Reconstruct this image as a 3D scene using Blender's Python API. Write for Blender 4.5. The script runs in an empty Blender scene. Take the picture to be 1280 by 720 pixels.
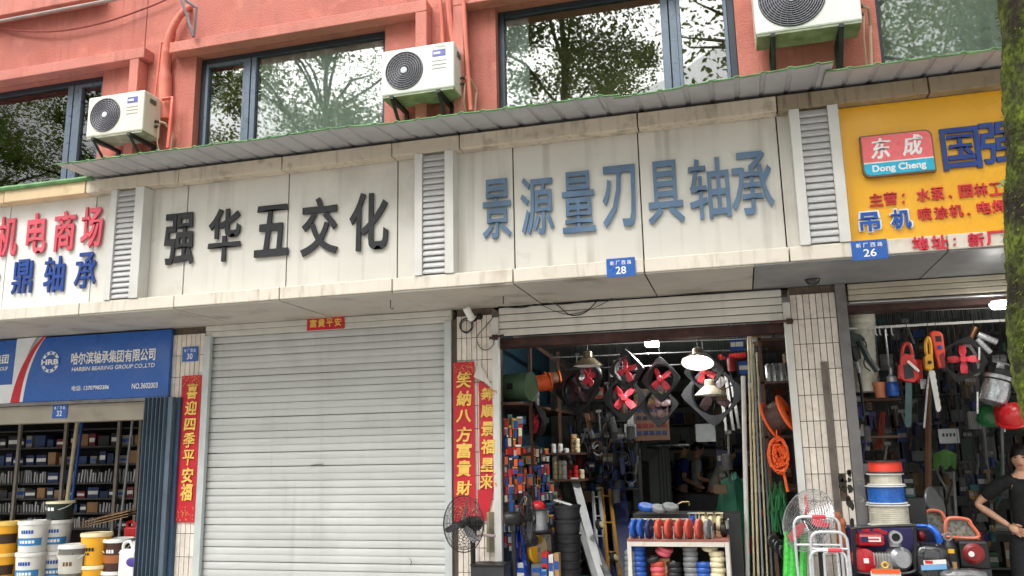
import bpy, bmesh, math, random
from mathutils import Vector, Matrix, noise as mnoise
random.seed(7)
rnd = random.random
def U(a, b): return a + (b - a) * random.random()
scene = bpy.context.scene
col = scene.collection
# ------------------------------------------------------------------ camera
F_PX = 1040.1; YAW, PITCH, ROLL = (math.radians(a) for a in (-15.0016, 11.2438, -1.1579))
CAM = Vector((0.0, -7.4, 1.62))
_fw = Vector((math.sin(YAW)*math.cos(PITCH), math.cos(YAW)*math.cos(PITCH), math.sin(PITCH)))
_r0 = Vector((math.cos(YAW), -math.sin(YAW), 0)); _u0 = _r0.cross(_fw)
_rt = math.cos(ROLL)*_r0 + math.sin(ROLL)*_u0; _up = -math.sin(ROLL)*_r0 + math.cos(ROLL)*_u0
cd = bpy.data.cameras.new('camera'); cam = bpy.data.objects.new('camera', cd); col.objects.link(cam)
cd.sensor_width = 36; cd.lens = F_PX/1280*36; cd.clip_end = 500; cd.clip_start = 0.05
cam.matrix_world = Matrix(((_rt.x, _up.x, -_fw.x, CAM.x), (_rt.y, _up.y, -_fw.y, CAM.y), (_rt.z, _up.z, -_fw.z, CAM.z), (0, 0, 0, 1)))
scene.camera = cam
# ------------------------------------------------------------------ sky, sun, exposure (overcast day)
SUN_EL, SUN_AZ = math.radians(52), math.radians(200)     # azimuth from +Y, clockwise
w = bpy.data.worlds.new('World'); scene.world = w; w.use_nodes = True
nt = w.node_tree; nt.nodes.clear()
sk = nt.nodes.new('ShaderNodeTexSky'); sk.sky_type = 'NISHITA'; sk.sun_disc = False
sk.sun_elevation = SUN_EL; sk.sun_rotation = SUN_AZ; sk.dust_density = 6; sk.air_density = 1.0
hs = nt.nodes.new('ShaderNodeHueSaturation'); hs.inputs['Saturation'].default_value = 0.14
bg = nt.nodes.new('ShaderNodeBackground'); bg.inputs['Strength'].default_value = 0.15
wo = nt.nodes.new('ShaderNodeOutputWorld')
nt.links.new(sk.outputs[0], hs.inputs['Color']); nt.links.new(hs.outputs[0], bg.inputs['Color']); nt.links.new(bg.outputs[0], wo.inputs['Surface'])
sd = bpy.data.lights.new('sun', 'SUN'); sd.energy = 1.0; sd.angle = math.radians(60); sd.color = (1, .97, .93)
so = bpy.data.objects.new('sun', sd); col.objects.link(so)
_sv = Vector((math.sin(SUN_AZ)*math.cos(SUN_EL), math.cos(SUN_AZ)*math.cos(SUN_EL), math.sin(SUN_EL)))
so.rotation_euler = _sv.to_track_quat('Z', 'Y').to_euler(); so.location = (0, -20, 30)
vs = scene.view_settings; vs.view_transform = 'Standard'; vs.look = 'None'; vs.gamma = 1; vs.use_curve_mapping = False
vs.exposure = 0.94
scene.cycles.max_bounces = 8; scene.cycles.transparent_max_bounces = 12

# ------------------------------------------------------------------ pixel -> place helpers (a pixel gives a direction, the plane gives the distance)
def ray(x, y): return _rt*((x-640)/F_PX) - _up*((y-360)/F_PX) + _fw
def PY(x, y, Y):
    d = ray(x, y); return CAM + d*((Y-CAM.y)/d.y)
def PX(x, y, X):
    d = ray(x, y); return CAM + d*((X-CAM.x)/d.x)
def PZ(x, y, Z):
    d = ray(x, y); return CAM + d*((Z-CAM.z)/d.z)
def mpp(x, y, Y):                       # metres per photo pixel at that place
    d = ray(x, y); return (Y-CAM.y)/d.y/F_PX

# ------------------------------------------------------------------ mesh helpers
V = Vector
def basis(ax):
    ax = V(ax).normalized(); a = V((0, 0, 1)) if abs(ax.z) < .9 else V((1, 0, 0))
    u = ax.cross(a).normalized(); return u, ax.cross(u).normalized(), ax
class MB:
    def __init__(s): s.v = []; s.f = []
    def add(s, vs, fs):
        k = len(s.v); s.v += [tuple(p) for p in vs]; s.f += [tuple(i+k for i in f) for f in fs]; return s
    def box(s, c, d, R=None):
        c = V(c); h = V(d)/2; P = []
        for sx in (-1, 1):
            for sy in (-1, 1):
                for sz in (-1, 1):
                    p = V((sx*h.x, sy*h.y, sz*h.z)); P.append(c + (R @ p if R else p))
        return s.add(P, [(0, 1, 3, 2), (4, 6, 7, 5), (0, 4, 5, 1), (2, 3, 7, 6), (0, 2, 6, 4), (1, 5, 7, 3)])
    def bb(s, a, b):
        a = V(a); b = V(b); return s.box((a+b)/2, [abs(b[i]-a[i]) for i in range(3)])
    def cyl(s, p0, p1, r0, r1=None, n=12, cap=True):
        p0 = V(p0); p1 = V(p1); r1 = r0 if r1 is None else r1; u, w_, _ = basis(p1-p0); P = []
        for p, r in ((p0, r0), (p1, r1)):
            for i in range(n):
                a = 2*math.pi*i/n; P.append(p + u*(r*math.cos(a)) + w_*(r*math.sin(a)))
        Fs = [(i, (i+1) % n, n+(i+1) % n, n+i) for i in range(n)]
        if cap: Fs += [tuple(range(n))[::-1], tuple(range(n, 2*n))]
        return s.add(P, Fs)
    def tube(s, pts, r, n=6, closed=False):
        pts = [V(p) for p in pts]; m = len(pts); P = []
        u = None
        for i, p in enumerate(pts):
            t = (pts[(i+1) % m]-pts[i-1]) if closed else (pts[min(i+1, m-1)]-pts[max(i-1, 0)])
            t = t.normalized() if t.length > 1e-9 else V((0, 0, 1))
            if u is None: u = basis(t)[0]
            u = (u - t*u.dot(t)); u = u.normalized() if u.length > 1e-6 else basis(t)[0]
            w_ = t.cross(u); rr = r[i] if isinstance(r, (list, tuple)) else r
            for k in range(n):
                a = 2*math.pi*k/n; P.append(p + u*(rr*math.cos(a)) + w_*(rr*math.sin(a)))
        Fs = []
        for i in range(m if closed else m-1):
            for k in range(n):
                a = i*n+k; b = i*n+(k+1) % n; j = ((i+1) % m)*n
                Fs.append((a, b, j+(k+1) % n, j+k))
        if not closed: Fs += [tuple(range(n))[::-1], tuple(range((m-1)*n, m*n))]
        return s.add(P, Fs)
    def lathe(s, prof, c=(0, 0, 0), ax=(0, 0, 1), n=24, cap=True):
        u, w_, a_ = basis(ax); c = V(c); P = []; m = len(prof)
        for r, z in prof:
            for i in range(n):
                a = 2*math.pi*i/n; P.append(c + a_*z + u*(r*math.cos(a)) + w_*(r*math.sin(a)))
        Fs = [(j*n+i, j*n+(i+1) % n, (j+1)*n+(i+1) % n, (j+1)*n+i) for j in range(m-1) for i in range(n)]
        if cap: Fs += [tuple(range(n))[::-1], tuple(range((m-1)*n, m*n))]
        return s.add(P, Fs)
    def torus(s, c, ax, R, r, n=24, m=6):
        u, w_, _ = basis(ax); c = V(c)
        return s.tube([c + u*(R*math.cos(2*math.pi*i/n)) + w_*(R*math.sin(2*math.pi*i/n)) for i in range(n)], r, m, True)
    def ball(s, c, r, n=14, m=8, R=None):
        c = V(c); r = V(r) if not isinstance(r, (int, float)) else V((r, r, r)); P = []
        for j in range(m+1):
            t = math.pi*j/m
            for i in range(n):
                a = 2*math.pi*i/n; p = V((r.x*math.sin(t)*math.cos(a), r.y*math.sin(t)*math.sin(a), r.z*math.cos(t)))
                P.append(c + (R @ p if R else p))
        return s.add(P, [(j*n+i, (j+1)*n+i, (j+1)*n+(i+1) % n, j*n+(i+1) % n) for j in range(m) for i in range(n)])
    def prism(s, pts, vec):
        n = len(pts); vec = V(vec); P = [V(p) for p in pts]; P += [p+vec for p in P]
        return s.add(P, [tuple(range(n))[::-1], tuple(range(n, 2*n))] + [(i, (i+1) % n, n+(i+1) % n, n+i) for i in range(n)])
    def quad(s, a, b, c, d): return s.add([a, b, c, d], [(0, 1, 2, 3)])
    def mesh(s, name, m, smooth=False, off=None):
        me = bpy.data.meshes.new(name)
        vs_ = [tuple(V(p)-off) for p in s.v] if off is not None else s.v
        me.from_pydata(vs_, [], s.f)
        bm = bmesh.new(); bm.from_mesh(me); bmesh.ops.recalc_face_normals(bm, faces=bm.faces); bm.to_mesh(me); bm.free()
        if m: me.materials.append(m)
        if smooth:
            me.polygons.foreach_set('use_smooth', [True]*len(me.polygons))
            me.set_sharp_from_angle(angle=math.radians(38))
        me.update(); return me
    def build(s, name, m, parent=None, smooth=False, bev=0, **tags):
        off = ORG.get(parent) if parent is not None else None
        me = s.mesh(name, m, smooth, off)
        return link(name, me, parent, bev, **tags)
ORG = {}
def link(name, me, parent=None, bev=0, loc=None, label=None, cat=None, group=None, kind=None, rot=None):
    o = bpy.data.objects.new(name, me); col.objects.link(o)
    if parent is not None:
        o.parent = parent; ORG[o] = ORG.get(parent, V((0, 0, 0))) if loc is None else V(loc)
        if loc is not None: o.location = V(loc) - ORG.get(parent, V((0, 0, 0)))
    else:
        ORG[o] = V(loc) if loc is not None else V((0, 0, 0))
        if loc is not None: o.location = loc
    if rot: o.rotation_euler = rot
    if bev and isinstance(me, bpy.types.Mesh):
        b = o.modifiers.new('bevel', 'BEVEL'); b.width = bev; b.segments = 2; b.limit_method = 'ANGLE'; b.angle_limit = math.radians(40)
    tag(o, label, cat, group, kind); return o
def tag(o, label=None, cat=None, group=None, kind=None):
    if label: o['label'] = label
    if cat: o['category'] = cat
    if group: o['group'] = group
    if kind: o['kind'] = kind
    return o
def thing(name, label, cat, loc=(0, 0, 0), group=None, kind=None, rot=None):
    o = link(name, None, None, 0, V(loc), label, cat, group, kind, rot); o.empty_display_size = .1; return o
def kids(o): return [c for c in col.objects if c.parent == o]
CH = {}
def copy_tree(o, parent=None, loc=None, rot=None, scale=None, label=None, group=None):
    c = o.copy(); col.objects.link(c)
    if parent is not None: c.parent = parent
    if loc is not None: c.location = loc; ORG[c] = V(loc)
    if rot is not None: c.rotation_euler = rot
    if scale is not None: c.scale = (scale,)*3 if isinstance(scale, (int, float)) else scale
    if label: c['label'] = label
    if group: c['group'] = group
    for ch in list(o.children): copy_tree(ch, c)
    return c
# ------------------------------------------------------------------ materials
def lin(c): return c/12.92 if c <= .04045 else ((c+.055)/1.055)**2.4
def rgb(r, g, b): return (lin(r/255), lin(g/255), lin(b/255), 1)
MATS = {}
def mat(name, c, rough=.6, metal=0., var=.12, scale=6., bump=0., bscale=60., streak=0., scol=(60, 52, 42), blotch=0., bcol=(70, 60, 48), bsc=2.5, rnd_=0., emit=0., spec=.5, zs=.07, alpha=1., coat=0., ssc=9.):
    if name in MATS: return MATS[name]
    m = bpy.data.materials.new(name); m.use_nodes = True; t = m.node_tree; N = t.nodes; L = t.links
    p = N['Principled BSDF']; p.inputs['Roughness'].default_value = rough; p.inputs['Metallic'].default_value = metal
    p.inputs['Specular IOR Level'].default_value = spec; p.inputs['Coat Weight'].default_value = coat
    c = rgb(*c) if max(c[:3]) > 1 else tuple(c[:3])+(1,)
    geo = N.new('ShaderNodeNewGeometry'); pos = geo.outputs['Position']
    def noise(scl, det=4, mp=None):
        n = N.new('ShaderNodeTexNoise'); n.inputs['Scale'].default_value = scl; n.inputs['Detail'].default_value = det
        if mp:
            q = N.new('ShaderNodeMapping'); q.inputs['Scale'].default_value = mp; L.new(pos, q.inputs['Vector']); L.new(q.outputs[0], n.inputs['Vector'])
        else: L.new(pos, n.inputs['Vector'])
        return n.outputs['Fac']
    def ramp(src, a, b, v0=0., v1=1.):
        r = N.new('ShaderNodeMapRange'); r.inputs[1].default_value = a; r.inputs[2].default_value = b; r.inputs[3].default_value = v0; r.inputs[4].default_value = v1
        L.new(src, r.inputs[0]); return r.outputs[0]
    def mix(fac, a, b, mode='MIX'):
        x = N.new('ShaderNodeMix'); x.data_type = 'RGBA'; x.blend_type = mode
        for sck, val in ((x.inputs[0], fac), (x.inputs[6], a), (x.inputs[7], b)):
            if hasattr(val, 'links') or hasattr(val, 'is_output'): L.new(val, sck)
            else: sck.default_value = val
        return x.outputs[2]
    out = None
    base = c
    if var > 0:
        dk = tuple(v*(1-var*1.6) for v in c[:3])+(1,); lt = tuple(min(1, v*(1+var)) for v in c[:3])+(1,)
        out = mix(ramp(noise(scale), .3, .7), dk, lt); base = out
    if rnd_ > 0:
        oi = N.new('ShaderNodeObjectInfo'); hsv = N.new('ShaderNodeHueSaturation')
        L.new(ramp(oi.outputs['Random'], 0, 1, 1-rnd_, 1+rnd_), hsv.inputs['Value'])
        if out: L.new(out, hsv.inputs['Color'])
        else: hsv.inputs['Color'].default_value = c
        out = hsv.outputs[0]; base = out
    if streak > 0:
        a = ramp(noise(ssc, 5, (1, 1, zs)), .52, .78, 0, streak)
        b = ramp(noise(1.3, 3), .35, .65)
        mu = N.new('ShaderNodeMath'); mu.operation = 'MULTIPLY'; L.new(a, mu.inputs[0]); L.new(b, mu.inputs[1])
        out = mix(mu.outputs[0], base, rgb(*scol)); base = out
    if blotch > 0:
        out = mix(ramp(noise(bsc, 8), .55, .72, 0, blotch), base, rgb(*bcol)); base = out
    if out: L.new(out, p.inputs['Base Color'])
    else: p.inputs['Base Color'].default_value = c
    if bump > 0:
        bn = N.new('ShaderNodeBump'); bn.inputs['Strength'].default_value = bump; bn.inputs['Distance'].default_value = .01
        L.new(noise(bscale, 6), bn.inputs['Height']); L.new(bn.outputs[0], p.inputs['Normal'])
    if rough < .9 and var > 0:
        L.new(ramp(noise(scale*2.3, 5), .3, .7, max(.02, rough-.12), min(1, rough+.12)), p.inputs['Roughness'])
    if emit > 0:
        p.inputs['Emission Color'].default_value = c; p.inputs['Emission Strength'].default_value = emit
    p.inputs['Alpha'].default_value = alpha
    MATS[name] = m; return m
def glass(name, refl=.25, tint=(1, 1, 1), rough=0.0, wave=0):
    m = bpy.data.materials.new(name); m.use_nodes = True; t = m.node_tree; t.nodes.clear(); N = t.nodes; L = t.links
    o = N.new('ShaderNodeOutputMaterial'); mx = N.new('ShaderNodeMixShader'); tr = N.new('ShaderNodeBsdfTransparent'); gl = N.new('ShaderNodeBsdfGlossy')
    tr.inputs[0].default_value = tint+(1,); gl.inputs['Roughness'].default_value = rough
    if wave:
        g = N.new('ShaderNodeNewGeometry'); nz_ = N.new('ShaderNodeTexNoise'); nz_.inputs['Scale'].default_value = 1.6; nz_.inputs['Detail'].default_value = 1; bp_ = N.new('ShaderNodeBump'); bp_.inputs['Strength'].default_value = wave; bp_.inputs['Distance'].default_value = .02
        L.new(g.outputs['Position'], nz_.inputs['Vector']); L.new(nz_.outputs['Fac'], bp_.inputs['Height']); L.new(bp_.outputs[0], gl.inputs['Normal'])
    fr = N.new('ShaderNodeFresnel'); fr.inputs[0].default_value = 1.5
    ad = N.new('ShaderNodeMath'); ad.operation = 'ADD'; ad.inputs[1].default_value = refl; ad.use_clamp = True
    L.new(fr.outputs[0], ad.inputs[0]); L.new(ad.outputs[0], mx.inputs[0]); L.new(tr.outputs[0], mx.inputs[1]); L.new(gl.outputs[0], mx.inputs[2]); L.new(mx.outputs[0], o.inputs[0])
    MATS[name] = m; return m
def flat(name, c, rough=.6, **k): return mat(name, c, rough, var=k.pop('var', .05), **k)
# ------------------------------------------------------------------ lettering (Blender's own built-in font)
_tc = {}
def glyph_verts(s, bold):
    k = (s, bold)
    if k not in _tc:
        cu = bpy.data.curves.new('text', 'FONT'); cu.body = s; cu.resolution_u = 3; cu.fill_mode = 'FRONT'
        cu.align_x = 'CENTER'; o = bpy.data.objects.new('text', cu); col.objects.link(o)
        bpy.context.view_layer.update()
        dg = bpy.context.evaluated_depsgraph_get(); ev = o.evaluated_get(dg); me = ev.to_mesh()
        raw = [v.co.copy() for v in me.vertices]; rf = [tuple(p.vertices) for p in me.polygons]
        ev.to_mesh_clear(); bpy.data.objects.remove(o); bpy.data.curves.remove(cu)
        key = {}; vv = []; mp = []
        for p in raw:                                    # weld
            q = (round(p.x, 4), round(p.y, 4))
            if q not in key: key[q] = len(vv); vv.append(V((p.x, p.y, 0)))
            mp.append(key[q])
        ff = []
        for f in rf:
            f = [mp[i] for i in f]
            if len(set(f)) < len(f): continue
            ar = sum(vv[f[i]].x*vv[f[(i+1) % len(f)]].y - vv[f[(i+1) % len(f)]].x*vv[f[i]].y for i in range(len(f)))
            ff.append(tuple(f) if ar > 0 else tuple(f[::-1]))
        ed = {}
        for f in ff:
            for i in range(len(f)): ed[(f[i], f[(i+1) % len(f)])] = 1
        nr = [[] for _ in vv]
        for (a, b_) in ed:
            if (b_, a) in ed: continue
            d = vv[b_]-vv[a]
            if d.length < 1e-7: continue
            n = V((d.y, -d.x, 0)).normalized(); nr[a].append(n); nr[b_].append(n)
        out = []
        for p, ns in zip(vv, nr):
            if ns:
                n = sum(ns, V((0, 0, 0)))
                if n.length > 1e-4:
                    n.normalize(); c_ = max(.55, sum(n.dot(q) for q in ns)/len(ns)); p = p + n*(bold/c_)
            out.append(p)
        _tc[k] = (out, ff)
    return _tc[k]
def letter(s, c, w_, h_, depth, m, parent, name='character', bold=.02, right=(1, 0, 0), up=(0, 0, 1), shear=0., keep=False):
    """raised or printed writing fitted into a w x h box centred at c; front towards right x up"""
    vv, ff = glyph_verts(s, bold)
    x0 = min(v.x for v in vv); x1 = max(v.x for v in vv); y0 = min(v.y for v in vv); y1 = max(v.y for v in vv)
    sx = w_/max(x1-x0, 1e-6); sy = h_/max(y1-y0, 1e-6)
    if keep: sx = sy = min(sx, sy)
    r = V(right).normalized(); u = V(up).normalized(); nrm = r.cross(u); c = V(c)
    P = [c + r*((v.x-(x0+x1)/2)*sx + shear*(v.y-(y0+y1)/2)*sy) + u*((v.y-(y0+y1)/2)*sy) for v in vv]
    b = MB(); n = len(P)
    if depth > 0:
        P2 = [p + nrm*depth for p in P]
        cnt = {}
        for f in ff:
            for i in range(len(f)):
                e = (f[i], f[(i+1) % len(f)]); cnt[e] = 1
        fs = [tuple(i+n for i in f) for f in ff] + [(a, b_, b_+n, a+n) for (a, b_) in cnt if (b_, a) not in cnt]
        b.add(P+P2, fs)
    else: b.add([p + nrm*.002 for p in P], ff)
    off = ORG.get(parent); me = bpy.data.meshes.new(name)
    me.from_pydata([tuple(V(p)-off) for p in b.v], [], b.f); me.materials.append(m); me.update()
    return link(name, me, parent)
# ================================================================== materials of the setting
m_stucco = mat('red_stucco', (184, 110, 97), .85, var=.10, scale=1.7, bump=.9, bscale=55, streak=.7, scol=(118, 70, 62), ssc=16, zs=.06, blotch=.3, bcol=(222, 150, 128), bsc=5)
m_stucco2 = mat('red_stucco_trim', (194, 122, 109), .85, var=.08, scale=2.5, bump=.8, bscale=70, streak=.6, scol=(130, 74, 62))
m_panel = mat('cream_enamel_panel', (212, 209, 200), .38, var=.05, scale=1.2, streak=.75, scol=(112, 102, 88), blotch=.42, bcol=(160, 152, 138), bsc=1.6, zs=.04, ssc=8)
m_panelw = mat('white_enamel_panel', (228, 227, 222), .38, var=.04, scale=1.2, streak=.4, scol=(150, 140, 124), blotch=.2, bcol=(170, 160, 146), bsc=2.2, zs=.05, ssc=14)
m_band = mat('cream_band', (206, 194, 174), .42, var=.07, scale=2, streak=.95, scol=(70, 60, 46), blotch=.7, bcol=(112, 98, 76), bsc=6, zs=.12, ssc=22)
m_band2 = mat('cream_band_dirty', (150, 136, 112), .5, var=.1, scale=2, streak=.95, scol=(52, 44, 34), blotch=.75, bcol=(92, 80, 62), bsc=4, zs=.1, ssc=24)
m_band3 = mat('cream_band_lower', (216, 208, 194), .42, var=.05, scale=2, streak=.7, scol=(128, 112, 90), blotch=.4, bcol=(150, 132, 108), bsc=4, zs=.12, ssc=20)
m_band4 = mat('cream_band_rust', (212, 188, 150), .45, var=.07, scale=2, streak=.8, scol=(150, 92, 46), blotch=.3, bcol=(120, 98, 70), bsc=6, zs=.12, ssc=16)
m_soffit = mat('cream_soffit_panel', (182, 177, 166), .5, var=.06, scale=1.5, blotch=.65, bcol=(96, 86, 74), bsc=2.6)
m_soffit_g = mat('grey_soffit_panel', (132, 135, 136), .45, var=.06, scale=1.5, blotch=.3, bcol=(84, 84, 82), bsc=4)
m_dark = flat('dark_void', (22, 20, 19), .9)
m_white_al = mat('white_aluminium', (208, 207, 202), .4, var=.05, scale=4, streak=.3, scol=(130, 124, 112))
m_slat_al = mat('grey_aluminium_slat', (186, 186, 186), .4, var=.06, scale=4, streak=.35, scol=(110, 104, 96))
m_tile = mat('cream_strip_tile', (222, 212, 200), .3, var=.06, scale=7, rnd_=.10, blotch=.3, bcol=(130, 118, 102), bsc=9)
m_grout = mat('dark_grout', (96, 82, 70), .9, var=.2, scale=20)
m_shut = mat('grey_shutter_slat', (192, 194, 192), .42, var=.05, scale=1.5, rnd_=.05, streak=.4, scol=(142, 140, 130), blotch=.25, bcol=(158, 154, 144), bsc=2.2)
m_rail = mat('galvanised_rail', (190, 197, 196), .4, var=.06, scale=6, metal=.2, streak=.3, scol=(120, 112, 100))
m_hood = mat('shutter_hood', (205, 203, 194), .45, var=.05, scale=3, streak=.3, scol=(120, 112, 98))
m_steel = mat('grey_steel_post', (122, 120, 120), .5, metal=.3, var=.15, scale=5, blotch=.6, bcol=(70, 48, 38), bsc=5)
m_conc = mat('grey_concrete', (150, 144, 132), .85, var=.1, scale=3, bump=.5, streak=.4)
m_lintel = mat('rusty_beam', (70, 44, 38), .7, var=.3, scale=6, bump=.4, blotch=.4, bcol=(110, 62, 48), bsc=8)
m_frame = mat('grey_blue_window_frame', (98, 110, 124), .35, metal=.3, var=.05)
m_frame_d = mat('dark_window_frame', (52, 60, 70), .4, metal=.3, var=.05)
m_green = mat('green_sheet_top', (92, 140, 84), .5, var=.2, scale=8, blotch=.4, bcol=(40, 70, 34), bsc=10)
m_under = mat('grey_sheet_underside', (178, 179, 182), .4, metal=.15, var=.06, scale=3, streak=.2)
m_black = flat('black_plastic', (20, 20, 22), .45)
m_charcoal = flat('charcoal_metal', (44, 45, 48), .45, var=.1)
m_glass = glass('window_glass', .10, (.93, .96, .94), .012, .06)
m_curtain = mat('pale_curtain', (216, 226, 222), .9, var=.06, scale=3)
m_room = flat('dim_room_wall', (206, 192, 164), .9, var=.1)
m_inner = mat('grimy_inner_wall', (150, 154, 148), .85, var=.15, scale=2, blotch=.4, bcol=(46, 44, 42))
m_ceiling = mat('grimy_ceiling', (168, 176, 170), .85, var=.1, scale=2)
m_floor = mat('worn_floor', (96, 94, 90), .7, var=.15, scale=3, blotch=.4)
# ================================================================== ground
b = MB(); b.quad((-60, -7.0, 0), (60, -7.0, 0), (60, .0, 0), (-60, .0, 0)); b.quad((-60, 0, 0), (60, 0, 0), (60, 60, 0), (-60, 60, 0))
b.build('pavement', mat('grey_pavers', (188, 184, 178), .8, var=.12, scale=3, bump=.3, blotch=.3), kind='structure')
b = MB(); b.box((0, -7.08, -.07), (120, .15, .13)); b.build('kerb', m_conc, kind='structure')
b = MB(); b.quad((-80, -80, -.12), (80, -80, -.12), (80, -7.16, -.12), (-80, -7.16, -.12))
b.build('road', mat('concrete_road', (150, 148, 144), .85, var=.15, scale=8, bump=.4), kind='structure')
# ================================================================== the building
WY = .35                                   # face of the upper wall
bld = thing('shop_building', 'long red stucco building above the row of shops', 'building', (0, WY, 0))
def xat(x, y, Y): return PY(x, y, Y).x
def zat(x, y, Y): return PY(x, y, Y).z
WX = [(-11.5, xat(136, 110, WY+.1)), (xat(250, 120, WY+.1), xat(486, 60, WY+.1)), (xat(623, 60, WY+.1), xat(921, 60, WY+.1)), (xat(1095, 40, WY+.1), 5.0)]
WZT = zat(486, 38, WY+.1); WZB = 4.45
b = MB(); xs = [-14.0] + [v for p in WX for v in p] + [7.0]
for i in range(0, len(xs), 2): b.bb((xs[i], WY, 3.2), (xs[i+1], WY+.24, 9.5))
for a, c in WX: b.bb((a, WY, WZT), (c, WY+.24, 9.5)); b.bb((a, WY, 3.2), (c, WY+.24, WZB))
b.build('upper_wall', m_stucco, bld)
b = MB(); b.bb((-14, 1.9, 3.2), (7, 2.0, 9.5)); b.bb((-14, WY+.24, 3.2), (7, 1.9, 3.25)); b.bb((-14, WY+.24, 6.6), (7, 1.9, 6.65))
for x in (-14, -6.5, -2.65, 1.0, 7): b.bb((x-.05, WY+.25, 3.25), (x+.05, 1.9, 6.6))
b.build('upper_rooms', m_room, bld)
# hoods and fins round the windows
HT = zat(172, 61, .2); HB = HT - .13
def hood(x0, x1, fins):
    b = MB(); b.bb((x0, .18, HB), (x1, WY-.002, HT))
    for a, c in fins: b.bb((a, .183, 3.6), (c, WY-.003, HB-.002))
    return b.build('window_hood', m_stucco2, bld, bev=.008)
hood(-13, xat(180, 66, .18), [(xat(161, 90, .18), xat(172, 90, .18))])
hood(xat(212, 55, .18), xat(533, 3, .18), [(xat(519, 20, .18), xat(533, 20, .18))])
hood(xat(566, 10, .18), xat(941, 0, .18)-.25, [(xat(566, 10, .18), xat(579, 10, .18))])
hood(xat(1090, 2, .18), 6.5, [])
b = MB(); x = xat(183, 30, WY); b.bb((x-.006, WY-.006, 4), (x+.006, WY+.02, 9)); b.build('wall_joint', mat('joint_line', (150, 80, 68), .9), bld)
def window(x0, x1, muls, idx, fw=.07, curtain=None):
    FY = WY + .10; b = MB()
    for a, c in ((x0, x0+fw), (x1-fw, x1)): b.bb((a, FY, WZB), (c, FY+.07, WZT))
    b.bb((x0+fw, FY, WZT-fw), (x1-fw, FY+.07, WZT)); b.bb((x0+fw, FY, WZB), (x1-fw, FY+.07, WZB+fw))
    wi = b.build('window', m_frame_d, bld, bev=.006)
    ed = [x0+fw] + [v for m_ in muls for v in m_] + [x1-fw]
    for a, c in muls:
        q = MB(); q.bb((a, FY-.012, WZB+fw), (a+(c-a)*.47, FY+.06, WZT-fw)); q.bb((a+(c-a)*.53, FY-.006, WZB+fw), (c, FY+.06, WZT-fw)); q.build('mullion', m_frame, wi, bev=.005)
    for i in range(0, len(ed), 2):
        if ed[i+1]-ed[i] < .05: continue
        q = MB(); a = ed[i]; c = ed[i+1]; s_ = .035
        if i in SASH.get(idx, ()):
            for u, v in ((a, a+s_), (c-s_, c)): q.bb((u, FY-.008, WZB+fw), (v, FY+.05, WZT-fw))
            q.bb((a+s_, FY-.008, WZT-fw-s_), (c-s_, FY+.05, WZT-fw)); q.build('sash_frame', m_frame, wi, bev=.004)
        q = MB(); q.bb((a, FY+.03, WZB+fw), (c, FY+.036, WZT-fw)); q.build('pane', m_glass, wi)
    return wi
SASH = {1: (4,), 2: (0,), 3: (2,), 4: ()}
GY = WY+.09
window(*WX[0], [(-9.6, -9.5), (xat(82, 150, GY), xat(96, 150, GY))], 1)
w2 = window(*WX[1], [(xat(305, 130, GY), xat(318, 130, GY))], 2)
window(*WX[2], [(xat(828, 60, GY), xat(848, 60, GY))], 3)
window(*WX[3], [(3.6, 3.7)], 4, fw=.05)
def curtain(x0, x1, label, y=WY+.205, amp=.03, step=.21):
    b = MB(); n = int((x1-x0)/.02); P = []
    for i in range(n+1):
        x = x0+(x1-x0)*i/n; yy = y + amp*math.sin(2*math.pi*x/step) + .02*math.sin(x*9.1)
        P += [(x, yy, 4.3), (x, yy + .01*math.sin(x*31), WZT+.02)]
    b.add(P, [(2*i, 2*i+2, 2*i+3, 2*i+1) for i in range(n)])
    b.build('curtain', m_curtain, smooth=True, label=label, cat='curtain', group='curtains behind the upper windows')
curtain(xat(322, 100, GY), WX[1][1]+.05, 'pale pleated curtain behind the window over the black lettered sign')
curtain(WX[2][0]-.1, xat(652, 60, GY)+.05, 'narrow strip of pale curtain at the left edge of the widest window')
curtain(WX[3][0]-.1, 4.4, 'pale curtain behind the window above the yellow sign')
# ---- tiled pillars
def pillar(x0, x1, cols, z0, z1, label_, rows, ztop, skip=None, depth=.35):
    b = MB(); b.bb((x0, .012, z0), (x1, depth, z1)); p = b.build('pillar', m_grout, bld)
    w_ = (x1-x0)/cols; g = .0062; hh = rows
    me = MB().box((0, 0, 0), (w_-g, .016, hh-g)).mesh('tile', m_tile, off=V((0, 0, 0)))
    k = 0; z = ztop - hh/2
    while z > z0:
        if z + hh/2 <= z1+.001:
            for i in range(cols):
                if skip and skip(i, z): continue
                o = link('tile', me, p, 0, loc=(x0+w_*(i+.5), .012-.008+U(-.0015, .0015), z), rot=(U(-.006, .006), 0, U(-.01, .01)))
        z -= hh
    return p
pA0 = xat(216, 430, 0); pA1 = xat(256.5, 430, 0)
pB0 = xat(571, 420, 0); pB1 = xat(615, 420, 0)
pC0 = xat(988, 385, 0); pC1 = xat(1045, 385, 0)
rowA = (zat(240, 417.5, 0)-zat(240, 444, 0)); rowB = zat(595, 422, 0)-zat(595, 450, 0); rowC = zat(1010, 398.5, 0)-zat(1010, 430, 0)
pillar(pA0, pA1, 7, 0, 2.97, 'a', rowA, zat(240, 417.5, 0))
pillar(pB0, pB1, 7, 0, 2.97, 'b', rowB, zat(595, 422, 0)+rowB)
random.seed(5)
worn = {(5, 3), (6, 4), (6, 5), (5, 6), (6, 6)}
pillar(pC0, pC1, 7, 0, 2.97, 'c', rowC, zat(1010, 398.5, 0)+rowC, skip=lambda i, z: (i >= 5 and z < 1.5 and rnd() < .3))
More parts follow.
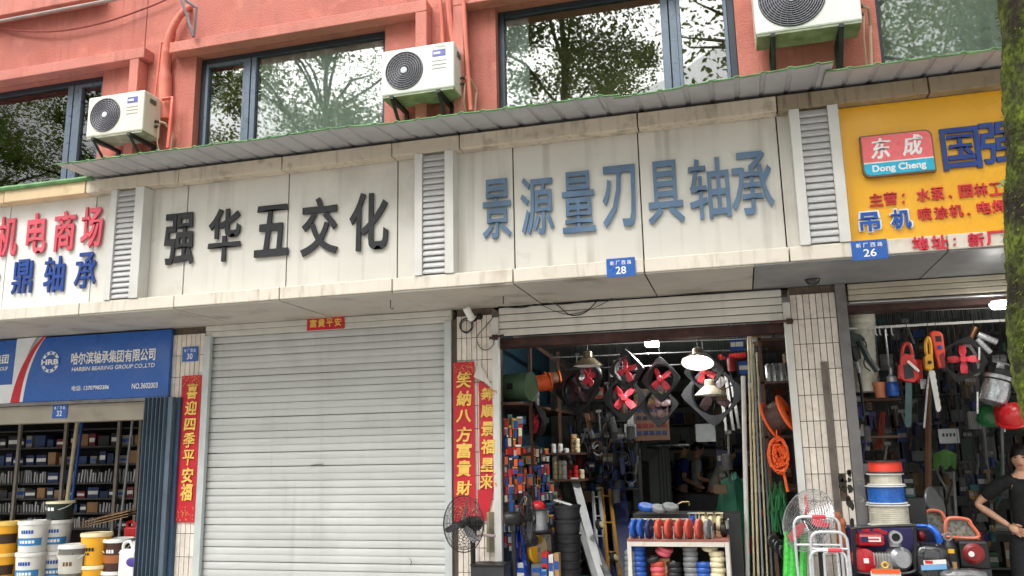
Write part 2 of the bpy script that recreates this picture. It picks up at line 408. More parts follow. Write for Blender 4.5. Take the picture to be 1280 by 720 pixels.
# fill above tile courses at pillar tops with cut tiles is covered by the soffit
# ---- party walls, ceilings, floors of the shops
def room(x0, x1, depth, zc):
    b = MB(); b.bb((x0-.06, .36, 0), (x0, depth, 3.15)); b.bb((x1, .36, 0), (x1+.06, depth, 3.15)); b.bb((x0-.06, depth, 0), (x1+.06, depth+.1, 3.15))
    b.build('shop_inner_wall', m_inner, bld)
    b = MB(); b.bb((x0, .36, zc), (x1, depth, zc+.1)); b.build('shop_ceiling', m_ceiling, bld)
    b = MB(); b.bb((x0, -.02, .004), (x1, depth, .012)); b.build('shop_floor', m_floor, bld)
room(-11.0, pA0, 3.2, 2.9); room(pB0+.1, pC1-.12, 9.0, 2.95); room(pC1-.02, 5.0, 6.0, 2.95)
b = MB(); b.bb((-11, .2, 2.9), (pA0+.1, WY+.2, 3.2)); b.bb((pB0, .3, 2.96), (5, WY+.2, 3.2)); b.bb((pA0, .2, 2.98), (pB0, WY+.2, 3.2)); b.build('floor_beam', m_conc, bld)
b = MB(); b.bb((pA1, .3, 0), (pB0, .4, 2.98)); b.build('shutter_backing_wall', m_inner, bld)
# ================================================================== sign canopy
FY, RY = -1.0, -.87
ZB0, ZB1, ZT0, ZT1 = 2.987, 3.098, 4.183, 4.308
can = thing('sign_canopy', 'long cream panelled canopy box that carries the shop lettering', 'canopy', (0, -.9, 2.98))
b = MB(); b.bb((-12, -.855, ZB0+.02), (6, -.80, ZT1-.02)); b.bb((-12, -.80, ZB0+.02), (6, .30, ZB0+.06)); b.bb((-12, -.8, ZT1-.06), (6, WY-.01, ZT1-.02)); b.build('canopy_core', m_dark, can)
def seg(xpx, ypx, Y, lo=-11.5, hi=6.):
    return [lo] + [xat(x, y, Y) for x, y in zip(xpx, ypx)] + [hi]
jt = seg([3, 107, 223, 352, 489.5, 574, 797, 971, 1161], [262, 232, 220, 205, 190, 180, 158, 130, 108], FY)
for i in range(len(jt)-1):
    m_ = [m_band4, m_band4, m_band, m_band, m_band, m_band, m_band, m_band, m_band2, m_band2][i]
    MB().bb((jt[i]+.005, FY+U(-.003, .003), ZT0), (jt[i+1]-.005, RY-.002, ZT1)).build('cornice_panel', m_, can, bev=.006)
jl = seg([98, 217, 349, 490, 641, 805, 987, 1185], [390, 380, 370, 358, 345, 330, 320, 310], FY)
for i in range(len(jl)-1):
    MB().bb((jl[i]+.005, FY+U(-.003, .003), ZB0), (jl[i+1]-.005, RY-.002, ZB1)).build('lower_band_panel', m_band3, can, bev=.006)
jp = seg([10, 118, 233, 360, 497, 642, 800, 976], [300, 290, 280, 270, 260, 250, 230, 220], RY)
for i in range(len(jp)-1):
    MB().bb((jp[i]+.005, RY+U(-.002, .002), ZB1-.03), (jp[i+1]-.005, RY+.03, ZT0+.03)).build('fascia_panel', m_panelw if i < 2 else m_panel, can, bev=.004)
js = jl[:]
js = [v for v in jl[:-3]] + [xat(943, 335, FY), xat(1185, 310, FY), 6.]
for i in range(len(js)-1):
    MB().bb((js[i]+.006, FY+.012, ZB0-.012+U(-.003, .003)), (js[i+1]-.006, .02, ZB0-.002)).build('soffit_panel', m_soffit_g if i >= len(js)-3 else m_soffit, can)
# louvres
def louvre(xl, xs0, xs1, xr, y):
    a, s0, s1, r = (xat(v, y, FY) for v in (xl, xs0, xs1, xr))
    b = MB(); z0, z1 = ZB1+.002, ZT0-.004
    b.bb((a, FY-.012, z0), (s0, RY-.001, z1)); b.bb((s1, FY-.012, z0), (r, RY-.001, z1)); b.bb((s0, RY-.03, z0), (s1, RY-.002, z1))
    lo = b.build('louvre', m_white_al, can, bev=.004)
    n = 20; dz = (z1-z0-.03)/n
    q = MB(); prof = [(FY+.014, -.56), (FY+.004, -.5), (FY+.004, -.3), (FY+.016, .1), (FY+.032, .5), (FY+.038, .5), (FY+.022, .1), (FY+.012, -.3)]
    me = None
    P = [(0, p[0], p[1]*dz*1.12) for p in prof]
    me = MB().prism([(s0+.002, p[1], p[2]) for p in P], (s1-s0-.004, 0, 0)).mesh('slat', m_slat_al, off=V((0, 0, 0)))
    for i in range(n): link('slat', me, lo, 0, loc=(0, 0, z0+.018+dz*(i+.5)))
louvre(135.5, 143, 166, 177, 300)
louvre(518.5, 528, 556, 567, 260)
louvre(993, 1006, 1042, 1056, 220)
# yellow board
YB = RY-.035
xy0 = xat(1054.5, 200, YB); yb = thing('yellow_signboard', 'bright yellow shop signboard right of the last louvre', 'sign', (xy0, YB, ZB1))
MB().bb((xy0, YB, ZB1+.004), (5.9, RY-.003, ZT0-.005)).build('board', mat('yellow_acrylic', (238, 176, 34), .3, var=.03, scale=.8, streak=.12, scol=(170, 120, 30)), yb)
# ================================================================== corrugated roof sheets
def sheet(x0, x1, yf, zf0, zf1, label, zc=4.335, wav=0.):
    t = thing('corrugated_roof_sheet', label, 'roof sheet', (x0, FY, zc), 'metal sheets on top of the sign canopy')
    pitch = .187; rib = .013
    xs_ = []; x = x0
    while x < x1:
        xs_ += [(x, 0), (x+pitch*.74, 0), (x+pitch*.80, rib), (x+pitch*.94, rib)]; x += pitch
    xs_ = [p for p in xs_ if p[0] < x1] + [(x1, 0)]
    for nm, m_, dz, ex in (('underside', m_under, 0, 0), ('top_skin', m_green, .006, .012)):
        P = []
        for x, r in xs_:
            k = (x-x0)/(x1-x0); zf = zf0+(zf1-zf0)*k + wav*mnoise.noise(V((x*1.7, 3, 1))); y_f = yf - ex + .02*mnoise.noise(V((x*1.1, 0, 5)))
            for y, z in ((y_f, zf + r*.8 + dz - (.004 if ex else 0)), (y_f+.03, zf + r*.9 + dz+.001), (FY, zc+r+dz), (WY-.02, zc+.10+r+dz)): P.append((x, y, z))
        n = len(xs_); MB().add(P, [(4*i+j, 4*i+4+j, 4*i+5+j, 4*i+1+j) for i in range(n-1) for j in range(3)]).build(nm, m_, t)
    # hemmed front edge, mossy and uneven
    pts = []; x = x0
    i = 0
    for x, r in xs_:
        k = (x-x0)/(x1-x0); zf = zf0+(zf1-zf0)*k + wav*mnoise.noise(V((x*1.7, 3, 1))); y_f = yf-.012 + .02*mnoise.noise(V((x*1.1, 0, 5)))
        pts.append(V((x, y_f, zf + r*.8 + .003 + .004*mnoise.noise(V((x*9, 2, 2))))))
    MB().tube(pts, [.007+.006*abs(mnoise.noise(V((p.x*6, 1, 1)))) for p in pts], 5).build('green_edge', m_green, t)
s0 = xat(82, 211, FY-.3)
sheet(s0, xat(470, 178, FY-.2), FY-.40, 4.325, 4.32, 'longest roof sheet, over the black lettered sign, with a pointed left corner', wav=.02)
sheet(xat(470, 178, FY-.2)-.06, xat(781, 140, FY-.2), FY-.44, 4.30, 4.275, 'roof sheet above the middle louvre', wav=.015)
sheet(xat(781, 140, FY-.2)-.05, xat(1040, 100, FY-.3), FY-.46, 4.245, 4.315, 'roof sheet below the largest air conditioner, lifted at its right end', zc=4.337, wav=.015)
sheet(xat(1031, 100, FY-.25), 6.0, FY-.34, 4.30, 4.30, 'roof sheet above the yellow sign with a grimy lilac underside', zc=4.331, wav=.012)
t = thing('roof_edge_sheet', 'flat green edged roof sheet above the red lettering at far left', 'roof sheet', (-8, FY, 4.31))
MB().bb((-11.5, FY-.005, 4.312), (s0+.05, WY-.02, 4.322)).build('sheet', m_under, t)
pts = [V((-11.5+(s0+11.55)*i/60, FY-.01, 4.325+.004*mnoise.noise(V((i*.7, 0, 0))))) for i in range(61)]
MB().tube(pts, .026, 8).build('rolled_edge', m_green, t, smooth=True)
# ================================================================== roller shutters
def slat_mesh(x0, x1, h):
    prof = []
    for i in range(7):
        a = i/6; prof.append((-.004*math.sin(math.pi*a)**.7, -h/2+.006+(h-.008)*a))
    prof = [(0.006, -h/2+.006)] + prof + [(.006, h/2-.002), (.006, h/2-.002+.004), (.012, h/2+.004), (.012, -h/2+.006)]
    return MB().prism([(x0, p[0], p[1]) for p in prof], (x1-x0, 0, 0)).mesh('slat', m_shut, smooth=False, off=V((0, 0, 0)))
gx0 = pA1+.004; sx0 = xat(265, 430, 0); sx1 = xat(556.2, 450, 0); gx1 = xat(565, 450, 0)
sh = thing('closed_roller_shutter', 'closed grey roller shutter under the black lettered sign', 'shutter', ((sx0+sx1)/2, .03, 0))
ph = .0692
me = slat_mesh(sx0-.02, sx1+.02, ph)
z = 2.852
k = 0
while z > .05:
    link('slat', me, sh, 0, loc=(0, .045+U(-.003, .002), z-ph/2+U(-.0006, .0006)), rot=(U(-.02, .02), U(-.0006, .0006), 0)); z -= ph; k += 1
MB().bb((sx0-.02, .02, .0), (sx1+.02, .05, max(.01, z))).build('bottom_bar', m_rail, sh)
for a, c in ((gx0, sx0), (sx1, gx1)):
    b = MB(); b.bb((a, -.028, 0), (c, .02, 2.87)); b.bb((a, .02, 0), (a+.02, .09, 2.87)) if a == gx0 else b.bb((c-.02, .02, 0), (c, .09, 2.87)); b.build('guide_rail', m_rail, sh, bev=.004)
b = MB(); b.bb((gx0, -.012, 2.915), (gx1, .15, 2.972)); b.build('hood_board', m_hood, sh, bev=.006)
b = MB(); b.bb((gx0, -.006, 2.858), (gx1, .15, 2.912)); b.build('hood_board', m_hood, sh, bev=.006)
MB().bb((gx1+.002, .0, 0), (pB0-.001, .3, 2.88)).build('dark_gap_strip', mat('brown_board', (88, 78, 66), .8, var=.2), sh)  # brown strip coloured to stand in for the shade of the gap beside the rail
# scratches and a bent dent on the curtain
b = MB(); p = PY(512, 698, .028); b.tube([p, p+V((.02, 0, -.03)), p+V((.005, 0, -.06))], .003, 4)
p = PY(389, 581.5, .026); b.tube([p, p+V((.05, 0, .004)), p+V((.13, 0, .008))], .003, 4); b.build('scratch', m_charcoal, sh)
# open shutter, shop 28
ox0 = xat(624, 425, 0); ox1 = xat(979, 395, 0)
so_ = thing('open_roller_shutter', 'rolled up pale shutter above the open hardware shop', 'shutter', ((ox0+ox1)/2, .03, 2.69))
hz = (2.963-2.692)/4
for i in range(4):
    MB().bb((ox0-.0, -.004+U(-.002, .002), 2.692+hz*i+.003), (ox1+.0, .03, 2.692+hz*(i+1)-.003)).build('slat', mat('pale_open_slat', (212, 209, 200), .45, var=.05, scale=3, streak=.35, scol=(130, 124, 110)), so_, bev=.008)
MB().bb((ox0, .012, 2.69), (ox1, .05, 2.972)).build('slat_backing', m_dark, so_)
b = MB(); b.bb((pB1+.003, -.03, 0), (ox0, .03, 2.87)); b.build('guide_rail', m_white_al, so_, bev=.004)
b = MB(); b.bb((ox1, -.03, 0), (pC0-.003, .03, 2.84)); b.build('guide_rail', m_white_al, so_, bev=.004)
bm_ = MB().bb((ox0-.1, .12, zat(800, 424.5, .12)), (ox1+.1, .30, 2.69)); bm_.build('lintel_beam', m_lintel, bld)
# right-hand shop: steel post, rolled shutter, beam
sp = thing('steel_door_post', 'grey steel channel post at the right side of the third pillar', 'post', (pC1, 0, 0))
b = MB(); px1 = pC1+.085; b.bb((pC1+.002, -.03, 0), (px1, -.02, 2.97)); b.bb((pC1+.002, -.02, 0), (pC1+.012, .09, 2.97)); b.bb((px1-.01, -.02, 0), (px1, .09, 2.97)); b.build('channel', m_steel, sp)
b = MB()
for zz in (1.35, 1.2, .98): b.lathe([(0.0, -.008), (.022, -.004), (.024, .0)], (pC1+.045, -.03, zz), (0, -1, 0), 10)
b.build('bolt_cap', flat('white_cap', (225, 222, 215)), sp)
sr = thing('shaded_roller_shutter', 'rolled shutter in the shade above the tool shop doorway', 'shutter', (2.5, .1, 2.8))
zS = zat(1150, 370, 0); dS = (2.97-zS)/3
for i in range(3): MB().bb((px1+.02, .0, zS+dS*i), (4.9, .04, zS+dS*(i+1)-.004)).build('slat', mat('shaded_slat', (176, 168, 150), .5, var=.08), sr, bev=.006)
MB().bb((pC1, .14, zat(1150, 385, .14)), (5.0, .32, zS+.02)).build('lintel_beam', m_lintel, bld)
MB().bb((px1+.01, .05, zS-.03), (5.0, .12, zS-.002)).build('shutter_box', m_steel, sr)
random.seed(23)
for i in range(26):
    x = U(pC0+(pC1-pC0)*.72, pC1-.015); z = U(.75, 1.45); r = U(.008, .026); n = 9
    MB().prism([(x+r*U(.6, 1.2)*math.cos(6.283*k_/n), -.0065-.0004*(i % 4), z+r*U(.8, 1.7)*math.sin(6.283*k_/n)) for k_ in range(n)], (0, .001, 0)).build('glue_patch', mat('black_glue', (46, 42, 38), .8, var=.3, scale=30), bld)
# flat iron strip and holder on third pillar
q = thing('iron_strip', 'rusty flat iron strip running down the third pillar', 'strip', (PY(1040, 560, -.01)))
b = MB(); x_ = xat(1029.5, 450, -.01); b.bb((x_-.026, -.028, .0), (x_+.026, -.012, 2.32)); b.build('bar', mat('rust_bar', (108, 100, 92), .7, var=.2, scale=8, metal=.3), q)
# ================================================================== lettering on the canopy
m_blk = mat('black_letter', (30, 31, 36), .5, var=.15, scale=9)
m_bluel = mat('faded_blue_letter', (90, 118, 148), .45, var=.2, scale=3.5, blotch=.65, bcol=(44, 86, 130), bsc=2.2)
m_pink = mat('faded_red_letter', (216, 84, 100), .45, var=.2, scale=2.2, blotch=.5, bcol=(226, 128, 142), bsc=3.5)
m_navy = mat('navy_letter', (24, 62, 138), .45, var=.12, scale=4)
m_redl = mat('red_letter', (205, 44, 52), .4, var=.12, scale=5)
m_redl2 = mat('crimson_letter', (212, 44, 66), .4, var=.12, scale=5)
m_wht = flat('white_print', (235, 236, 236), .5)
m_blue_plate = mat('blue_plate', (36, 92, 172), .35, var=.05, scale=8)
def lettering(name, label, Y, chars, m, depth=.03, bold=.02, cw=None, chh=None, group='raised lettering on the sign canopy'):
    c0 = PY(chars[0][1], chars[0][2], Y); t = thing(name, label, 'lettering', c0, group)
    for s_, x, y, wp, hp in chars:
        p = PY(x, y, Y); k = mpp(x, y, Y)
        letter(s_, p, wp*k*1.03, hp*k*1.0, depth, m, t, bold=bold)
    return t
lettering('sign_lettering', 'five large black raised characters above the closed shutter', RY-.012,
          [('强', 225, 299, 42, 67), ('华', 281.5, 293.5, 45, 69), ('五', 340.5, 288.5, 46, 66), ('交', 400, 283, 50, 75), ('化', 461.5, 276.5, 51, 75)], m_blk, .016, .020)
lettering('sign_lettering', 'seven faded blue raised characters above the open hardware shop', RY-.012,
          [('景', 621, 261, 36, 77), ('源', 671.5, 257, 41, 75), ('量', 723, 252.5, 40, 79), ('刃', 774, 245.5, 41, 80), ('具', 831.5, 240.5, 43, 82), ('轴', 886.5, 235.5, 48, 79), ('承', 939.5, 229, 49, 82)], m_bluel, .016, .012)
lettering('sign_lettering', 'row of faded red raised characters at the far left end of the canopy', RY-.012,
          [('机', 10, 296, 30, 52), ('电', 47, 292, 29, 52), ('商', 82, 289, 31, 52), ('场', 116, 284, 31, 53)], m_pink, .018, .02)
lettering('sign_lettering', 'row of navy raised characters below the faded red ones', RY-.012,
          [('金', -12, 350, 28, 44), ('鼎', 29, 346, 30, 44), ('轴', 69, 343, 30, 46), ('承', 108, 338, 31, 46)], m_navy, .018, .012)
yl = thing('sign_lettering', 'blue and red raised characters on the yellow signboard', 'lettering', PY(1200, 190, YB), 'raised lettering on the sign canopy')
def put(s_, x, y, wp, hp, m, Y, t, depth=.03, bold=.025, **k):
    p = PY(x, y, Y); q = mpp(x, y, Y); return letter(s_, p, wp*q, hp*q, depth, m, t, bold=bold, **k)
for s_, x, y, w_, h_ in (('国', 1200.5, 186, 44, 55), ('强', 1250, 179, 46, 55)): put(s_, x, y, w_, h_, m_navy, YB-.004, yl, .018, .02)
for s_, x, y in (('主', 1095, 250), ('营', 1113, 248.5), ('水', 1154, 244), ('泵', 1172, 242.5), ('园', 1207, 239), ('林', 1226, 237.5), ('工', 1245, 236.5), ('具', 1264, 234)): put(s_, x, y, 15.5, 16.5, m_redl, YB-.004, yl, .012, .024)
for s_, x, y in (('喷', 1156, 268), ('涂', 1176, 266), ('机', 1195, 264), ('电', 1230, 260), ('焊', 1249, 258), ('机', 1268, 256)): put(s_, x, y, 16, 16.5, m_redl, YB-.004, yl, .012, .024)
for s_, x, y, w_, h_ in (('、', 1188, 246, 4, 4), ('、', 1211, 268, 4, 4)): put(s_, x, y, w_, h_, m_redl, YB-.004, yl, .02)
for x, y in ((1129, 244), (1129, 253)): put('.', x, y, 3, 3, m_redl, YB-.004, yl, .02)
for s_, x, y in (('吊', 1087, 277.5), ('机', 1126, 274)):
    put(s_, x, y, 27, 28, m_wht, YB-.004, yl, .012, .065); put(s_, x, y, 23, 24.5, flat('bright_blue_letter', (24, 84, 170)), YB-.016, yl, .012, .025)
ad = thing('sign_lettering', 'red address characters fixed on the lower band under the yellow sign', 'lettering', PY(1200, 303, FY), 'raised lettering on the sign canopy')
for s_, x, y in (('地', 1150, 304.5), ('址', 1174, 303), ('新', 1220, 300), ('厂', 1243, 297.5), ('西', 1264, 296)): put(s_, x, y, 19, 18, m_redl2, FY-.005, ad, .012, .03)
for x, y in ((1193, 299), (1193, 306)): put('.', x, y, 3, 3, m_redl2, FY-.005, ad, .012)
# logo light box
YL = YB-.05
a = PY(1074, 168, YL); c = PY(1171, 214, YL); cx = (a.x+c.x)/2; wl = c.x-a.x; zt = zat(1122, 165.5, YL); zb = zat(1122, 218, YL)
lb = thing('logo_sign', 'red and turquoise logo plate on the yellow signboard', 'sign', (cx, YB, zb))
def rrect(x0, x1, z0, z1, r, Y, cor=(1, 1, 1, 1), n=5):
    P = []
    for (cx_, cz_, a0, on) in ((x1-r, z1-r, 0, cor[0]), (x0+r, z1-r, 90, cor[1]), (x0+r, z0+r, 180, cor[2]), (x1-r, z0+r, 270, cor[3])):
        if on: P += [(cx_+r*math.cos(math.radians(a0+90*i/n)), Y, cz_+r*math.sin(math.radians(a0+90*i/n))) for i in range(n+1)]
        else: P.append((cx_+(r if a0 in (0, 270) else -r), Y, cz_+(r if a0 in (0, 90) else -r)))
    return P
x0, x1 = cx-wl/2, cx+wl/2; zs_ = zb+(zt-zb)*.32
MB().prism(rrect(x0, x1, zb, zt, .055, YL, (1, 0, 1, 0)), (0, .045, 0)).build('plate', flat('logo_edge', (120, 96, 80)), lb)
MB().prism(rrect(x0+.01, x1-.01, zs_+.008, zt-.01, .05, YL-.003, (1, 0, 0, 0)), (0, .002, 0)).build('red_field', flat('logo_red', (236, 108, 112), .3), lb)
MB().prism(rrect(x0+.01, x1-.01, zb+.01, zs_-.004, .05, YL-.003, (0, 0, 1, 0)), (0, .002, 0)).build('turquoise_field', flat('logo_turquoise', (32, 178, 212), .3), lb)
MB().bb((x0+.01, YL-.0025, zs_-.003), (x1-.01, YL-.0005, zs_+.007)).build('white_stripe', m_wht, lb)
zm = (zs_+zt)/2
for s_, dx in (('东', -.22), ('成', .22)): letter(s_, (cx+dx*wl, YL-.003, zm), wl*.27, (zt-zs_)*.74, .002, m_wht, lb, bold=.03, shear=.12)
letter('Dong Cheng', (cx, YL-.003, (zs_+zb)/2), wl*.74, (zs_-zb)*.66, .002, m_wht, lb, name='lettering', bold=.03)
# street number plates
def plate(num, x, y, wp, hp, Y, label, small=True):
    k = mpp(x, y, Y); p = PY(x, y, Y); W = wp*k; H = hp*k
    t = thing('number_plate', label, 'number plate', p+V((0, 0, -H/2)), 'blue street number plates')
    MB().box(p+V((0, .002, 0)), (W, .004, H)).build('plate', m_blue_plate, t, bev=.0015)
    for i, ch in enumerate('新厂西路'): letter(ch, p+V((W*(-.3+.2*i), -.001, H*.24)), W*.14, H*.22, 0, m_wht, t, bold=.01)
    letter(num, p+V((0, -.001, -H*.16)), W*.36, H*.4, 0, m_wht, t, name='number', bold=.012)
plate('28', 776, 334, 36, 24, FY-.012, 'blue number 28 plate on the lower band of the canopy')
plate('26', 1087, 312, 42, 25, FY-.012, 'blue number 26 plate under the yellow signboard')
plate('30', 237.5, 442.5, 22.5, 18.5, -.016, 'blue number 30 plate on the left tiled pillar')
# ================================================================== blue bearing sign of the left shop
SY = -.05
x1 = xat(213, 440, SY); zt, zb = zat(213, 411.5, SY), zat(209, 495.5, SY)
hs_ = thing('blue_shop_sign', 'blue bearing company sign over the left shop with a red and white swoosh', 'sign', (x1-2, SY, zb))
m_sblue = mat('sign_blue', (30, 90, 172), .3, var=.04, scale=1.5)
MB().bb((-10.8, SY, zb), (x1, SY+.04, zt)).build('board', m_sblue, hs_, bev=.004)
MB().bb((-10.8, SY-.01, zb-.035), (x1+.02, SY+.04, zb-.002)).build('bottom_trim', m_steel, hs_)
def sw(pts, m, d):
    MB().prism([PY(x, y, SY-d) for x, y in pts], (0, d*.5, 0)).build('swoosh', m, hs_)
m_swl = flat('swoosh_white', (226, 229, 230)); m_swr = flat('swoosh_red', (196, 36, 48)); m_swg = flat('swoosh_grey', (150, 156, 160))
def arc(p0, p1, p2, n=10): return [((1-t)**2*p0[0]+2*t*(1-t)*p1[0]+t*t*p2[0], (1-t)**2*p0[1]+2*t*(1-t)*p1[1]+t*t*p2[1]) for t in [i/n for i in range(n+1)]]
cR = arc((57.5, 420.6), (36, 448), (28, 502.5)); cL = [(22, 423.2), (16, 480.5), (-40, 485), (-40, 508), (12, 504)]
sw(cR + [(-40, 508), (-40, 483.5), (15, 480.5), (21.5, 423.6)], m_swl, .003)
sw(arc((57, 420.7), (31, 450), (24, 502.8)) + arc((12.5, 503.6), (24, 450), (53, 421)), m_swr, .006)
sw(arc((51, 421.2), (36, 440), (30, 460)) + [(29, 462)] + arc((33, 448), (38, 432), (46, 421.6)), m_swg, .005)
def sput(s_, x, y, wp, hp, m=m_wht, name='lettering', bold=.015, **k): put(s_, x, y, wp, hp, m, SY-.003, hs_, 0, bold, name=name, **k)
sput('哈尔滨轴承集团有限公司', 141, 445.5, 125, 16, bold=.025, shear=0)
sput('HARBIN BEARING GROUP CO.,LTD', 141, 459.5, 123, 6, bold=.02, shear=.15)
sput('电话: 13707983386', 113, 484.5, 56, 6.5, bold=.018); sput('NO.3602003', 181, 482, 38, 7, bold=.018)
sput('集团', 2, 449, 22, 12, bold=.03); sput('GROUP', 2, 461, 20, 5, bold=.02)
k = mpp(63, 452, SY); c = PY(63, 452.5, SY-.004)
b = MB(); b.lathe([(.082, 0), (.082, .002), (.115, .002), (.115, 0)], c, (0, -1, 0), 40, cap=False); b.build('ring_logo', m_wht, hs_)
for i in range(10): MB().lathe([(.014, 0), (.014, .002)], c+V((.098*math.cos(.63*i+.3), -.002, .098*math.sin(.63*i+.3))), (0, -1, 0), 8).build('logo_dot', m_sblue, hs_)
MB().box(c+V((0, -.003, 0)), (.24, .003, .075)).build('logo_band', m_sblue, hs_)
letter('HRB', c+V((0, -.006, 0)), .225, .06, 0, m_wht, hs_, name='lettering', bold=.04)
# lintel below + plate 32
zl1 = zb-.04; zl0 = zat(150, 525, 0)
MB().bb((-10.8, .0, zl0), (xat(186, 510, 0), .2, zl1)).build('door_lintel', mat('stained_lintel', (158, 150, 136), .7, var=.08, scale=3, blotch=.5, bcol=(100, 92, 80), bsc=4), bld)
plate('32', 74.5, 514, 22, 17, -.012, 'blue number 32 plate on the lintel below the blue sign')
# folded blue door leaves
m_door = mat('slate_blue_door', (88, 104, 118), .4, metal=.2, var=.1, scale=4, streak=.35, scol=(40, 56, 72))
fd = thing('folding_door', 'slate blue folding metal door pushed open beside the left pillar', 'door', (xat(200, 600, -.1), -.1, 0))
xd0 = xat(181, 520, -.1); xd1 = xat(221, 520, -.1); zd1 = zat(200, 497, -.1)
n = 6; wv = (xd1-.10-xd0)/n
for i in range(n):
    xa = xd0+wv*i; b = MB()
    b.prism([(xa, -.06, 0), (xa+wv*.5, -.15, 0), (xa+wv*.62, -.15, 0), (xa+wv*.98, -.06, 0), (xa+wv*.9, -.05, 0), (xa+wv*.56, -.13, 0), (xa+wv*.1, -.05, 0)], (0, 0, zd1)); b.build('leaf_fold', m_door, fd)
MB().bb((xd1-.10, -.12, 0), (xd1-.045, -.05, zd1+.0)).build('hinge_stile', m_door, fd, bev=.005)
MB().bb((xd1-.04, -.06, 0), (xd1, .0, zd1-.0)).build('door_jamb', mat('jamb_blue', (48, 72, 98), .45, var=.1), fd, bev=.005)
# ================================================================== red couplets and banners
m_redp = mat('red_paper', (196, 28, 44), .55, var=.1, scale=5)
m_gold = mat('gold_print', (238, 196, 92), .5, var=.08, scale=12)
m_goldp = mat('gold_speckle', (222, 150, 80), .5, var=.1)
def scroll(label, x0, y0, x1, y1, chars, Y=-.02, wfrac=.62, rows=None, foot=None, sway=.004, leftfold=None):
    a = PY(x0, y0, Y); c = PY(x1, y1, Y); zt = a.z; zb = c.z
    xl = PY(x0, y0, Y).x; xr = PY(x1, y1, Y).x; W = xr-xl; H = zt-zb
    t = thing('couplet_scroll', label, 'couplet', (xl+W/2, Y, zb), 'red paper couplets with gold characters')
    n = 24; P = []
    for i in range(n+1):
        for j in (0, 1, 2):
            P.append((xl+W*j/2, Y + sway*mnoise.noise(V((i*.45, j*2, x0))) - (.002), zt-H*i/n))
    b = MB(); b.add(P, [(3*i+j, 3*i+j+1, 3*i+4+j, 3*i+3+j) for i in range(n) for j in (0, 1)])
    o = b.build('paper', m_redp, t); s_ = o.modifiers.new('solid', 'SOLIDIFY'); s_.thickness = .0015
    for ch, x, y, wp, hp in chars:
        k = mpp(x, y, Y); letter(ch, PY(x, y, Y-.012), wp*k, hp*k, 0, m_gold, t, bold=.03, shear=.08)
    b = MB(); random.seed(int(x0))
    for i in range(70):
        x = U(xl+.01, xr-.01); z = zt-.01-U(0, .09) if i < 36 else zb+.02+U(0, .13)
        r = U(.003, .008); b.lathe([(r, 0), (r, .001)], (x, Y-.0125, z), (0, -1, 0), 5)
    b.build('gold_flecks', m_goldp, t); tag(kids(t)[-1], kind='stuff')
    return t, xl, xr, zt, zb
scroll('red couplet on the left tiled pillar beside the blue folding door', 228, 470, 243, 653, [('喜', 240.5, 489, 15, 19), ('迎', 239, 510, 17, 18), ('四', 237.5, 530.5, 16, 15), ('季', 236.5, 550, 17, 19), ('平', 235.5, 572, 17, 19), ('安', 234.5, 594, 17, 19), ('福', 233, 615, 17, 21)])
scroll('red couplet on the second pillar right beside the closed shutter', 566.5, 453, 595, 652, [('笑', 580, 475, 20, 20), ('納', 580, 498, 19, 19), ('八', 580, 520, 20, 16), ('方', 580, 543, 20, 19), ('富', 580, 563, 20, 19), ('貴', 580, 585.5, 19, 20), ('財', 580, 610, 20, 18)])
t_, xl, xr, zt_, zb_ = scroll('half peeled red couplet with a folded white corner near the open shop', 598.5, 487, 623, 612, [('舞', 609, 492, 15, 15), ('順', 609.5, 514, 17, 16), ('景', 609.5, 536, 17, 18), ('福', 610, 558, 18, 18), ('星', 609, 581, 17, 17), ('来', 608, 602, 17, 18)], sway=.012)
MB().prism([PY(597, 612, -.022), PY(617.5, 612, -.022), PY(611, 640, -.022), PY(606, 652, -.022), PY(597, 648, -.022)], (0, .0015, 0)).build('paper', m_redp, t_)
MB().prism([PY(598, 477, -.021), PY(601, 476, -.021), PY(616, 487.5, -.021), PY(598, 487.5, -.021)], (0, .0015, 0)).build('paper', m_redp, t_)
MB().prism([PY(599, 451.5, -.036), PY(615, 485, -.05), PY(606, 478, -.06), PY(592, 471, -.045)], (0, -.0015, .0)).build('folded_corner', flat('paper_back', (214, 206, 198), .7), t_)
a = PY(384, 395.5, -.016); c = PY(430.5, 412, -.016)
bn = thing('door_banner', 'small red banner with four gold characters over the closed shutter', 'banner', ((a.x+c.x)/2, -.016, c.z))
zt_ = zat(407, 395, -.016); zb_ = zat(407, 412, -.016)
MB().bb((a.x, -.016, zb_), (c.x, -.0135, zt_)).build('paper', m_redp, bn)
for i, ch in enumerate('富貴平安'): letter(ch, (a.x+(c.x-a.x)*(.17+.22*i), -.0165, (zt_+zb_)/2), (c.x-a.x)*.19, (zt_-zb_)*.6, 0, m_gold, bn, bold=.03)
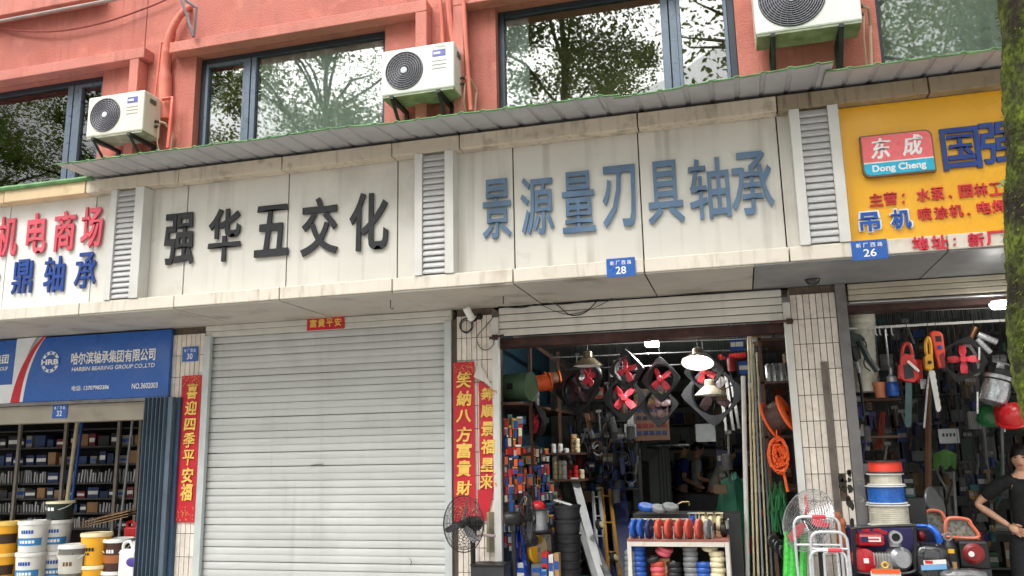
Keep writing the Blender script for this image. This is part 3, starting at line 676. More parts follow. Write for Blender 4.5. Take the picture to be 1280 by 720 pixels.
# ================================================================== air conditioners
m_acw = mat('white_ac_casing', (226, 226, 220), .35, var=.03, scale=3, streak=.25, scol=(170, 160, 140))
m_acy = mat('yellowed_ac_casing', (222, 217, 203), .4, var=.05, scale=3, streak=.5, scol=(150, 130, 96))
m_acb = mat('mossy_ac_base', (150, 156, 134), .7, var=.2, scale=8, blotch=.6, bcol=(104, 116, 74), bsc=7)
m_grille = mat('ac_grille', (70, 66, 76), .5, var=.05)
def ac_unit(label, x0, x1, z0, H, fy, cm, fr, fcx, badge, rings=7):
    W = x1-x0; D = .30; t = thing('air_conditioner', label, 'air conditioner', ((x0+x1)/2, fy+D/2, z0), 'air conditioner units on the upper wall')
    MB().bb((x0, fy, z0+.02), (x1, fy+D, z0+H)).build('casing', cm, t, bev=.018)
    MB().bb((x0+.01, fy+.01, z0), (x1-.01, fy+D-.01, z0+.019)).build('base_pan', m_acb, t)
    c = V((x0+fcx, fy-.004, z0+H*.52))
    MB().lathe([(fr*1.03, 0), (fr*1.03, .004), (fr*.98, .005), (fr*.97, .002)], c, (0, -1, 0), 40).build('fan_opening', flat('fan_dark', (34, 32, 38)), t)
    b = MB()
    for i in range(1, rings+1): b.torus(c+V((0, -.008, 0)), (0, 1, 0), fr*(.18+.82*i/rings), .0035, 36, 5)
    for i in range(24):
        a = 2*math.pi*i/24; d = V((math.cos(a), 0, math.sin(a))); a2 = a+.35; d2 = V((math.cos(a2), 0, math.sin(a2))); b.tube([c+d*fr*.18+V((0, -.006, 0)), c+(d+d2)*.5*fr*.62+V((0, -.006, 0)), c+d2*fr+V((0, -.006, 0))], .0018, 3)
    b.build('fan_grille', mat('grille_wire', (148, 146, 156), .4, var=.02), t)
    MB().lathe([(fr*.17, 0), (fr*.17, .012), (fr*.12, .016)], c, (0, -1, 0), 18).build('hub_cap', flat('hub_grey', (205, 212, 220)), t)
    b = MB(); bx = x0+W*.80; b.bb((bx-W*.09, fy-.003, z0+H*.72), (bx+W*.09, fy+.004, z0+H*.86)); b.build('badge', flat('ac_badge', (96, 98, 168), .4), t)
    MB().box((bx-.02, fy-.004, z0+H*.79), (W*.09, .002, H*.045)).build('badge_mark', m_wht, t)
    if badge: letter('Midea', (bx+.02, fy-.001, z0+H*.925), W*.14, H*.07, 0, flat('ac_word', (150, 148, 145)), t, name='lettering', bold=.0)
    b = MB()
    for i in range(3): b.bb((x0+W*.70, fy-.003, z0+H*(.62-.08*i)), (x0+W*.90, fy+.003, z0+H*(.635-.08*i)))
    b.build('vent_line', flat('ac_line', (150, 148, 146)), t)
    b = MB(); b.bb((x1-.003, fy+.09, z0+H*.76), (x1+.012, fy+.19, z0+H*.86)); b.build('side_handle', flat('ac_handle', (96, 94, 90)), t)
    for zz in (.26, .38): MB().cyl((x1, fy+.2, z0+H*zz), (x1+.05, fy+.2, z0+H*zz), .014, n=8).cyl((x1+.03, fy+.17, z0+H*zz), (x1+.03, fy+.23, z0+H*zz), .012, n=6).build('valve', mat('brass_valve', (90, 80, 70), .4, metal=.6), t)
    for xb in (x0+W*.16, x0+W*.80):
        b = MB(); b.bb((xb-.02, fy-.03, z0-.036), (xb+.02, WY-.01, z0-.002)); b.bb((xb-.02, WY-.035, z0-.42), (xb+.02, WY-.004, z0-.037))
        b.tube([(xb, fy-.01, z0-.03), (xb, WY-.03, z0-.40)], .02, 4); b.build('bracket', mat('ac_bracket', (38, 44, 42), .6, var=.2), t)
    b = MB(); b.tube([(x1+.05, fy+.2, z0+H*.38), (x1+.10, fy+.24, z0+H*.36), (x1+.12, WY-.05, z0+H*.2), (x1+.09, WY-.06, z0-.3)], .014, 6)
    b.tube([(x1+.05, fy+.2, z0+H*.26), (x1+.03, fy+.22, z0-.05), (x1+.05, WY-.06, z0-.4)], .008, 5); b.build('hose', mat('beige_hose', (196, 168, 148), .6), t)
    return t
AY = -.06
a = PY(105, 172, AY); c = PY(181, 113, AY); ac_unit('yellowed air conditioner at the far left above the red lettering', a.x+.02, c.x, zat(140, 169.5, AY)+.0, .50, AY, m_acy, .195, .245, False)
a = PY(476, 123, AY); c = PY(566, 54, AY); ac_unit('white air conditioner between the two middle windows', a.x, c.x+.01, zat(476, 123, AY), .515, AY, m_acw, .20, .255, True)
a = PY(945, 46, AY); c = PY(1079, 29, AY); ac_unit('largest air conditioner, cut off by the top edge at right', a.x, c.x, zat(945, 46, AY), .66, AY, m_acw, .285, .335, True, rings=11)
# ================================================================== pipes, cables and brackets on the wall
m_pipe = mat('red_painted_pipe', (208, 116, 98), .7, var=.1, scale=6, blotch=.3, bcol=(170, 92, 80))
def wire(name, label, pts, r, m, cat='cable', n=6, group=None, smooth=True):
    b = MB(); b.tube(pts, r, n); return b.build(name, m, smooth=smooth, label=label, cat=cat, group=group)
def curve(P, n=10):
    out = []; P = [V(p) for p in P]
    for i in range(len(P)-1):
        p0 = P[max(i-1, 0)]; p1 = P[i]; p2 = P[i+1]; p3 = P[min(i+2, len(P)-1)]
        for j in range(n):
            t = j/n; out.append(.5*((2*p1)+(p2-p0)*t+(2*p0-5*p1+4*p2-p3)*t*t+(3*p1-p0-3*p2+p3)*t**3))
    return out+[P[-1]]
YP = WY-.06
wire('drain_duct', 'thick red painted duct curving down beside the left air conditioner', curve([PY(238, 9, WY), PY(232, 12, YP-.02), PY(222, 24, YP-.04), PY(213, 42, YP-.05), PY(209, 62, YP-.04), PY(207, 90, YP), PY(207, 150, YP)]), [.035]*11+[.04]*10+[.045]*10+[.05]*10+[.06]*10+[.075]*10, m_pipe, 'pipe', 10)
wire('conduit', 'thin red painted conduit left of the thick duct', [PY(219, 40, YP), PY(217.5, 52, YP), PY(201.5, 54, YP), PY(198, 85, YP), PY(193.5, 122, YP)], .012, m_pipe, 'pipe')
wire('conduit', 'bright red painted pipe running down right of the left air conditioner', [PY(203, 124, YP-.1), PY(216, 122, YP-.1), PY(213.5, 150, YP-.1), PY(210, 185, YP-.1)], .022, mat('coral_pipe', (226, 108, 92), .5, var=.06), 'pipe', 8)
wire('conduit', 'painted pipe with a socket joint above the white air conditioner', [PY(549, -6, YP), PY(552, 20, YP), PY(553.5, 55, YP)], .022, m_pipe, 'pipe', 8)
wire('conduit', 'bundle of wrapped pipes bending behind the white air conditioner', curve([PY(560.5, -6, YP), PY(563, 25, YP), PY(568, 55, YP), PY(578, 100, YP-.05)]), .035, m_pipe, 'pipe', 8)
wire('conduit', 'straight painted pipe right of the white air conditioner', [PY(579, -6, YP-.15), PY(583, 60, YP-.15), PY(588.5, 138, YP-.15)], .022, m_pipe, 'pipe', 8)
wire('wall_cable', 'slack red brown cable sagging across the top left wall', curve([PY(-10, 33, YP), PY(25, 38.5, YP), PY(75, 38.5, YP), PY(130, 28, YP), PY(185, 9, YP), PY(215, -4, YP)]), .011, mat('cable_red', (140, 66, 58), .6))
wire('wall_pipe', 'grey pipe running along the top left ledge', [PY(-10, 28.5, .1), PY(150, -2, .1)], .02, mat('grey_pipe', (150, 140, 134), .4, metal=.3), 'pipe', 8)
MB().bb((-13, .16, zat(60, 8, .16)), (xat(95, 0, .16)+.3, WY-.01, zat(60, 8, .16)+.7)).build('upper_ledge', m_stucco2, bld, bev=.01)
br = thing('iron_bracket', 'weathered steel bracket frame above the second window hood', 'bracket', PY(243, 46, .1))
b = MB()
for p, q in (((226, -4), (241.5, 46)), ((232, 0), (246, 10)), ((246, 9), (242.5, 46))): b.tube([PY(*p, .1), PY(*q, .12)], .018, 4)
b.build('angle_bars', mat('weathered_steel', (128, 120, 124), .5, metal=.5, var=.15), br)
# ================================================================== camera, wires and hooks under the soffit
sc = thing('security_camera', 'white bullet security camera on the second pillar', 'security camera', PY(590, 400, -.1))
p0 = PY(583, 385.5, -.22); p1 = PY(590, 399, -.14); ax = (p1-p0).normalized()
MB().cyl(p0, p1, .034, n=18).cyl(p0-ax*.012, p0, .03, .034, n=18).build('housing', flat('camera_white', (226, 226, 222), .35), sc, smooth=True)
MB().tube([p1, PY(592, 401, -.12), PY(598, 396.5, -.06), PY(600, 396, -.01)], .014, 6).build('arm', m_black, sc)
MB().lathe([(.03, 0), (.03, .02)], PY(600, 396, .0), (0, -1, 0), 10).build('mount', m_black, sc)
c = PY(583, 406, -.03); wire('coiled_wire', 'coil of dark wire hanging below the security camera', [c+V(((.06+.008*math.sin(i*.11))*math.cos(i*.35), -.012*i/55, -.02*(i/55)+(.062+.008*math.sin(i*.13))*math.sin(i*.35))) for i in range(56)], .004, m_black)
wire('wire', 'thin wire drooping over the tiles right of the security camera', curve([PY(617, 396, -.03), PY(606, 409, -.03), PY(596, 422, -.03), PY(600, 434, -.03), PY(608, 437.5, -.03), PY(616, 432, -.03), PY(618, 424, -.03)]), .004, m_black)
for i, (x, y) in enumerate(((618.5, 421.5), (987, 401.5))):
    q = thing('shutter_catch', ['rusty bolt catch on the rail left of the open shop', 'rusty bolt catch on the rail beside the third pillar'][i], 'catch', PY(x, y, -.05), 'rusty bolt catches')
    p = PY(x, y, -.05); MB().box(p, (.05, .03, .045)).build('lug', m_lintel, q); MB().tube([p+V((-.05, -.01, -.01)) if i == 0 else p+V((-.16, -.01, .0)), p+V((.09, -.015, .012)) if i == 0 else p+V((.03, -.01, 0))], .011, 6).build('rod', m_lintel, q)
YS = -.02
wire('wire', 'slack dark wire looping below the soffit over the open shop', curve([PY(690, 376, YS), PY(700, 384, YS), PY(711, 393, YS), PY(722, 394, YS), PY(735, 388, YS), PY(748, 374, YS)]), .005, m_black)
wire('wire', 'thin second wire loop below the soffit over the open shop', curve([PY(676, 381, YS), PY(692, 388, YS), PY(712, 393, YS), PY(740, 386, YS), PY(766, 373, YS)]), .003, m_black)
wire('wire', 'cable run along the soffit edge above the open shop', curve([PY(622, 383, YS), PY(652, 384.5, YS), PY(676, 379, YS), PY(705, 380, YS), PY(750, 374, YS), PY(830, 368, YS), PY(900, 365, YS), PY(975, 361, YS)]), .006, m_black)
for i, (x, y) in enumerate(((488, 375), (629, 370))):
    p = PZ(x, y, 2.975); wire('ceiling_hook', ['bent wire hook under the soffit over the closed shutter', 'straight wire hook under the soffit near the security camera'][i], [p, p+V((0, 0, -.07)), p+V((.02, 0, -.085)), p+V((.03, 0, -.07))][:4 if i == 0 else 2], .004, m_charcoal, 'hook')
dm = thing('dome_camera', 'small dark dome lamp under the grey soffit near the third pillar', 'dome camera', PZ(1015, 348, 2.97))
p = PZ(1015.5, 349, 2.975); MB().lathe([(.0, -.055), (.03, -.05), (.05, -.03), (.055, -.012)], p, (0, 0, 1), 16, cap=False).build('dome', flat('dome_dark', (50, 50, 52), .15), dm, smooth=True); MB().lathe([(.06, -.012), (.06, .0)], p, (0, 0, 1), 16).build('rim', m_black, dm)
# ================================================================== trees across the road (seen mirrored in the windows)
m_leaf = mat('leaf_green', (74, 98, 44), .5, var=.35, scale=1.3, rnd_=.15)
m_leaf2 = mat('leaf_olive', (92, 104, 52), .5, var=.35, scale=1.3)
def leafy(m, c):
    t = m.node_tree; p = t.nodes['Principled BSDF']; o = t.nodes['Material Output']; tr = t.nodes.new('ShaderNodeBsdfTranslucent'); tr.inputs[0].default_value = rgb(*c); mx = t.nodes.new('ShaderNodeMixShader'); mx.inputs[0].default_value = .45
    t.links.new(p.outputs[0], mx.inputs[1]); t.links.new(tr.outputs[0], mx.inputs[2]); t.links.new(mx.outputs[0], o.inputs[0])
leafy(m_leaf, (124, 156, 58)); leafy(m_leaf2, (142, 158, 70))
m_bark = mat('grey_bark', (78, 68, 56), .9, var=.25, scale=5, bump=1.0, bscale=25)
def leafy_mesh(name, seed, H, R, n, m, zb, leaf=.135, shape=1.):
    random.seed(seed); b = MB(); tips = []
    for i in range(90):
        a = U(0, 6.283); t = U(0, 1); zz = zb + (H-zb)*(.05+.92*t); rr = R*shape*math.sqrt(max(.05, 1-((t-.42)/.62)**2))*U(.15, 1)
        tips.append((V((rr*math.cos(a), rr*math.sin(a), zz)), U(.45, 1.05)))
    per = n//len(tips)
    for c, s_ in tips:
        for k in range(per):
            d = V((random.gauss(0, 1), random.gauss(0, 1), random.gauss(0, .7)))*s_*.62; p = c+d
            u = V((U(-1, 1), U(-1, 1), U(-.7, .5))).normalized(); v = u.cross(V((U(-1, 1), U(-1, 1), U(-1, 1)))).normalized(); L_ = leaf*U(.6, 1.3)
            b.add([p-u*L_*.5, p+v*L_*.28, p+u*L_*.5, p-v*L_*.28], [(0, 1, 2, 3)])
    me = bpy.data.meshes.new(name); me.from_pydata(b.v, [], b.f); me.materials.append(m); me.update()
    return me, tips
def wood_mesh(tips, H, zb, r0, seed, lean=0):
    random.seed(seed); b = MB(); top = V((lean, 0, H*.9)); trunk = [V((lean*(i/10)**1.5 + .12*math.sin(i*.9), .1*math.sin(i*1.3), H*.9*i/10)) for i in range(11)]
    b.tube(trunk, [r0*(1-.085*i)+.01 for i in range(11)], 9)
    for c, s_ in tips[::3]:
        k = min(9, max(3, int(10*(c.z-1.8)/(H*.9)))); p = trunk[k]; q = p.lerp(c, .5)+V((0, 0, .5))
        b.tube([p, q, c], [r0*.34*(1-.06*k), r0*.2, .015], 5)
    return b
spots = [(-27.5, -15.5, 17, 4.6), (-20.5, -15, 18.5, 5.0), (-12.6, -15.3, 18.0, 5.0), (-4.2, -14.6, 18.4, 4.5), (7.6, -15.6, 16.8, 3.4), (1.2, -21, 12.6, 3.6)]
names = ['tall leafy street tree across the road, mirrored in the far left window', 'tallest leafy street tree across the road, second from the left', 'leafy street tree across the road, mirrored in the curtained window', 'leafy street tree across the road, mirrored in the widest window', 'slender leafy street tree across the road, mirrored above the yellow sign', 'low distant tree across the road, mirrored in the narrow bright pane']
for i, (x, y, H, R) in enumerate(spots):
    t = thing('street_tree', names[i], 'tree', (x, y, -.12), 'street trees across the road')
    me, tips = leafy_mesh('crown', 20+i, H, R, (60000 if i == 3 else 42000) if i < 5 else 14000, m_leaf if i % 2 else m_leaf2, H*(.18 if i == 3 else .30))
    link('crown', me, t, 0, loc=(x, y, -.12)); tag(kids(t)[-1], kind='stuff')
    wm = wood_mesh(tips, H, H*.3, .26, 40+i, U(-.6, .6)).mesh('trunk', m_bark, True, off=V((0, 0, 0))); link('trunk', wm, t, 0, loc=(x, y, -.12))
# ================================================================== mossy trunk at the right edge
TY = -4.3
edge = [(1249, -90), (1252, 0), (1257, 100), (1260, 200), (1259, 300), (1262, 380), (1262, 430), (1270, 480), (1282, 520), (1305, 590), (1338, 700)]
R0 = .16
tt = thing('street_tree', 'moss covered trunk of the street tree at the right edge', 'tree', V((PY(1340, 700, TY).x+.4, TY, 0)))
path = []
for x, y in edge:
    p = PY(x, y, TY); path.append(p + V((R0*.985, 0, 0)))
lo = path[-1]; path += [V((lo.x+.10, TY, .5)), V((lo.x+.16, TY, 0.0))]
p_ = path[0]; path = [V((p_.x-.02, TY, 7.2)), V((p_.x-.01, TY, 5.6))] + path
path = curve([tuple(p) for p in path[::-1]], 12)
n = 56; P = []
for i, p in enumerate(path):
    rr = R0*(1+.35*max(0, 1-p.z/.6)**2)*(1 if p.z < 3.5 else 1-.04*(p.z-3.5))
    for k in range(n):
        a = 2*math.pi*k/n; d = V((math.cos(a), math.sin(a), 0)); q = p + d*rr
        h = .010*mnoise.fractal(V((q.x*9, q.y*9, q.z*3.5)), 1.0, 2.0, 4)+.007*mnoise.fractal(V((q.x*42, q.y*42, q.z*30)), .8, 2.1, 4)
        P.append(q + d*h)
b = MB(); b.add(P, [(i*n+k, i*n+(k+1) % n, (i+1)*n+(k+1) % n, (i+1)*n+k) for i in range(len(path)-1) for k in range(n)])
mm = bpy.data.materials.new('mossy_bark'); mm.use_nodes = True; T = mm.node_tree; pr = T.nodes['Principled BSDF']; pr.inputs['Roughness'].default_value = .95
g = T.nodes.new('ShaderNodeNewGeometry')
def nz(s_, d): 
    q = T.nodes.new('ShaderNodeTexNoise'); q.inputs['Scale'].default_value = s_; q.inputs['Detail'].default_value = d; T.links.new(g.outputs['Position'], q.inputs['Vector']); return q
n1, n2, n3 = nz(6, 8), nz(60, 6), nz(14, 6)
r1 = T.nodes.new('ShaderNodeValToRGB'); r1.color_ramp.elements[0].position = .40; r1.color_ramp.elements[0].color = rgb(48, 38, 26); r1.color_ramp.elements[1].position = .56; r1.color_ramp.elements[1].color = rgb(92, 108, 28)
e = r1.color_ramp.elements.new(.66); e.color = rgb(132, 146, 40)
mxx = T.nodes.new('ShaderNodeMix'); mxx.data_type = 'RGBA'; mxx.blend_type = 'MULTIPLY'; mxx.inputs[0].default_value = .85
r2 = T.nodes.new('ShaderNodeValToRGB'); r2.color_ramp.elements[0].position = .38; r2.color_ramp.elements[0].color = (.16, .14, .1, 1); r2.color_ramp.elements[1].position = .62; r2.color_ramp.elements[1].color = (1, 1, 1, 1)
T.links.new(n1.outputs['Fac'], r1.inputs[0]); T.links.new(n2.outputs['Fac'], r2.inputs[0]); T.links.new(r1.outputs[0], mxx.inputs[6]); T.links.new(r2.outputs[0], mxx.inputs[7]); T.links.new(mxx.outputs[2], pr.inputs['Base Color'])
bp = T.nodes.new('ShaderNodeBump'); bp.inputs['Strength'].default_value = 1; bp.inputs['Distance'].default_value = .02; T.links.new(n3.outputs['Fac'], bp.inputs['Height']); T.links.new(bp.outputs[0], pr.inputs['Normal'])
b.build('trunk', mm, tt, smooth=True)
# moss tufts as short blades along the bark
random.seed(3); b = MB()
for i in range(5200):
    k = int(U(8, len(path)-30)); p = path[k]; a = U(2.2, 5.6)
    if mnoise.noise(V((p.x*6+a, p.y*6, p.z*6+a*2))) < -.08: continue
    d = V((math.cos(a), math.sin(a), 0)); q = p + d*R0*1.02 + V((0, 0, U(-.05, .05))); t_ = V((-d.y, d.x, 0)); L_ = U(.006, .016)
    b.add([q-t_*.003, q+t_*.003, q+d*L_+V((U(-.006, .006), 0, U(-.012, .004)))], [(0, 1, 2)])
me = bpy.data.meshes.new('moss'); me.from_pydata([tuple(V(v)-ORG[tt]) for v in b.v], [], b.f); me.materials.append(mat('moss_blade', (120, 136, 40), .9, var=.4, scale=15)); link('moss', me, tt, kind='stuff')
# crown above the frame, overhanging the pavement
random.seed(9)
me, tips = leafy_mesh('crown', 77, 3.6, 2.6, 5200, m_leaf, .4, .12)
pt = path[-1]
link('crown', me, tt, 0, loc=(pt.x+.6, pt.y-.8, 6.9), kind='stuff')
bw = MB()
for c, s_ in tips[::2]:
    q = V((pt.x+.6, pt.y-.8, 6.9))+c; bw.tube([V((pt.x, pt.y, 7.0)), V((pt.x, pt.y, 7.1)).lerp(q, .5)+V((0, 0, .3)), q], [.07, .04, .012], 5)
bw.build('limb', m_bark, tt)
b = MB()
for (x, y, s_) in ((1256, 233, .05), (1259, 228, .05)):
    p = PY(x, y, TY-.1); b.add([p, p+V((-.015, -.02, .006)), p+V((-.035, -.02, -.004)), p+V((-.015, -.02, -.006))], [(0, 1, 2, 3)])
b.build('leaf_sprig', mat('pale_leaf', (120, 150, 90), .5), tt); tag(kids(tt)[-1], kind='stuff')
# ================================================================== shared small goods
def proto(fn):                      # a thing built at the origin, kept as the first of its kind
    return fn
COLS = {'white': (226, 226, 222), 'cream': (226, 214, 176), 'yellow': (232, 176, 40), 'orange': (226, 96, 36), 'red': (196, 36, 40), 'blue': (30, 82, 168), 'navy': (24, 36, 84), 'green': (44, 110, 66), 'teal': (30, 112, 120), 'black': (26, 26, 28), 'grey': (120, 122, 124), 'silver': (176, 178, 180), 'brown': (112, 76, 48), 'tan': (172, 134, 92), 'pink': (214, 92, 104), 'purple': (70, 56, 140), 'lightblue': (118, 168, 214), 'lime': (96, 190, 60)}
def pm(c, rough=.45, metal=0.): return mat('paint_%s_%d_%d' % (c, int(rough*100), int(metal*100)), COLS[c], rough, metal, var=.08, scale=7)
def pmd(c): return mat('shadowed_%s' % c, tuple(int(v*.62) for v in COLS[c]), .65, var=.15, scale=9)  # same paints darkened, shade of the dim shop interiors put into the colour
m_card = mat('cardboard', (158, 122, 84), .8, var=.1, scale=5)
m_shelf = mat('dark_shelf_steel', (58, 56, 56), .5, metal=.2, var=.15)
m_clear = glass('clear_plastic', .12, (.8, .84, .86), .15)
_bm = {}
def box_item(name, label, cat, c, d, m, group, rot=None, stripe=None):
    """small packed item: a carton with a printed band"""
    key = (round(d[0], 2), round(d[1], 2), round(d[2], 2), m.name)
    if key not in _bm: _bm[key] = MB().box((0, 0, d[2]/2), d).mesh('carton', m, off=V((0, 0, 0)))
    o = link(name, _bm[key], None, 0, loc=V(c), label=label, cat=cat, group=group, rot=rot)
    if stripe:
        k2 = key+(stripe.name,)
        if k2 not in _bm: _bm[k2] = MB().box((0, -d[1]/2-.001, d[2]*.5), (d[0]*.9, .002, d[2]*.34)).mesh('printed_band', stripe, off=V((0, 0, 0)))
        o2 = link('printed_band', _bm[k2], None); o2.parent = o
    return o
# ================================================================== left shop: shelving with bearings
SX0, SX1, SYY = -10.8, -6.35, 1.75
zsh = [zat(40, y, SYY-.15) for y in (538, 559.5, 581.5, 604, 623, 641, 660, 680)]
rk = thing('bearing_rack', 'dark steel shelving along the back of the left shop', 'shelving', (-8, SYY, 0))
for z in zsh: MB().bb((SX0, SYY-.16, z-.02), (SX1, SYY+.2, z)).build('shelf', m_shelf, rk)
for z in (.3, .05): MB().bb((SX0, SYY-.16, z-.02), (SX1, SYY+.2, z)).build('shelf', m_shelf, rk)
for x in (20, 78, 145, 172):
    X = xat(x, 600, SYY-.18); MB().bb((X-.02, SYY-.2, 0), (X+.02, SYY-.165, 2.6)).build('upright', mat('pale_upright', (150, 142, 130), .6, var=.1), rk)
MB().bb((SX0, SYY+.2, 0), (SX1, SYY+.23, 2.8)).build('back_panel', flat('rack_back', (40, 38, 38), .9), rk)
random.seed(12)
z_all = zsh
lab0 = {'silver': ('bearing_box', 'narrow silver bearing box standing on the back shelves', 'bearing box'), 'blue': ('parts_box', 'blue and white parts box on the back shelves', 'box'), 'white': ('parts_box', 'white parts box on the back shelves', 'box'), 'tan': ('parts_box', 'brown cardboard parts box on the back shelves', 'box'), 'dark': ('parts_box', 'dark parts box in the shade of the back shelves', 'box'), 'red': ('parts_box', 'dark red parts box on the back shelves', 'box')}
dkm = flat('dark_carton', (52, 50, 54), .7)
ordn = ['second', 'third', 'fourth', 'fifth', 'sixth', 'seventh']
for r, z in enumerate(z_all[1:7]):
    lab = {k_: (a_, b_.replace('the back shelves', 'the %s shelf down of the left shop' % ordn[r]), c_) for k_, (a_, b_, c_) in lab0.items()}
    x = xat(-6, 600, SYY); zh = z_all[r]-z-.03 if r < 7 else .2; zh = max(.10, zh)
    xe = xat(182, 560, SYY)
    while x < xe:
        ph_ = mnoise.noise(V((x*1.4, r*3.7, 2)))
        if r in (2, 4, 5) and ph_ > -.25:
            w_ = .022; h_ = zh*U(.6, .85); box_item(*lab['silver'], (x+w_/2, SYY-.06, z+.001), (w_, .12, h_), mat('silver_box_%d' % int(U(0, 3)), (150+int(U(-30, 30)),)*3, .35, .4, var=.05), 'silver boxes on the back shelves', rot=(0, U(-.12, .12), 0)); x += w_+U(.012, .03)
        else:
            kind = random.choice(['blue', 'white', 'tan', 'dark', 'dark', 'red', 'blue']) if r != 1 else random.choice(['blue', 'blue', 'white', 'tan'])
            w_ = random.choice([.09, .12, .16]); h_ = zh*random.choice([.5, .65, .8]); m_ = {'blue': mat('dull_blue_box', (40, 58, 96), .65, rnd_=.35), 'white': mat('dull_white_box', (150, 148, 142), .6, rnd_=.2), 'tan': m_card, 'dark': dkm, 'red': mat('dull_red_box', (120, 40, 40), .6)}[kind]
            box_item(*lab[kind], (x+w_/2, SYY-.05, z+.001), (w_, .14, h_), m_, 'boxes on the back shelves', stripe=pm('white') if kind in ('blue', 'dark', 'red') and rnd() < .6 else (pm('blue') if kind == 'white' else None)); x += w_+U(.01, .06)
for i, (xp, w_, m_) in enumerate(((80, .05, 'cream'), (86, .035, 'blue'), (150, .03, 'silver'))):
    X = xat(xp, 600, 1.2); b = MB(); b.cyl((X, 1.2, 0), (X+.05, 1.3, 2.3), w_*.5, n=8)
    b.build('leaning_pole', pm(m_), label=['cream pole leaning on the rack of the left shop', 'blue pole leaning on the rack of the left shop', 'thin silver pole leaning on the rack of the left shop'][i], cat='pole', group='poles leaning on the rack')
# ================================================================== paint buckets
def bucket_parts(t, r, h, body, lid, label_m=None, band=None, handle=True):
    MB().lathe([(r*.86, 0), (r*.88, .01), (r*.99, h*.86), (r*.99, h*.9)], (0, 0, 0), n=28).build('body', body, t, smooth=True)
    MB().lathe([(r*1.0, h*.88), (r*1.05, h*.885), (r*1.05, h*.97), (r*1.02, h), (r*.96, h), (r*.94, h*.985), (0.001, h*.985)], (0, 0, 0), n=28, cap=False).build('lid', lid, t, smooth=True)
    if label_m:
        n = 14; P = []
        for i in range(n+1):
            a = math.radians(-150+120*i/n)
            for zz in (band[0], band[1]):
                rr = r*(.88+.11*zz/.86)+.0022; P.append((rr*math.cos(a), rr*math.sin(a), h*zz))
        MB().add(P, [(2*i, 2*i+2, 2*i+3, 2*i+1) for i in range(n)]).build('label_band', label_m, t, smooth=True)
    if handle:
        MB().tube([(-r*1.06, 0, h*.86)] + [(-r*1.08*math.cos(math.pi*i/10), -r*.55*math.sin(math.pi*i/10)-r*.9*math.sin(math.pi*i/10)**.5*.35, h*.86-h*.34*math.sin(math.pi*i/10)) for i in range(1, 10)] + [(r*1.06, 0, h*.86)], .004, 5).build('handle', pm('white'), t)
def print_on(t, s_, r, h, zz, wd, hh, m, ang=-90, bold=.01):
    """printed marks too small to read in the photograph: a short row of blocks"""
    n = len(s_); P = []; F = []
    for i in range(n):
        for q in range(5):
            u = ((i+.12+.76*q/4)/n-.5)*wd
            for v in (-.5, .5):
                z = h*zz+v*hh; rr = r*(.88+.11*(z/h)/.86)+.0035; a = math.radians(ang)+u/rr; P.append((rr*math.cos(a), rr*math.sin(a), z))
        F += [(10*i+2*q, 10*i+2*q+2, 10*i+2*q+3, 10*i+2*q+1) for q in range(4)]
    me = bpy.data.meshes.new('print'); me.from_pydata(P, [], F); me.materials.append(m); me.update(); return link('print', me, t, kind='stuff')
BY = .12
def bucket(kind, loc, label, rotz=0., r=.148, h=.315):
    t = thing('paint_bucket', label, 'bucket', (0, 0, 0), 'paint buckets stacked at the left shop')
    if kind == 'white': bucket_parts(t, r, h, pm('white'), pm('white'), flat('label_azure', (52, 130, 190)), (.22, .46), False); print_on(t, '-----', r, h, .34, .16, .03, m_wht); print_on(t, '-----', r, h, .66, .13, .035, pm('blue'))
    if kind == 'yellow': bucket_parts(t, r, h, mat('amber_bucket', (238, 172, 36), .35, var=.04), mat('amber_lid', (244, 204, 110), .4, var=.04), flat('label_dark', (60, 40, 30)), (.3, .62), False); 
    if kind == 'yellow2': bucket_parts(t, r, h, mat('amber_bucket', (238, 172, 36), .35, var=.04), mat('pale_lid', (240, 222, 176), .4, var=.04), None, None, False); print_on(t, '-----', r, h, .5, .15, .035, pm('black')); print_on(t, '--', r, h, .36, .06, .02, pm('black'))
    if kind == 'grey': bucket_parts(t, r, h, mat('silver_bucket', (120, 118, 112), .35, .4, var=.06), pm('white'), flat('label_silver', (188, 186, 176)), (.12, .7)); print_on(t, '---', r, h, .42, .1, .04, pm('brown'))
    if kind == 'brown': bucket_parts(t, r, h, mat('umber_bucket', (70, 42, 34), .35, var=.06), pm('white'), flat('label_copper', (160, 96, 52)), (.25, .5)); print_on(t, '---', r, h, .62, .09, .035, pm('white'))
    if kind == 'black': bucket_parts(t, r, h, mat('dark_green_bucket', (30, 44, 38), .4, var=.06), pm('cream'), None); print_on(t, '--', r, h, .6, .09, .035, m_wht)
    t.location = loc; t.rotation_euler = (0, 0, rotz); return t
def zof(x, y, Y=BY): return zat(x, y, Y)
H_ = .315
def stack(kinds, x, ytop, Y, words, rot=0.):
    p = PY(x, ytop, Y); z = p.z-H_; X = xat(x, 690, Y)
    for i, (k_, lb_) in enumerate(zip(kinds, words)):
        if z < 0.01: z = max(z, .005)
        bucket(k_, (X, Y, z), lb_, rot+U(-.1, .1)); z -= H_+.002
    return X, z+H_
tops = []
tops.append(stack(['yellow', 'yellow', 'yellow'], 4, 652, BY, ['topmost yellow bucket at the left photo edge', 'middle yellow bucket at the left photo edge', 'lowest yellow bucket at the left photo edge'], .6))
tops.append(stack(['white', 'white', 'white'], 40, 650.5, BY-.06, ['topmost white bucket with an azure label beside the yellow stack', 'second white bucket with an azure label beside the yellow stack', 'lowest white bucket with an azure label beside the yellow stack'], .3))
tops.append(stack(['white', 'white', 'white'], 69, 649.5, BY+.16, ['white bucket directly under the cream lidded bucket', 'white bucket second below the cream lidded bucket', 'white bucket third below the cream lidded bucket'], .5))
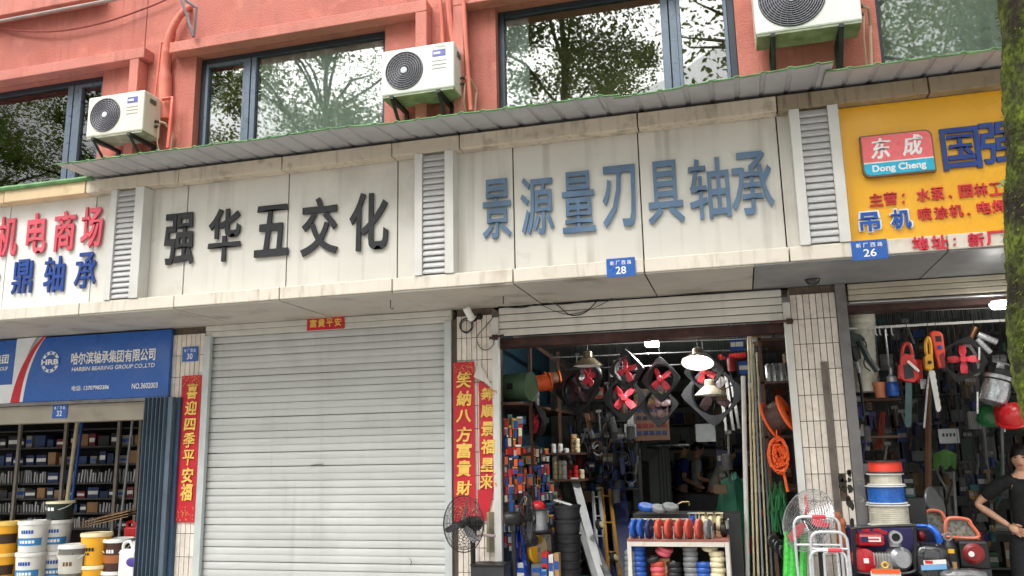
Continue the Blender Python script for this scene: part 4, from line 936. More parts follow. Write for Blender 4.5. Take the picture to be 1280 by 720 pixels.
X_, _ = tops[2]; bucket('black', (X_+.02, BY+.16, PY(69, 649.5, BY+.16).z+.003), 'dark green bucket with a cream lid on top of the white stack', 0, .14, .19)
tops.append(stack(['grey', 'yellow', 'yellow2'], 93, 680, BY-.10, ['silver bucket with a white lid and a wire handle', 'yellow bucket under the silver bucket', 'lowest bucket below the silver one'], .2))
tops.append(stack(['yellow2', 'yellow2', 'yellow2'], 119.5, 665.5, BY+.02, ['topmost plain yellow bucket with black lettering', 'second plain yellow bucket with black lettering', 'lowest plain yellow bucket with black lettering'], 0))
tops.append(stack(['brown', 'brown', 'brown'], 148, 672.5, BY+.08, ['topmost dark brown bucket with a white lid', 'second dark brown bucket with a white lid', 'lowest dark brown bucket with a white lid'], 0))
for i, (X, z) in enumerate(tops):
    if z > .03: MB().bb((X-.17, BY-.24, 0.013), (X+.17, BY+.3, z-.002)).build('wooden_platform', mat('platform_wood', (110, 88, 62), .8, var=.2), label=['platform under the yellow stack at the left edge', 'platform under the front white stack', 'platform under the rear white stack', 'platform under the silver bucket stack', 'platform under the plain yellow stack', 'platform under the brown stack'][i], cat='platform', group='platforms under the bucket stacks')
def jug(x, ytop, Y, W, H, m, cap, label, logo):
    p = PY(x, ytop, Y); z0 = p.z-H; t = thing('oil_jug', label, 'jug', (p.x, Y, z0), 'plastic jugs')
    MB().bb((p.x-W/2, Y-W*.35, z0), (p.x+W/2, Y+W*.35, z0+H*.8)).build('body', m, t, bev=.02)
    b = MB(); b.cyl((p.x+W*.25, Y, z0+H*.79), (p.x+W*.25, Y, z0+H), W*.14, n=12); b.build('cap', cap, t)
    MB().tube(curve([(p.x-W*.42, Y, z0+H*.6), (p.x-W*.5, Y, z0+H*.9), (p.x-W*.1, Y, z0+H*.98), (p.x+W*.1, Y, z0+H*.8)], 5), .016, 6).build('handle', m, t, smooth=True)
    if logo: MB().lathe([(W*.42, 0), (W*.42, .002)], (p.x, Y-W*.35-.001, z0+H*.42), (0, -1, 0), 20).build('logo_disc', pm('purple'), t)
    return z0
z0 = jug(165, 676, BY-.12, .19, .40, pm('white'), pm('white'), 'white oil jug with a purple oval mark next to the folding door', False)
pj = PY(164, 703, BY-.195); b = MB(); 
jt_ = [o for o in col.objects if o.name.startswith('oil_jug')][-1]
MB().ball(pj+V((0, .01, 0)), (.07, .012, .045), 16, 8).build('logo_oval', pm('purple'), jt_, smooth=True)
MB().bb((pj.x-.16, -.15, .013), (pj.x+.14, .3, z0-.002)).build('wooden_platform', mat('platform_wood', (110, 88, 62), .8, var=.2), label='platform under the white oil jug', cat='platform', group='platforms under the bucket stacks')
zr = jug(168, 651, BY+.45, .17, .30, pm('red', .35), pm('red'), 'bright red jug behind the white oil jug', False)
p = PY(168, 651, BY+.45); MB().bb((p.x-.5, BY+.3, .013), (p.x+.2, BY+.75, zr-.002)).build('counter', flat('counter_dark', (60, 44, 36), .7), label='dark low counter behind the bucket stacks', cat='counter')
b = MB(); 
for i in range(3):
    q0 = PY(97, 661-2*i, .45); q1 = PY(160, 646-2*i, .5); b.prism([q0+V((0, 0, .01*i)), q1+V((0, 0, .01*i)), q1+V((.02, .35, .05+.01*i)), q0+V((.02, .35, .05+.01*i))], (0, 0, .008))
b.build('flattened_cartons', m_card, label='flattened brown cartons lying on the counter in the left shop', cat='cardboard'); 
# ================================================================== people
def skin(name, nodes, edges, m, parent, sub=2, root=0):
    me = bpy.data.meshes.new(name); me.from_pydata([tuple(n[0]) for n in nodes], edges, []); o = bpy.data.objects.new(name, me); col.objects.link(o)
    o.modifiers.new('skin', 'SKIN'); s_ = o.modifiers.new('sub', 'SUBSURF'); s_.levels = sub; s_.render_levels = sub
    for i, n in enumerate(nodes):
        r = n[1]; me.skin_vertices[0].data[i].radius = (r, r) if isinstance(r, (int, float)) else r
        me.skin_vertices[0].data[i].use_root = (i == root)
    bpy.context.view_layer.update(); dg = bpy.context.evaluated_depsgraph_get(); me2 = bpy.data.meshes.new_from_object(o.evaluated_get(dg))
    bpy.data.objects.remove(o); me2.name = name; me2.materials.clear(); me2.materials.append(m); me2.polygons.foreach_set('use_smooth', [True]*len(me2.polygons))
    return me2
m_skin = mat('skin', (214, 166, 138), .5, var=.05); m_hair = mat('black_hair', (22, 18, 17), .45, var=.2, scale=40)
def head_mesh(b, c, s_, yaw=0, tilt=0):
    R = Matrix.Rotation(yaw, 3, 'Z') @ Matrix.Rotation(tilt, 3, 'X'); n, m = 22, 16; P = []
    for j in range(m+1):
        t = math.pi*j/m
        for i in range(n):
            a = 2*math.pi*i/n; x = math.sin(t)*math.cos(a)*.073; y = math.sin(t)*math.sin(a)*.092; z = math.cos(t)*.115
            if z < -.02: k = 1-.42*((-.02-z)/.095)**1.3; x *= k; y = y*k-(.02*(1-k) if y < 0 else 0)
            if y < -.05 and abs(x) < .02 and -.045 < z < .02: y -= .020*(1-abs(x)/.02)*(1-abs(z+.03)/.05 if z < -.0 else .5)
            if y < -.04 and .015 < abs(x) < .05 and .0 < z < .025: y += .006
            P.append(c + R @ V((x, y, z))*s_)
    b.add(P, [(j*n+i, (j+1)*n+i, (j+1)*n+(i+1) % n, j*n+(i+1) % n) for j in range(m) for i in range(n)])
    for sx in (-1, 1): b.ball(c + R @ V((sx*.075, .005, -.01))*s_, (.012*s_, .022*s_, .032*s_), 8, 6)
    return R
def person(label, loc, h, shirt, trouser, arms, yaw=0., lean=0., group=None, longhair=False, headyaw=0., headtilt=0., detail=True):
    s_ = h/1.65; t = thing('person', label, 'person', (0, 0, 0), group); L = lambda p: V(p)*s_
    def ln(p): # lean forward about the pelvis
        p = V(p); k = max(0, p.z-.92); return V((p.x, p.y-math.sin(lean)*k, .92+k*math.cos(lean) if p.z > .92 else p.z))*s_
    sh = {-1: ln((-.165, 0, 1.345)), 1: ln((.165, 0, 1.345))}
    N = [(ln((0, 0, .93)), (.125*s_, .09*s_)), (ln((0, 0, 1.08)), (.105*s_, .08*s_)), (ln((0, 0, 1.26)), (.125*s_, .085*s_)), (ln((0, .005, 1.37)), (.08*s_, .06*s_)), (ln((0, .0, 1.43)), .046*s_), (ln((0, -.01, 1.50)), .045*s_)]
    E_ = [(0, 1), (1, 2), (2, 3), (3, 4), (4, 5)]
    for sx in (-1, 1):
        k = len(N); N += [(L((sx*.085, 0, .86)), .085*s_), (L((sx*.095, 0, .48)), .052*s_), (L((sx*.1, .02, .09)), .036*s_), (L((sx*.11, -.13, .035)), .03*s_)]; E_ += [(0, k), (k, k+1), (k+1, k+2), (k+2, k+3)]
    hands = []
    for sx in (-1, 1):
        e, w_ = arms[sx]; e = ln(e); w_ = ln(w_); k = len(N)
        N += [(sh[sx], .05*s_), ((sh[sx]+e)/2, .042*s_), (e, .036*s_), ((e+w_)/2, .033*s_), (w_, .022*s_)]; E_ += [(3, k), (k, k+1), (k+1, k+2), (k+2, k+3), (k+3, k+4)]; hands.append((sx, e, w_))
    me = skin('body', N, E_, m_skin, t)
    b = MB(); b.v = [tuple(v.co) for v in me.vertices]; b.f = [tuple(p.vertices) for p in me.polygons]
    hc = ln((0, -.02, 1.545)); R = head_mesh(b, hc, s_, headyaw, headtilt)
    for sx, e, w_ in hands:
        d = (w_-e).normalized(); sd = d.cross(V((0, 1, 0))); sd = sd.normalized() if sd.length > .1 else V((1, 0, 0)); nn = d.cross(sd)
        b.ball(w_+d*.04*s_, (.034*s_, .015*s_, .045*s_), 10, 8, Matrix((sd, nn, d)).transposed())
        for i, (o_, L_) in enumerate(((-.026, .062), (-.009, .075), (.009, .072), (.026, .056))):
            p0 = w_+d*.07*s_+sd*o_*s_; p1 = p0+d*L_*.5*s_+nn*.006*s_; p2 = p0+d*L_*.85*s_+nn*.026*s_; b.tube([p0, p1, p2], [.0092*s_, .0085*s_, .0065*s_], 6)
        p0 = w_+d*.02*s_+sd*.028*s_; b.tube([p0, p0+d*.03*s_+sd*.02*s_, p0+d*.055*s_+sd*.024*s_], [.011*s_, .010*s_, .007*s_], 6)
    bo = b.mesh('body', m_skin, False, off=V((0, 0, 0))); bo.polygons.foreach_set('use_smooth', [True]*len(bo.polygons)); link('body', bo, t)
    # shirt
    N = [(ln((0, 0, .90)), (.142*s_, .108*s_)), (ln((0, 0, 1.08)), (.128*s_, .10*s_)), (ln((0, 0, 1.26)), (.142*s_, .102*s_)), (ln((0, .005, 1.375)), (.085*s_, .07*s_)), (ln((0, .005, 1.405)), .058*s_)]
    E_ = [(0, 1), (1, 2), (2, 3), (3, 4)]
    for sx in (-1, 1):
        e = ln(arms[sx][0]); k = len(N); N += [(sh[sx], .07*s_), (sh[sx].lerp(e, .45), .064*s_), (sh[sx].lerp(e, .72), .064*s_)]; E_ += [(3, k), (k, k+1), (k+1, k+2)]
    link('shirt', skin('shirt', N, E_, shirt, t), t)
    N = [(L((0, 0, .97)), (.138*s_, .104*s_)), (L((0, 0, .88)), (.14*s_, .11*s_))]; E_ = [(0, 1)]
    for sx in (-1, 1): k = len(N); N += [(L((sx*.088, 0, .80)), .105*s_), (L((sx*.1, 0, .48)), .088*s_), (L((sx*.103, .01, .12)), .078*s_)]; E_ += [(1, k), (k, k+1), (k+1, k+2)]
    link('trousers', skin('trousers', N, E_, trouser, t, root=1), t)
    b = MB()
    for sx in (-1, 1): b.ball(L((sx*.11, -.06, .045)), (.05*s_, .13*s_, .045*s_), 12, 8)
    b.build('shoes', pm('black'), t, smooth=True)
    # hair: cap over the skull, fringe, and length
    b = MB(); n, m = 22, 10; P = []
    for j in range(m+1):
        tt_ = (math.pi*.56)*j/m
        for i in range(n):
            a = 2*math.pi*i/n; fr = max(0, -math.sin(a)); lim = 1-.34*fr**2 if not longhair else 1-.215*fr**2
            q = tt_*lim; P.append(hc + R @ V((math.sin(q)*math.cos(a)*.083, math.sin(q)*math.sin(a)*.102+.008, math.cos(q)*.124+.006))*s_)
    b.add(P, [(j*n+i, (j+1)*n+i, (j+1)*n+(i+1) % n, j*n+(i+1) % n) for j in range(m) for i in range(n)])
    if longhair:
        for sx in (-1, 1): b.tube([hc + R @ V((sx*.076, -.01, .05))*s_, hc + R @ V((sx*.086, .0, -.03))*s_, hc + R @ V((sx*.082, .02, -.12))*s_], [.022*s_, .026*s_, .012*s_], 8)
        b.ball(hc + R @ V((0, .05, -.05))*s_, (.08*s_, .06*s_, .10*s_), 12, 8)
    b.build('hair', m_hair, t, smooth=True)
    if detail:
        for sx in (-1, 1):
            p = hc + R @ V((sx*.03, -.083, .008))*s_; MB().ball(p, (.013*s_, .007*s_, .0055*s_), 10, 6).build('eye', pm('black'), t, smooth=True)
            MB().tube([hc + R @ V((sx*.014, -.089, .026))*s_, hc + R @ V((sx*.046, -.076, .027))*s_], .0032*s_, 4).build('eyebrow', m_hair, t)
        MB().tube([hc + R @ V((-.020, -.082, -.058))*s_, hc + R @ V((0, -.089, -.059))*s_, hc + R @ V((.020, -.082, -.058))*s_], .0055*s_, 5).build('mouth', mat('lips', (176, 92, 86), .5), t)
    t.location = loc; t.rotation_euler = (0, 0, yaw); return t
# ================================================================== open hardware shop (number 28)
def ax_fan(label, x, y, hp, Y, yaw, plate_c='charcoal', blade='red', nb=4, tilt=0., spin=.78):
    k = mpp(x, y, Y); D = hp*k; s_ = D/math.sqrt(2)    # half side
    t = thing('axial_fan', label, 'fan', (0, 0, 0), 'square ventilation fans hung in the shops'); n = 32; r = s_*.88; P = []
    for d in (-.012, .012):
        for i in range(n):
            a = 2*math.pi*i/n; c_, q_ = math.cos(a), math.sin(a); m_ = 1/max(abs(c_), abs(q_)); m_ = min(m_, 1.33)
            P += [(r*c_, d, r*q_), (s_*c_*m_, d, s_*q_*m_)]
    F = []
    for o_ in (0, 2*n):
        for i in range(n): j = (i+1) % n; F.append((o_+2*i, o_+2*j, o_+2*j+1, o_+2*i+1))
    for i in range(n): j = (i+1) % n; F += [(2*i, 2*j, 2*n+2*j, 2*n+2*i), (2*i+1, 2*j+1, 2*n+2*j+1, 2*n+2*i+1)]
    R45 = Matrix.Rotation(math.pi/4, 3, 'Y')
    pm_ = {'charcoal': m_charcoal, 'black': m_black, 'grey': pm('grey')}[plate_c]
    MB().add([R45 @ V(p) for p in P], F).build('frame_plate', pm_, t)
    b = MB(); b.lathe([(r, -.012), (r*1.02, -.012), (r*1.02, .07), (r, .07)], (0, 0, 0), (0, 1, 0), 28, cap=False); b.build('duct_ring', pm_, t)
    bm_ = flat('fan_blade_%s' % blade, {'red': (222, 66, 80), 'dark': (60, 40, 42)}[blade], .4)
    for i in range(nb):
        a = 2*math.pi*i/nb+spin; u = V((math.cos(a), 0, math.sin(a))); v = V((-math.sin(a), 0, math.cos(a)))
        MB().prism([u*r*.2-v*r*.14, u*r*.5-v*r*.24, u*r*.86-v*r*.2, u*r*.9+v*r*.16+V((0, .03, 0)), u*r*.5+v*r*.2+V((0, .02, 0)), u*r*.2+v*r*.14], (0, .006, 0)).build('blade', bm_, t)
    MB().lathe([(r*.22, .02), (r*.22, -.012), (r*.16, -.02)], (0, 0, 0), (0, 1, 0), 16).build('hub', bm_, t)
    MB().cyl((0, .02, 0), (0, .14, 0), r*.3, n=14).build('motor', m_black, t)
    b = MB()
    for i in range(3): a = 2*math.pi*i/3+.4; b.tube([(r*.25*math.cos(a), .1, r*.25*math.sin(a)), (r*math.cos(a), .06, r*math.sin(a))], .006, 5)
    b.build('motor_bracket', m_black, t)
    MB().tube([(0, .0, D*.97), (0, .0, D*.97+.12)], .003, 4).build('hanging_wire', m_black, t)
    t.location = PY(x, y, Y); t.rotation_euler = (tilt, 0, yaw); return t
ax_fan('black hanging fan with red blades left of the centre lamp gap', 783, 462, 27, .85, -.45, spin=.3)
ax_fan('hanging fan with a clear red cross of four blades', 826, 474, 30, .95, -.5, spin=.62)
ax_fan('small grey hanging fan right behind the bronze lamp shade', 735, 470, 26, .95, -.7, spin=.1, nb=5)
ax_fan('black hanging fan without red blades at the left', 722, 488, 33, 1.3, -.25, 'black', 'dark')
ax_fan('black hanging fan low behind the first red bladed one', 780, 497, 32, 1.4, -.3, 'black')
ax_fan('black hanging fan low behind the red cross fan', 823, 506, 29, 1.5, -.3, 'black', 'dark', spin=.2)
ax_fan('hanging fan behind the lit white lamp', 880, 464, 28, .9, -.35, spin=1.1)
ax_fan('large charcoal hanging fan below the lit lamp', 891, 492, 43, 1.2, -.25, 'charcoal', 'dark', spin=.9)
ax_fan('tilted black fan with red blades under the left shelf', 668, 527, 27, .6, -.9, 'black', spin=.9, nb=5)
# lamps
def pendant(label, x, y, Y, R, m_out, lit, H=None, ax=(0, 0, 1), group='pendant lamp shades'):
    t = thing('pendant_lamp', label, 'lamp', PY(x, y, Y), group); p = PY(x, y, Y); H = H or R*.62
    MB().lathe([(R, 0), (R*.98, .008), (R*.62, H*.62), (R*.30, H), (R*.28, H)], p, ax, n=28, cap=False).build('shade', m_out, t, smooth=True)
    MB().lathe([(R*.97, .001), (R*.6, H*.6), (R*.27, H*.96)], p, ax, n=28, cap=False).build('shade_lining', pm('white') , t, smooth=True)
    MB().lathe([(R*.32, H*.95), (R*.32, H*1.5), (R*.24, H*1.62)], p, ax, n=16).build('cap', m_out, t, smooth=True)
    MB().tube([p+V(ax).normalized()*H*1.6, p+V(ax).normalized()*H*1.6+V((0, 0, .12))], .004, 5).build('cord', m_black, t)
    MB().lathe([(.001, -.01), (R*.2, .01), (R*.26, H*.3), (R*.16, H*.75)], p, ax, n=16).build('bulb', mat('lit_bulb', (255, 250, 240), .4, var=0, emit=28) if lit else pm('white'), t, smooth=True)
m_bronze = mat('bronze_enamel', (128, 112, 88), .35, .5, var=.08); m_cream = mat('cream_enamel', (206, 198, 178), .4, .1, var=.06)
pendant('bronze pendant lamp shade hanging at the left', 735, 457.5, .7, .145, m_bronze, False)
pendant('lit pendant lamp with a glowing white underside', 872, 454, .7, .155, m_bronze, True, ax=(.05, .42, 1))
pendant('cream pendant shade below the lit lamp', 888, 494, .85, .15, m_cream, False)
def led(label, x, y, Y, W, D, H, e=30, round_=False):
    p = PY(x, y, Y); t = thing('ceiling_light', label, 'light', p, 'lit shop lights'); m_ = mat('led_diffuser_%d' % e, (255, 253, 248), .4, var=0, emit=e)
    if round_: MB().lathe([(.001, -H), (W*.8, -H*.9), (W, -H*.3), (W, 0)], p, n=24).build('diffuser', m_, t, smooth=True); MB().lathe([(W*.9, 0), (W*.9, .02)], p, n=24).build('base', pm('white'), t)
    else: MB().box(p, (W, D, H)).build('diffuser', m_, t, bev=.01); MB().box(p+V((0, 0, H*.6)), (W*.9, D*.9, H*.2)).build('base', pm('white'), t)
    return p
led('small lit ceiling light in the open hardware shop', 815, 430, 1.0, .13, .13, .045, 260)
def rod(label, pts, r, m, cat='rail', group='hanging rails in the shops'): return wire('hanging_rail', label, pts, r, m, cat, 6, group)
rod('thin steel rail under the rusty beam of the hardware shop', [PY(650, 434, .7), PY(985, 421.5, .7)], .006, pm('silver', .4, .5))
rod('second steel rail behind the hanging fans', [PY(690, 447, .95), PY(960, 436, .95)], .006, pm('silver', .4, .5))
rod('low dark rail carrying the hanging fans', [PY(700, 462, 1.0), PY(900, 454, 1.0)], .008, m_shelf)
# ---- left wall shelving
LX = -1.98
m_rustf = mat('brown_angle_iron', (84, 58, 46), .6, var=.2, scale=8)
rk = thing('goods_shelf', 'brown angle iron shelf along the left wall of the hardware shop', 'shelving', (-2.2, 1.3, 0))
zu = zat(645, 503.5, .3)
MB().bb((-2.42, .15, zu-.025), (LX+.03, 3.0, zu)).build('shelf', m_rustf, rk)
for Y in (.55, 1.9): MB().bb((LX+.0, Y-.02, 0), (LX+.03, Y+.02, 2.75)).build('post', m_rustf, rk)
MB().tube([PX(668, 431, LX), PX(716, 466, LX)], .022, 4).build('brace', m_rustf, rk)
zs2, zs3 = zat(705, 566, 1.7), zat(705, 598.5, 1.7)
for i, z in enumerate((zs2, zs3)): MB().bb((-2.4, 1.45, z-.02), (xat(733, 580, 1.7), 2.2, z)).build('shelf', m_rustf, rk)
MB().bb((-2.43, .15, .3), (-2.40, 3.4, 2.9)).build('peg_board', mat('teal_pegboard', (30, 62, 78), .6, var=.1), rk)
# drum, spools, cans on the top shelf
p = PY(648, 484, .55); dr = thing('green_drum', 'dull green drum lying on the upper left shelf', 'drum', p)
m_dg = mat('dull_green', (84, 112, 84), .5, var=.15, scale=6)
MB().lathe([(.135, -.14), (.14, -.13), (.14, .13), (.135, .14)], p, (1, -.25, 0), 28).build('drum_body', m_dg, dr, smooth=True); MB().torus(p+V((.137, -.034, 0)), (1, -.25, 0), .137, .007, 28, 5).build('rim', m_dg, dr); MB().torus(p-V((.137, -.034, 0)), (1, -.25, 0), .137, .007, 28, 5).build('rim', m_dg, dr); MB().box(p+V((-.05, -.142, 0)), (.06, .004, .06)).build('paper_tag', m_black, dr)
def spool(label, p, ax, R, W, fl, wi, rc=.62, name='wire_spool', group='wire spools and reels'):
    t = thing(name, label, 'spool', p, group); u = V(ax).normalized(); p = V(p)
    for s_, o_ in ((-1, 0), (1, 0)):
        MB().lathe([(R, -.006), (R, .006), (R*.97, .010)] if s_ > 0 else [(R*.97, -.010), (R, -.006), (R, .006)], p+u*s_*W/2, u, 30).build('flange', fl, t, smooth=True)
    prof = []; nn = 16
    for i in range(nn+1): prof += [(R*rc*(1+.018*(i % 2)), -W/2+.008+(W-.016)*i/nn)]
    MB().lathe(prof, p, u, 30).build('winding', wi, t)
    MB().cyl(p-u*(W/2+.012), p+u*(W/2+.012), R*.16, n=12).build('core', m_black, t)
    return t
spool('orange cable spool behind the green drum', PY(677, 479, 1.05), (1, .5, .15), .10, .17, flat('vivid_orange', (226, 92, 34)), flat('vivid_orange', (226, 92, 34)), .85)
spool('second orange spool farther back on the upper shelf', PY(690, 475, 1.5), (1, .5, .1), .10, .15, flat('vivid_orange', (226, 92, 34)), pm('brown'), .85)
for i, (x, y, lb_) in enumerate(((667.5, 496, 'left silver can beside the green drum'), (671, 494, 'right silver can beside the green drum'))):
    p = PY(x, y, .9); p.z = zu; MB().lathe([(.03, 0), (.03, .12), (.022, .14), (.022, .15)], p, n=12).build('metal_can', pm('silver', .3, .6), smooth=True, label=lb_, cat='can', group='silver cans on the upper shelf')
# blister packs hanging along the left wall
random.seed(21)
palette = ['white', 'cream', 'yellow', 'brown', 'red', 'blue', 'teal', 'black', 'black', 'black', 'grey', 'grey', 'silver', 'navy', 'tan', 'lightblue', 'grey', 'brown', 'orange']
rowsw = ['top', 'second', 'third', 'fourth', 'fifth', 'sixth', 'seventh', 'eighth', 'ninth', 'tenth', 'eleventh', 'twelfth', 'thirteenth', 'lowest'] or ['top', 'second', 'third', 'fourth', 'fifth', 'sixth', 'seventh', 'eighth', 'ninth', 'lowest']
ri = 0; yy = 528
while yy < 690:
    xx = 632.5; ci = 0
    while xx < 702-(10 if yy < 560 else 0):
        if 655 < xx < 690 and yy < 558: xx += 8; continue
        if xx > 686 and 560 < yy < 600: break
        Yd = max(.12, PX(xx, yy, LX).y); p = PY(xx+U(-1, 1), yy+U(-3, 3), min(Yd, 2.4)); w_, h_ = U(.03, .065), U(.06, .13); c1 = random.choice(palette)
        t = thing('blister_pack', '%s packaged tool hanging in the %s row of the left wall' % (c1, rowsw[min(ri, 13)]), 'packaging', p, 'packaged tools hanging on the left wall')
        rz = U(.2, .9); Rm = Matrix.Rotation(rz, 3, 'Z')
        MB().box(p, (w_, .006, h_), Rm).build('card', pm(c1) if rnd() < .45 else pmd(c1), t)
        MB().box(p+Rm @ V((0, -.009, -h_*.1)), (w_*.55, .014, h_*.6), Rm).build('tool', pm(random.choice(['silver', 'black', 'grey', 'orange', 'red', 'blue', 'cream'])), t)
        MB().box(p+Rm @ V((0, -.0045, h_*.36)), (w_*.86, .004, h_*.17), Rm).build('header', pm(random.choice(['yellow', 'red', 'blue', 'white', 'black', 'teal'])), t)
        xx += U(4.6, 6.6); ci += 1
    yy += U(11, 13.5); ri += 1
# small shelf goods: white caps and red tubes
random.seed(4)
k = 0
for x, y0, n_, cc in ((694, 598, 5, 'cream'), (700.5, 598, 4, 'cream'), (706, 598, 4, 'white'), (712.5, 598, 2, 'red'), (720, 598, 3, 'red'), (727, 598, 2, 'cream'), (692, 565, 2, 'white'), (700, 565, 2, 'white'), (708, 565, 1, 'white'), (717, 565, 4, 'tan'), (722, 565, 3, 'cream')):
    for i in range(n_):
        p = PY(x, y0, 1.62); z = (zs3 if y0 > 580 else zs2); r = .028 if cc != 'tan' else .035
        b = MB(); b.lathe([(r*.85, .0), (r, .006), (r, .042), (r*.7, .048)], (p.x, 1.62+.03*(k % 2), z+.0005+.0495*i), n=12)
        b.build('stacked_cap', pm(cc), smooth=True, label='%s round cap, %s in the %s small stack on the %s wall shelf' % (cc, ['bottom', 'second', 'third', 'fourth', 'top'][i], ['first', 'second', 'third', 'fourth', 'fifth', 'sixth', 'seventh', 'eighth', 'ninth', 'tenth', 'eleventh'][k], 'lower' if y0 > 580 else 'upper'), cat='cap', group='round caps stacked on the wall shelves')
    k += 1
# spool with red dome, black pots, yellow reels, blue sheet, boxes
p = PY(673, 650, .25); sp_ = spool('silver wire spool with a dark flange beside the blue sheet', p, (0, 0, 1), .125, .19, m_charcoal, pm('silver', .35, .5), .66)
MB().ball(p+V((0, 0, .115)), (.07, .07, .06), 16, 8).build('safety_helmet', pm('red', .3), smooth=True, label='bright red dome lying on the dark spool', cat='helmet')
MB().bb((p.x-.16, .05, 0.013), (p.x+.16, .45, p.z-.11)).build('display_case', m_clear, label='clear plastic case under the silver wire spool', cat='case')
def pot(label, p, r, h, m, group='black plastic pots'):
    t = thing('plastic_pot', label, 'pot', p, group); MB().lathe([(r*.8, 0), (r*.98, h*.85), (r*1.03, h*.86), (r*1.05, h), (r*.97, h), (r*.9, h*.3)], p, n=26).build('pot_wall', m, t, smooth=True); return t
X_ = xat(708.5, 650, .4); zt0 = zat(708, 631, .4)
m_pot = mat('matt_black_plastic', (46, 46, 50), .55, var=.08)
for i in range(7):
    h = .16 if i < 2 else .1; z = zt0-.16-(0 if i == 0 else .13+.075*(i-1))
    if z < .02: break
    pot('black pot, %s from the top of the nested stack' % ['first', 'second', 'third', 'fourth', 'fifth', 'sixth', 'seventh'][i], V((X_, .4, z)), .13-.002*i, h, m_pot)
MB().bb((X_-.15, .3, .013), (X_+.15, .55, max(.05, z+.02))).build('crate', pm('teal'), label='teal crate under the black pots', cat='crate')
MB().box(PY(704, 628, .4), (.16, .12, .006), Matrix.Rotation(.3, 3, 'Y')).build('paper_sheet', m_wht, label='white paper lying on the black pots', cat='paper')
spool('yellow cable reel at the foot of the left goods', PY(666, 687, .1), (1, -.45, 0), .125, .12, pm('yellow'), pm('yellow'), .8)
spool('yellow reel behind the clear bags', PY(700, 676, .5), (1, -.5, 0), .12, .12, pm('yellow'), pm('tan'), .8)
n = 10; P = []
for i in range(n+1):
    for j in range(9):
        x, y = 641+ (10+14*i/n)*(j/8), 655+75*i/n; q = PY(x, y, .0+.06*math.sin(j*1.3+i*.4)); P.append(q)
b = MB(); b.add(P, [(9*i+j, 9*i+j+1, 9*i+10+j, 9*i+9+j) for i in range(n) for j in range(8)]); o = b.build('plastic_sheet', mat('royal_blue_plastic', (34, 62, 150), .35, var=.12), smooth=True, label='crumpled royal blue plastic sheet behind the black fan', cat='sheet'); s_ = o.modifiers.new('solid', 'SOLIDIFY'); s_.thickness = .01
MB().lathe([(.05, -.04), (.05, .04)], PY(664, 676, -.05), (1, -.6, .2), 16).lathe([(.02, -.06), (.02, .06)], PY(664, 676, -.05), (1, -.6, .2), 10).build('caster_wheel', m_charcoal, label='loose dark caster wheel hanging over the yellow reel', cat='wheel')
random.seed(8)
for i, (x, y, w_, h_, cc) in enumerate(((650, 712, .1, .12, 'white'), (672, 712, .09, .1, 'grey'), (682, 700, .05, .14, 'red'), (690, 708, .04, .2, 'white'), (697, 706, .04, .2, 'tan'), (680, 716, .06, .1, 'lightblue'))):
    p = PY(x, y, .0); box_item('boxed_part', '%s packed part in front of the yellow reels, %s from the left' % (cc, ['first', 'third', 'fourth', 'fifth', 'sixth', 'second'][i]), 'box', p-V((0, 0, h_/2)), (w_, .08, h_), pm(cc), 'packed parts at the left foot of the shop', stripe=pm('blue'))
# leaning planks and ladders
def plank(label, a, c, w_, th, m, group='planks and profiles leaning in the shop'):
    a = V(a); c = V(c); d = (c-a); R = d.to_track_quat('Z', 'Y').to_matrix(); MB().box((a+c)/2, (w_, th, d.length), R).build('leaning_profile', m, label=label, cat='profile', group=group, bev=.004)
plank('pale grey profile leaning left of the ladders', PY(718, 598, 1.6), PY(757, 745, .5), .085, .03, pm('silver', .5, .2))
plank('dark profile leaning beside the pale grey one', PY(726, 642, 1.3), PY(770, 745, .5), .07, .03, m_charcoal)
plank('second dark profile nearest the floor', PY(722, 650, 1.1), PY(752, 750, .4), .06, .03, pm('grey'))
def ladder(label, a, c, w_, m):
    a = V(a); c = V(c); t = thing('folding_ladder', label, 'ladder', c, 'ladders leaning in the shop'); sx = V((w_/2, 0, 0))
    for s_ in (-1, 1): MB().tube([a+sx*s_*.8, c+sx*s_], .018, 4).build('rail', m, t)
    n = 6
    for i in range(0, n, 2): k = (i+.5)/n; q = a.lerp(c, k); MB().box(q, (w_*.85, .03, .012)).build('step', m, t)
ladder('yellow ladder leaning in the middle of the shop', PY(757, 612, 2.2), PY(768, 720, 1.0), .11, mat('ochre_paint', (176, 130, 44), .5))
ladder('white ladder beside the yellow one', PY(745, 615, 2.0), PY(752, 690, 1.4), .09, pm('silver'))
plank('blue board leaning behind the ladders', PY(768, 600, 2.6), PY(785, 725, 1.6), .22, .02, pm('navy'))
plank('second blue board leaning behind the pale profile', PY(738, 640, 2.2), PY(762, 735, 1.2), .2, .02, pm('navy'))
for i, (x, y) in enumerate(((749, 656), (767, 697))):
    p = PY(x, y, 1.0); t = thing('caster_wheel', ['loose caster hanging on the white ladder', 'loose caster lying at the foot of the yellow ladder'][i], 'wheel', p); MB().lathe([(.05, -.02), (.055, 0), (.05, .02)], p, (1, -.3, .2), 18).build('tyre', m_charcoal, t, smooth=True); MB().lathe([(.03, -.035), (.03, .035)], p, (1, -.3, .2), 12).build('hub', pm('cream'), t)
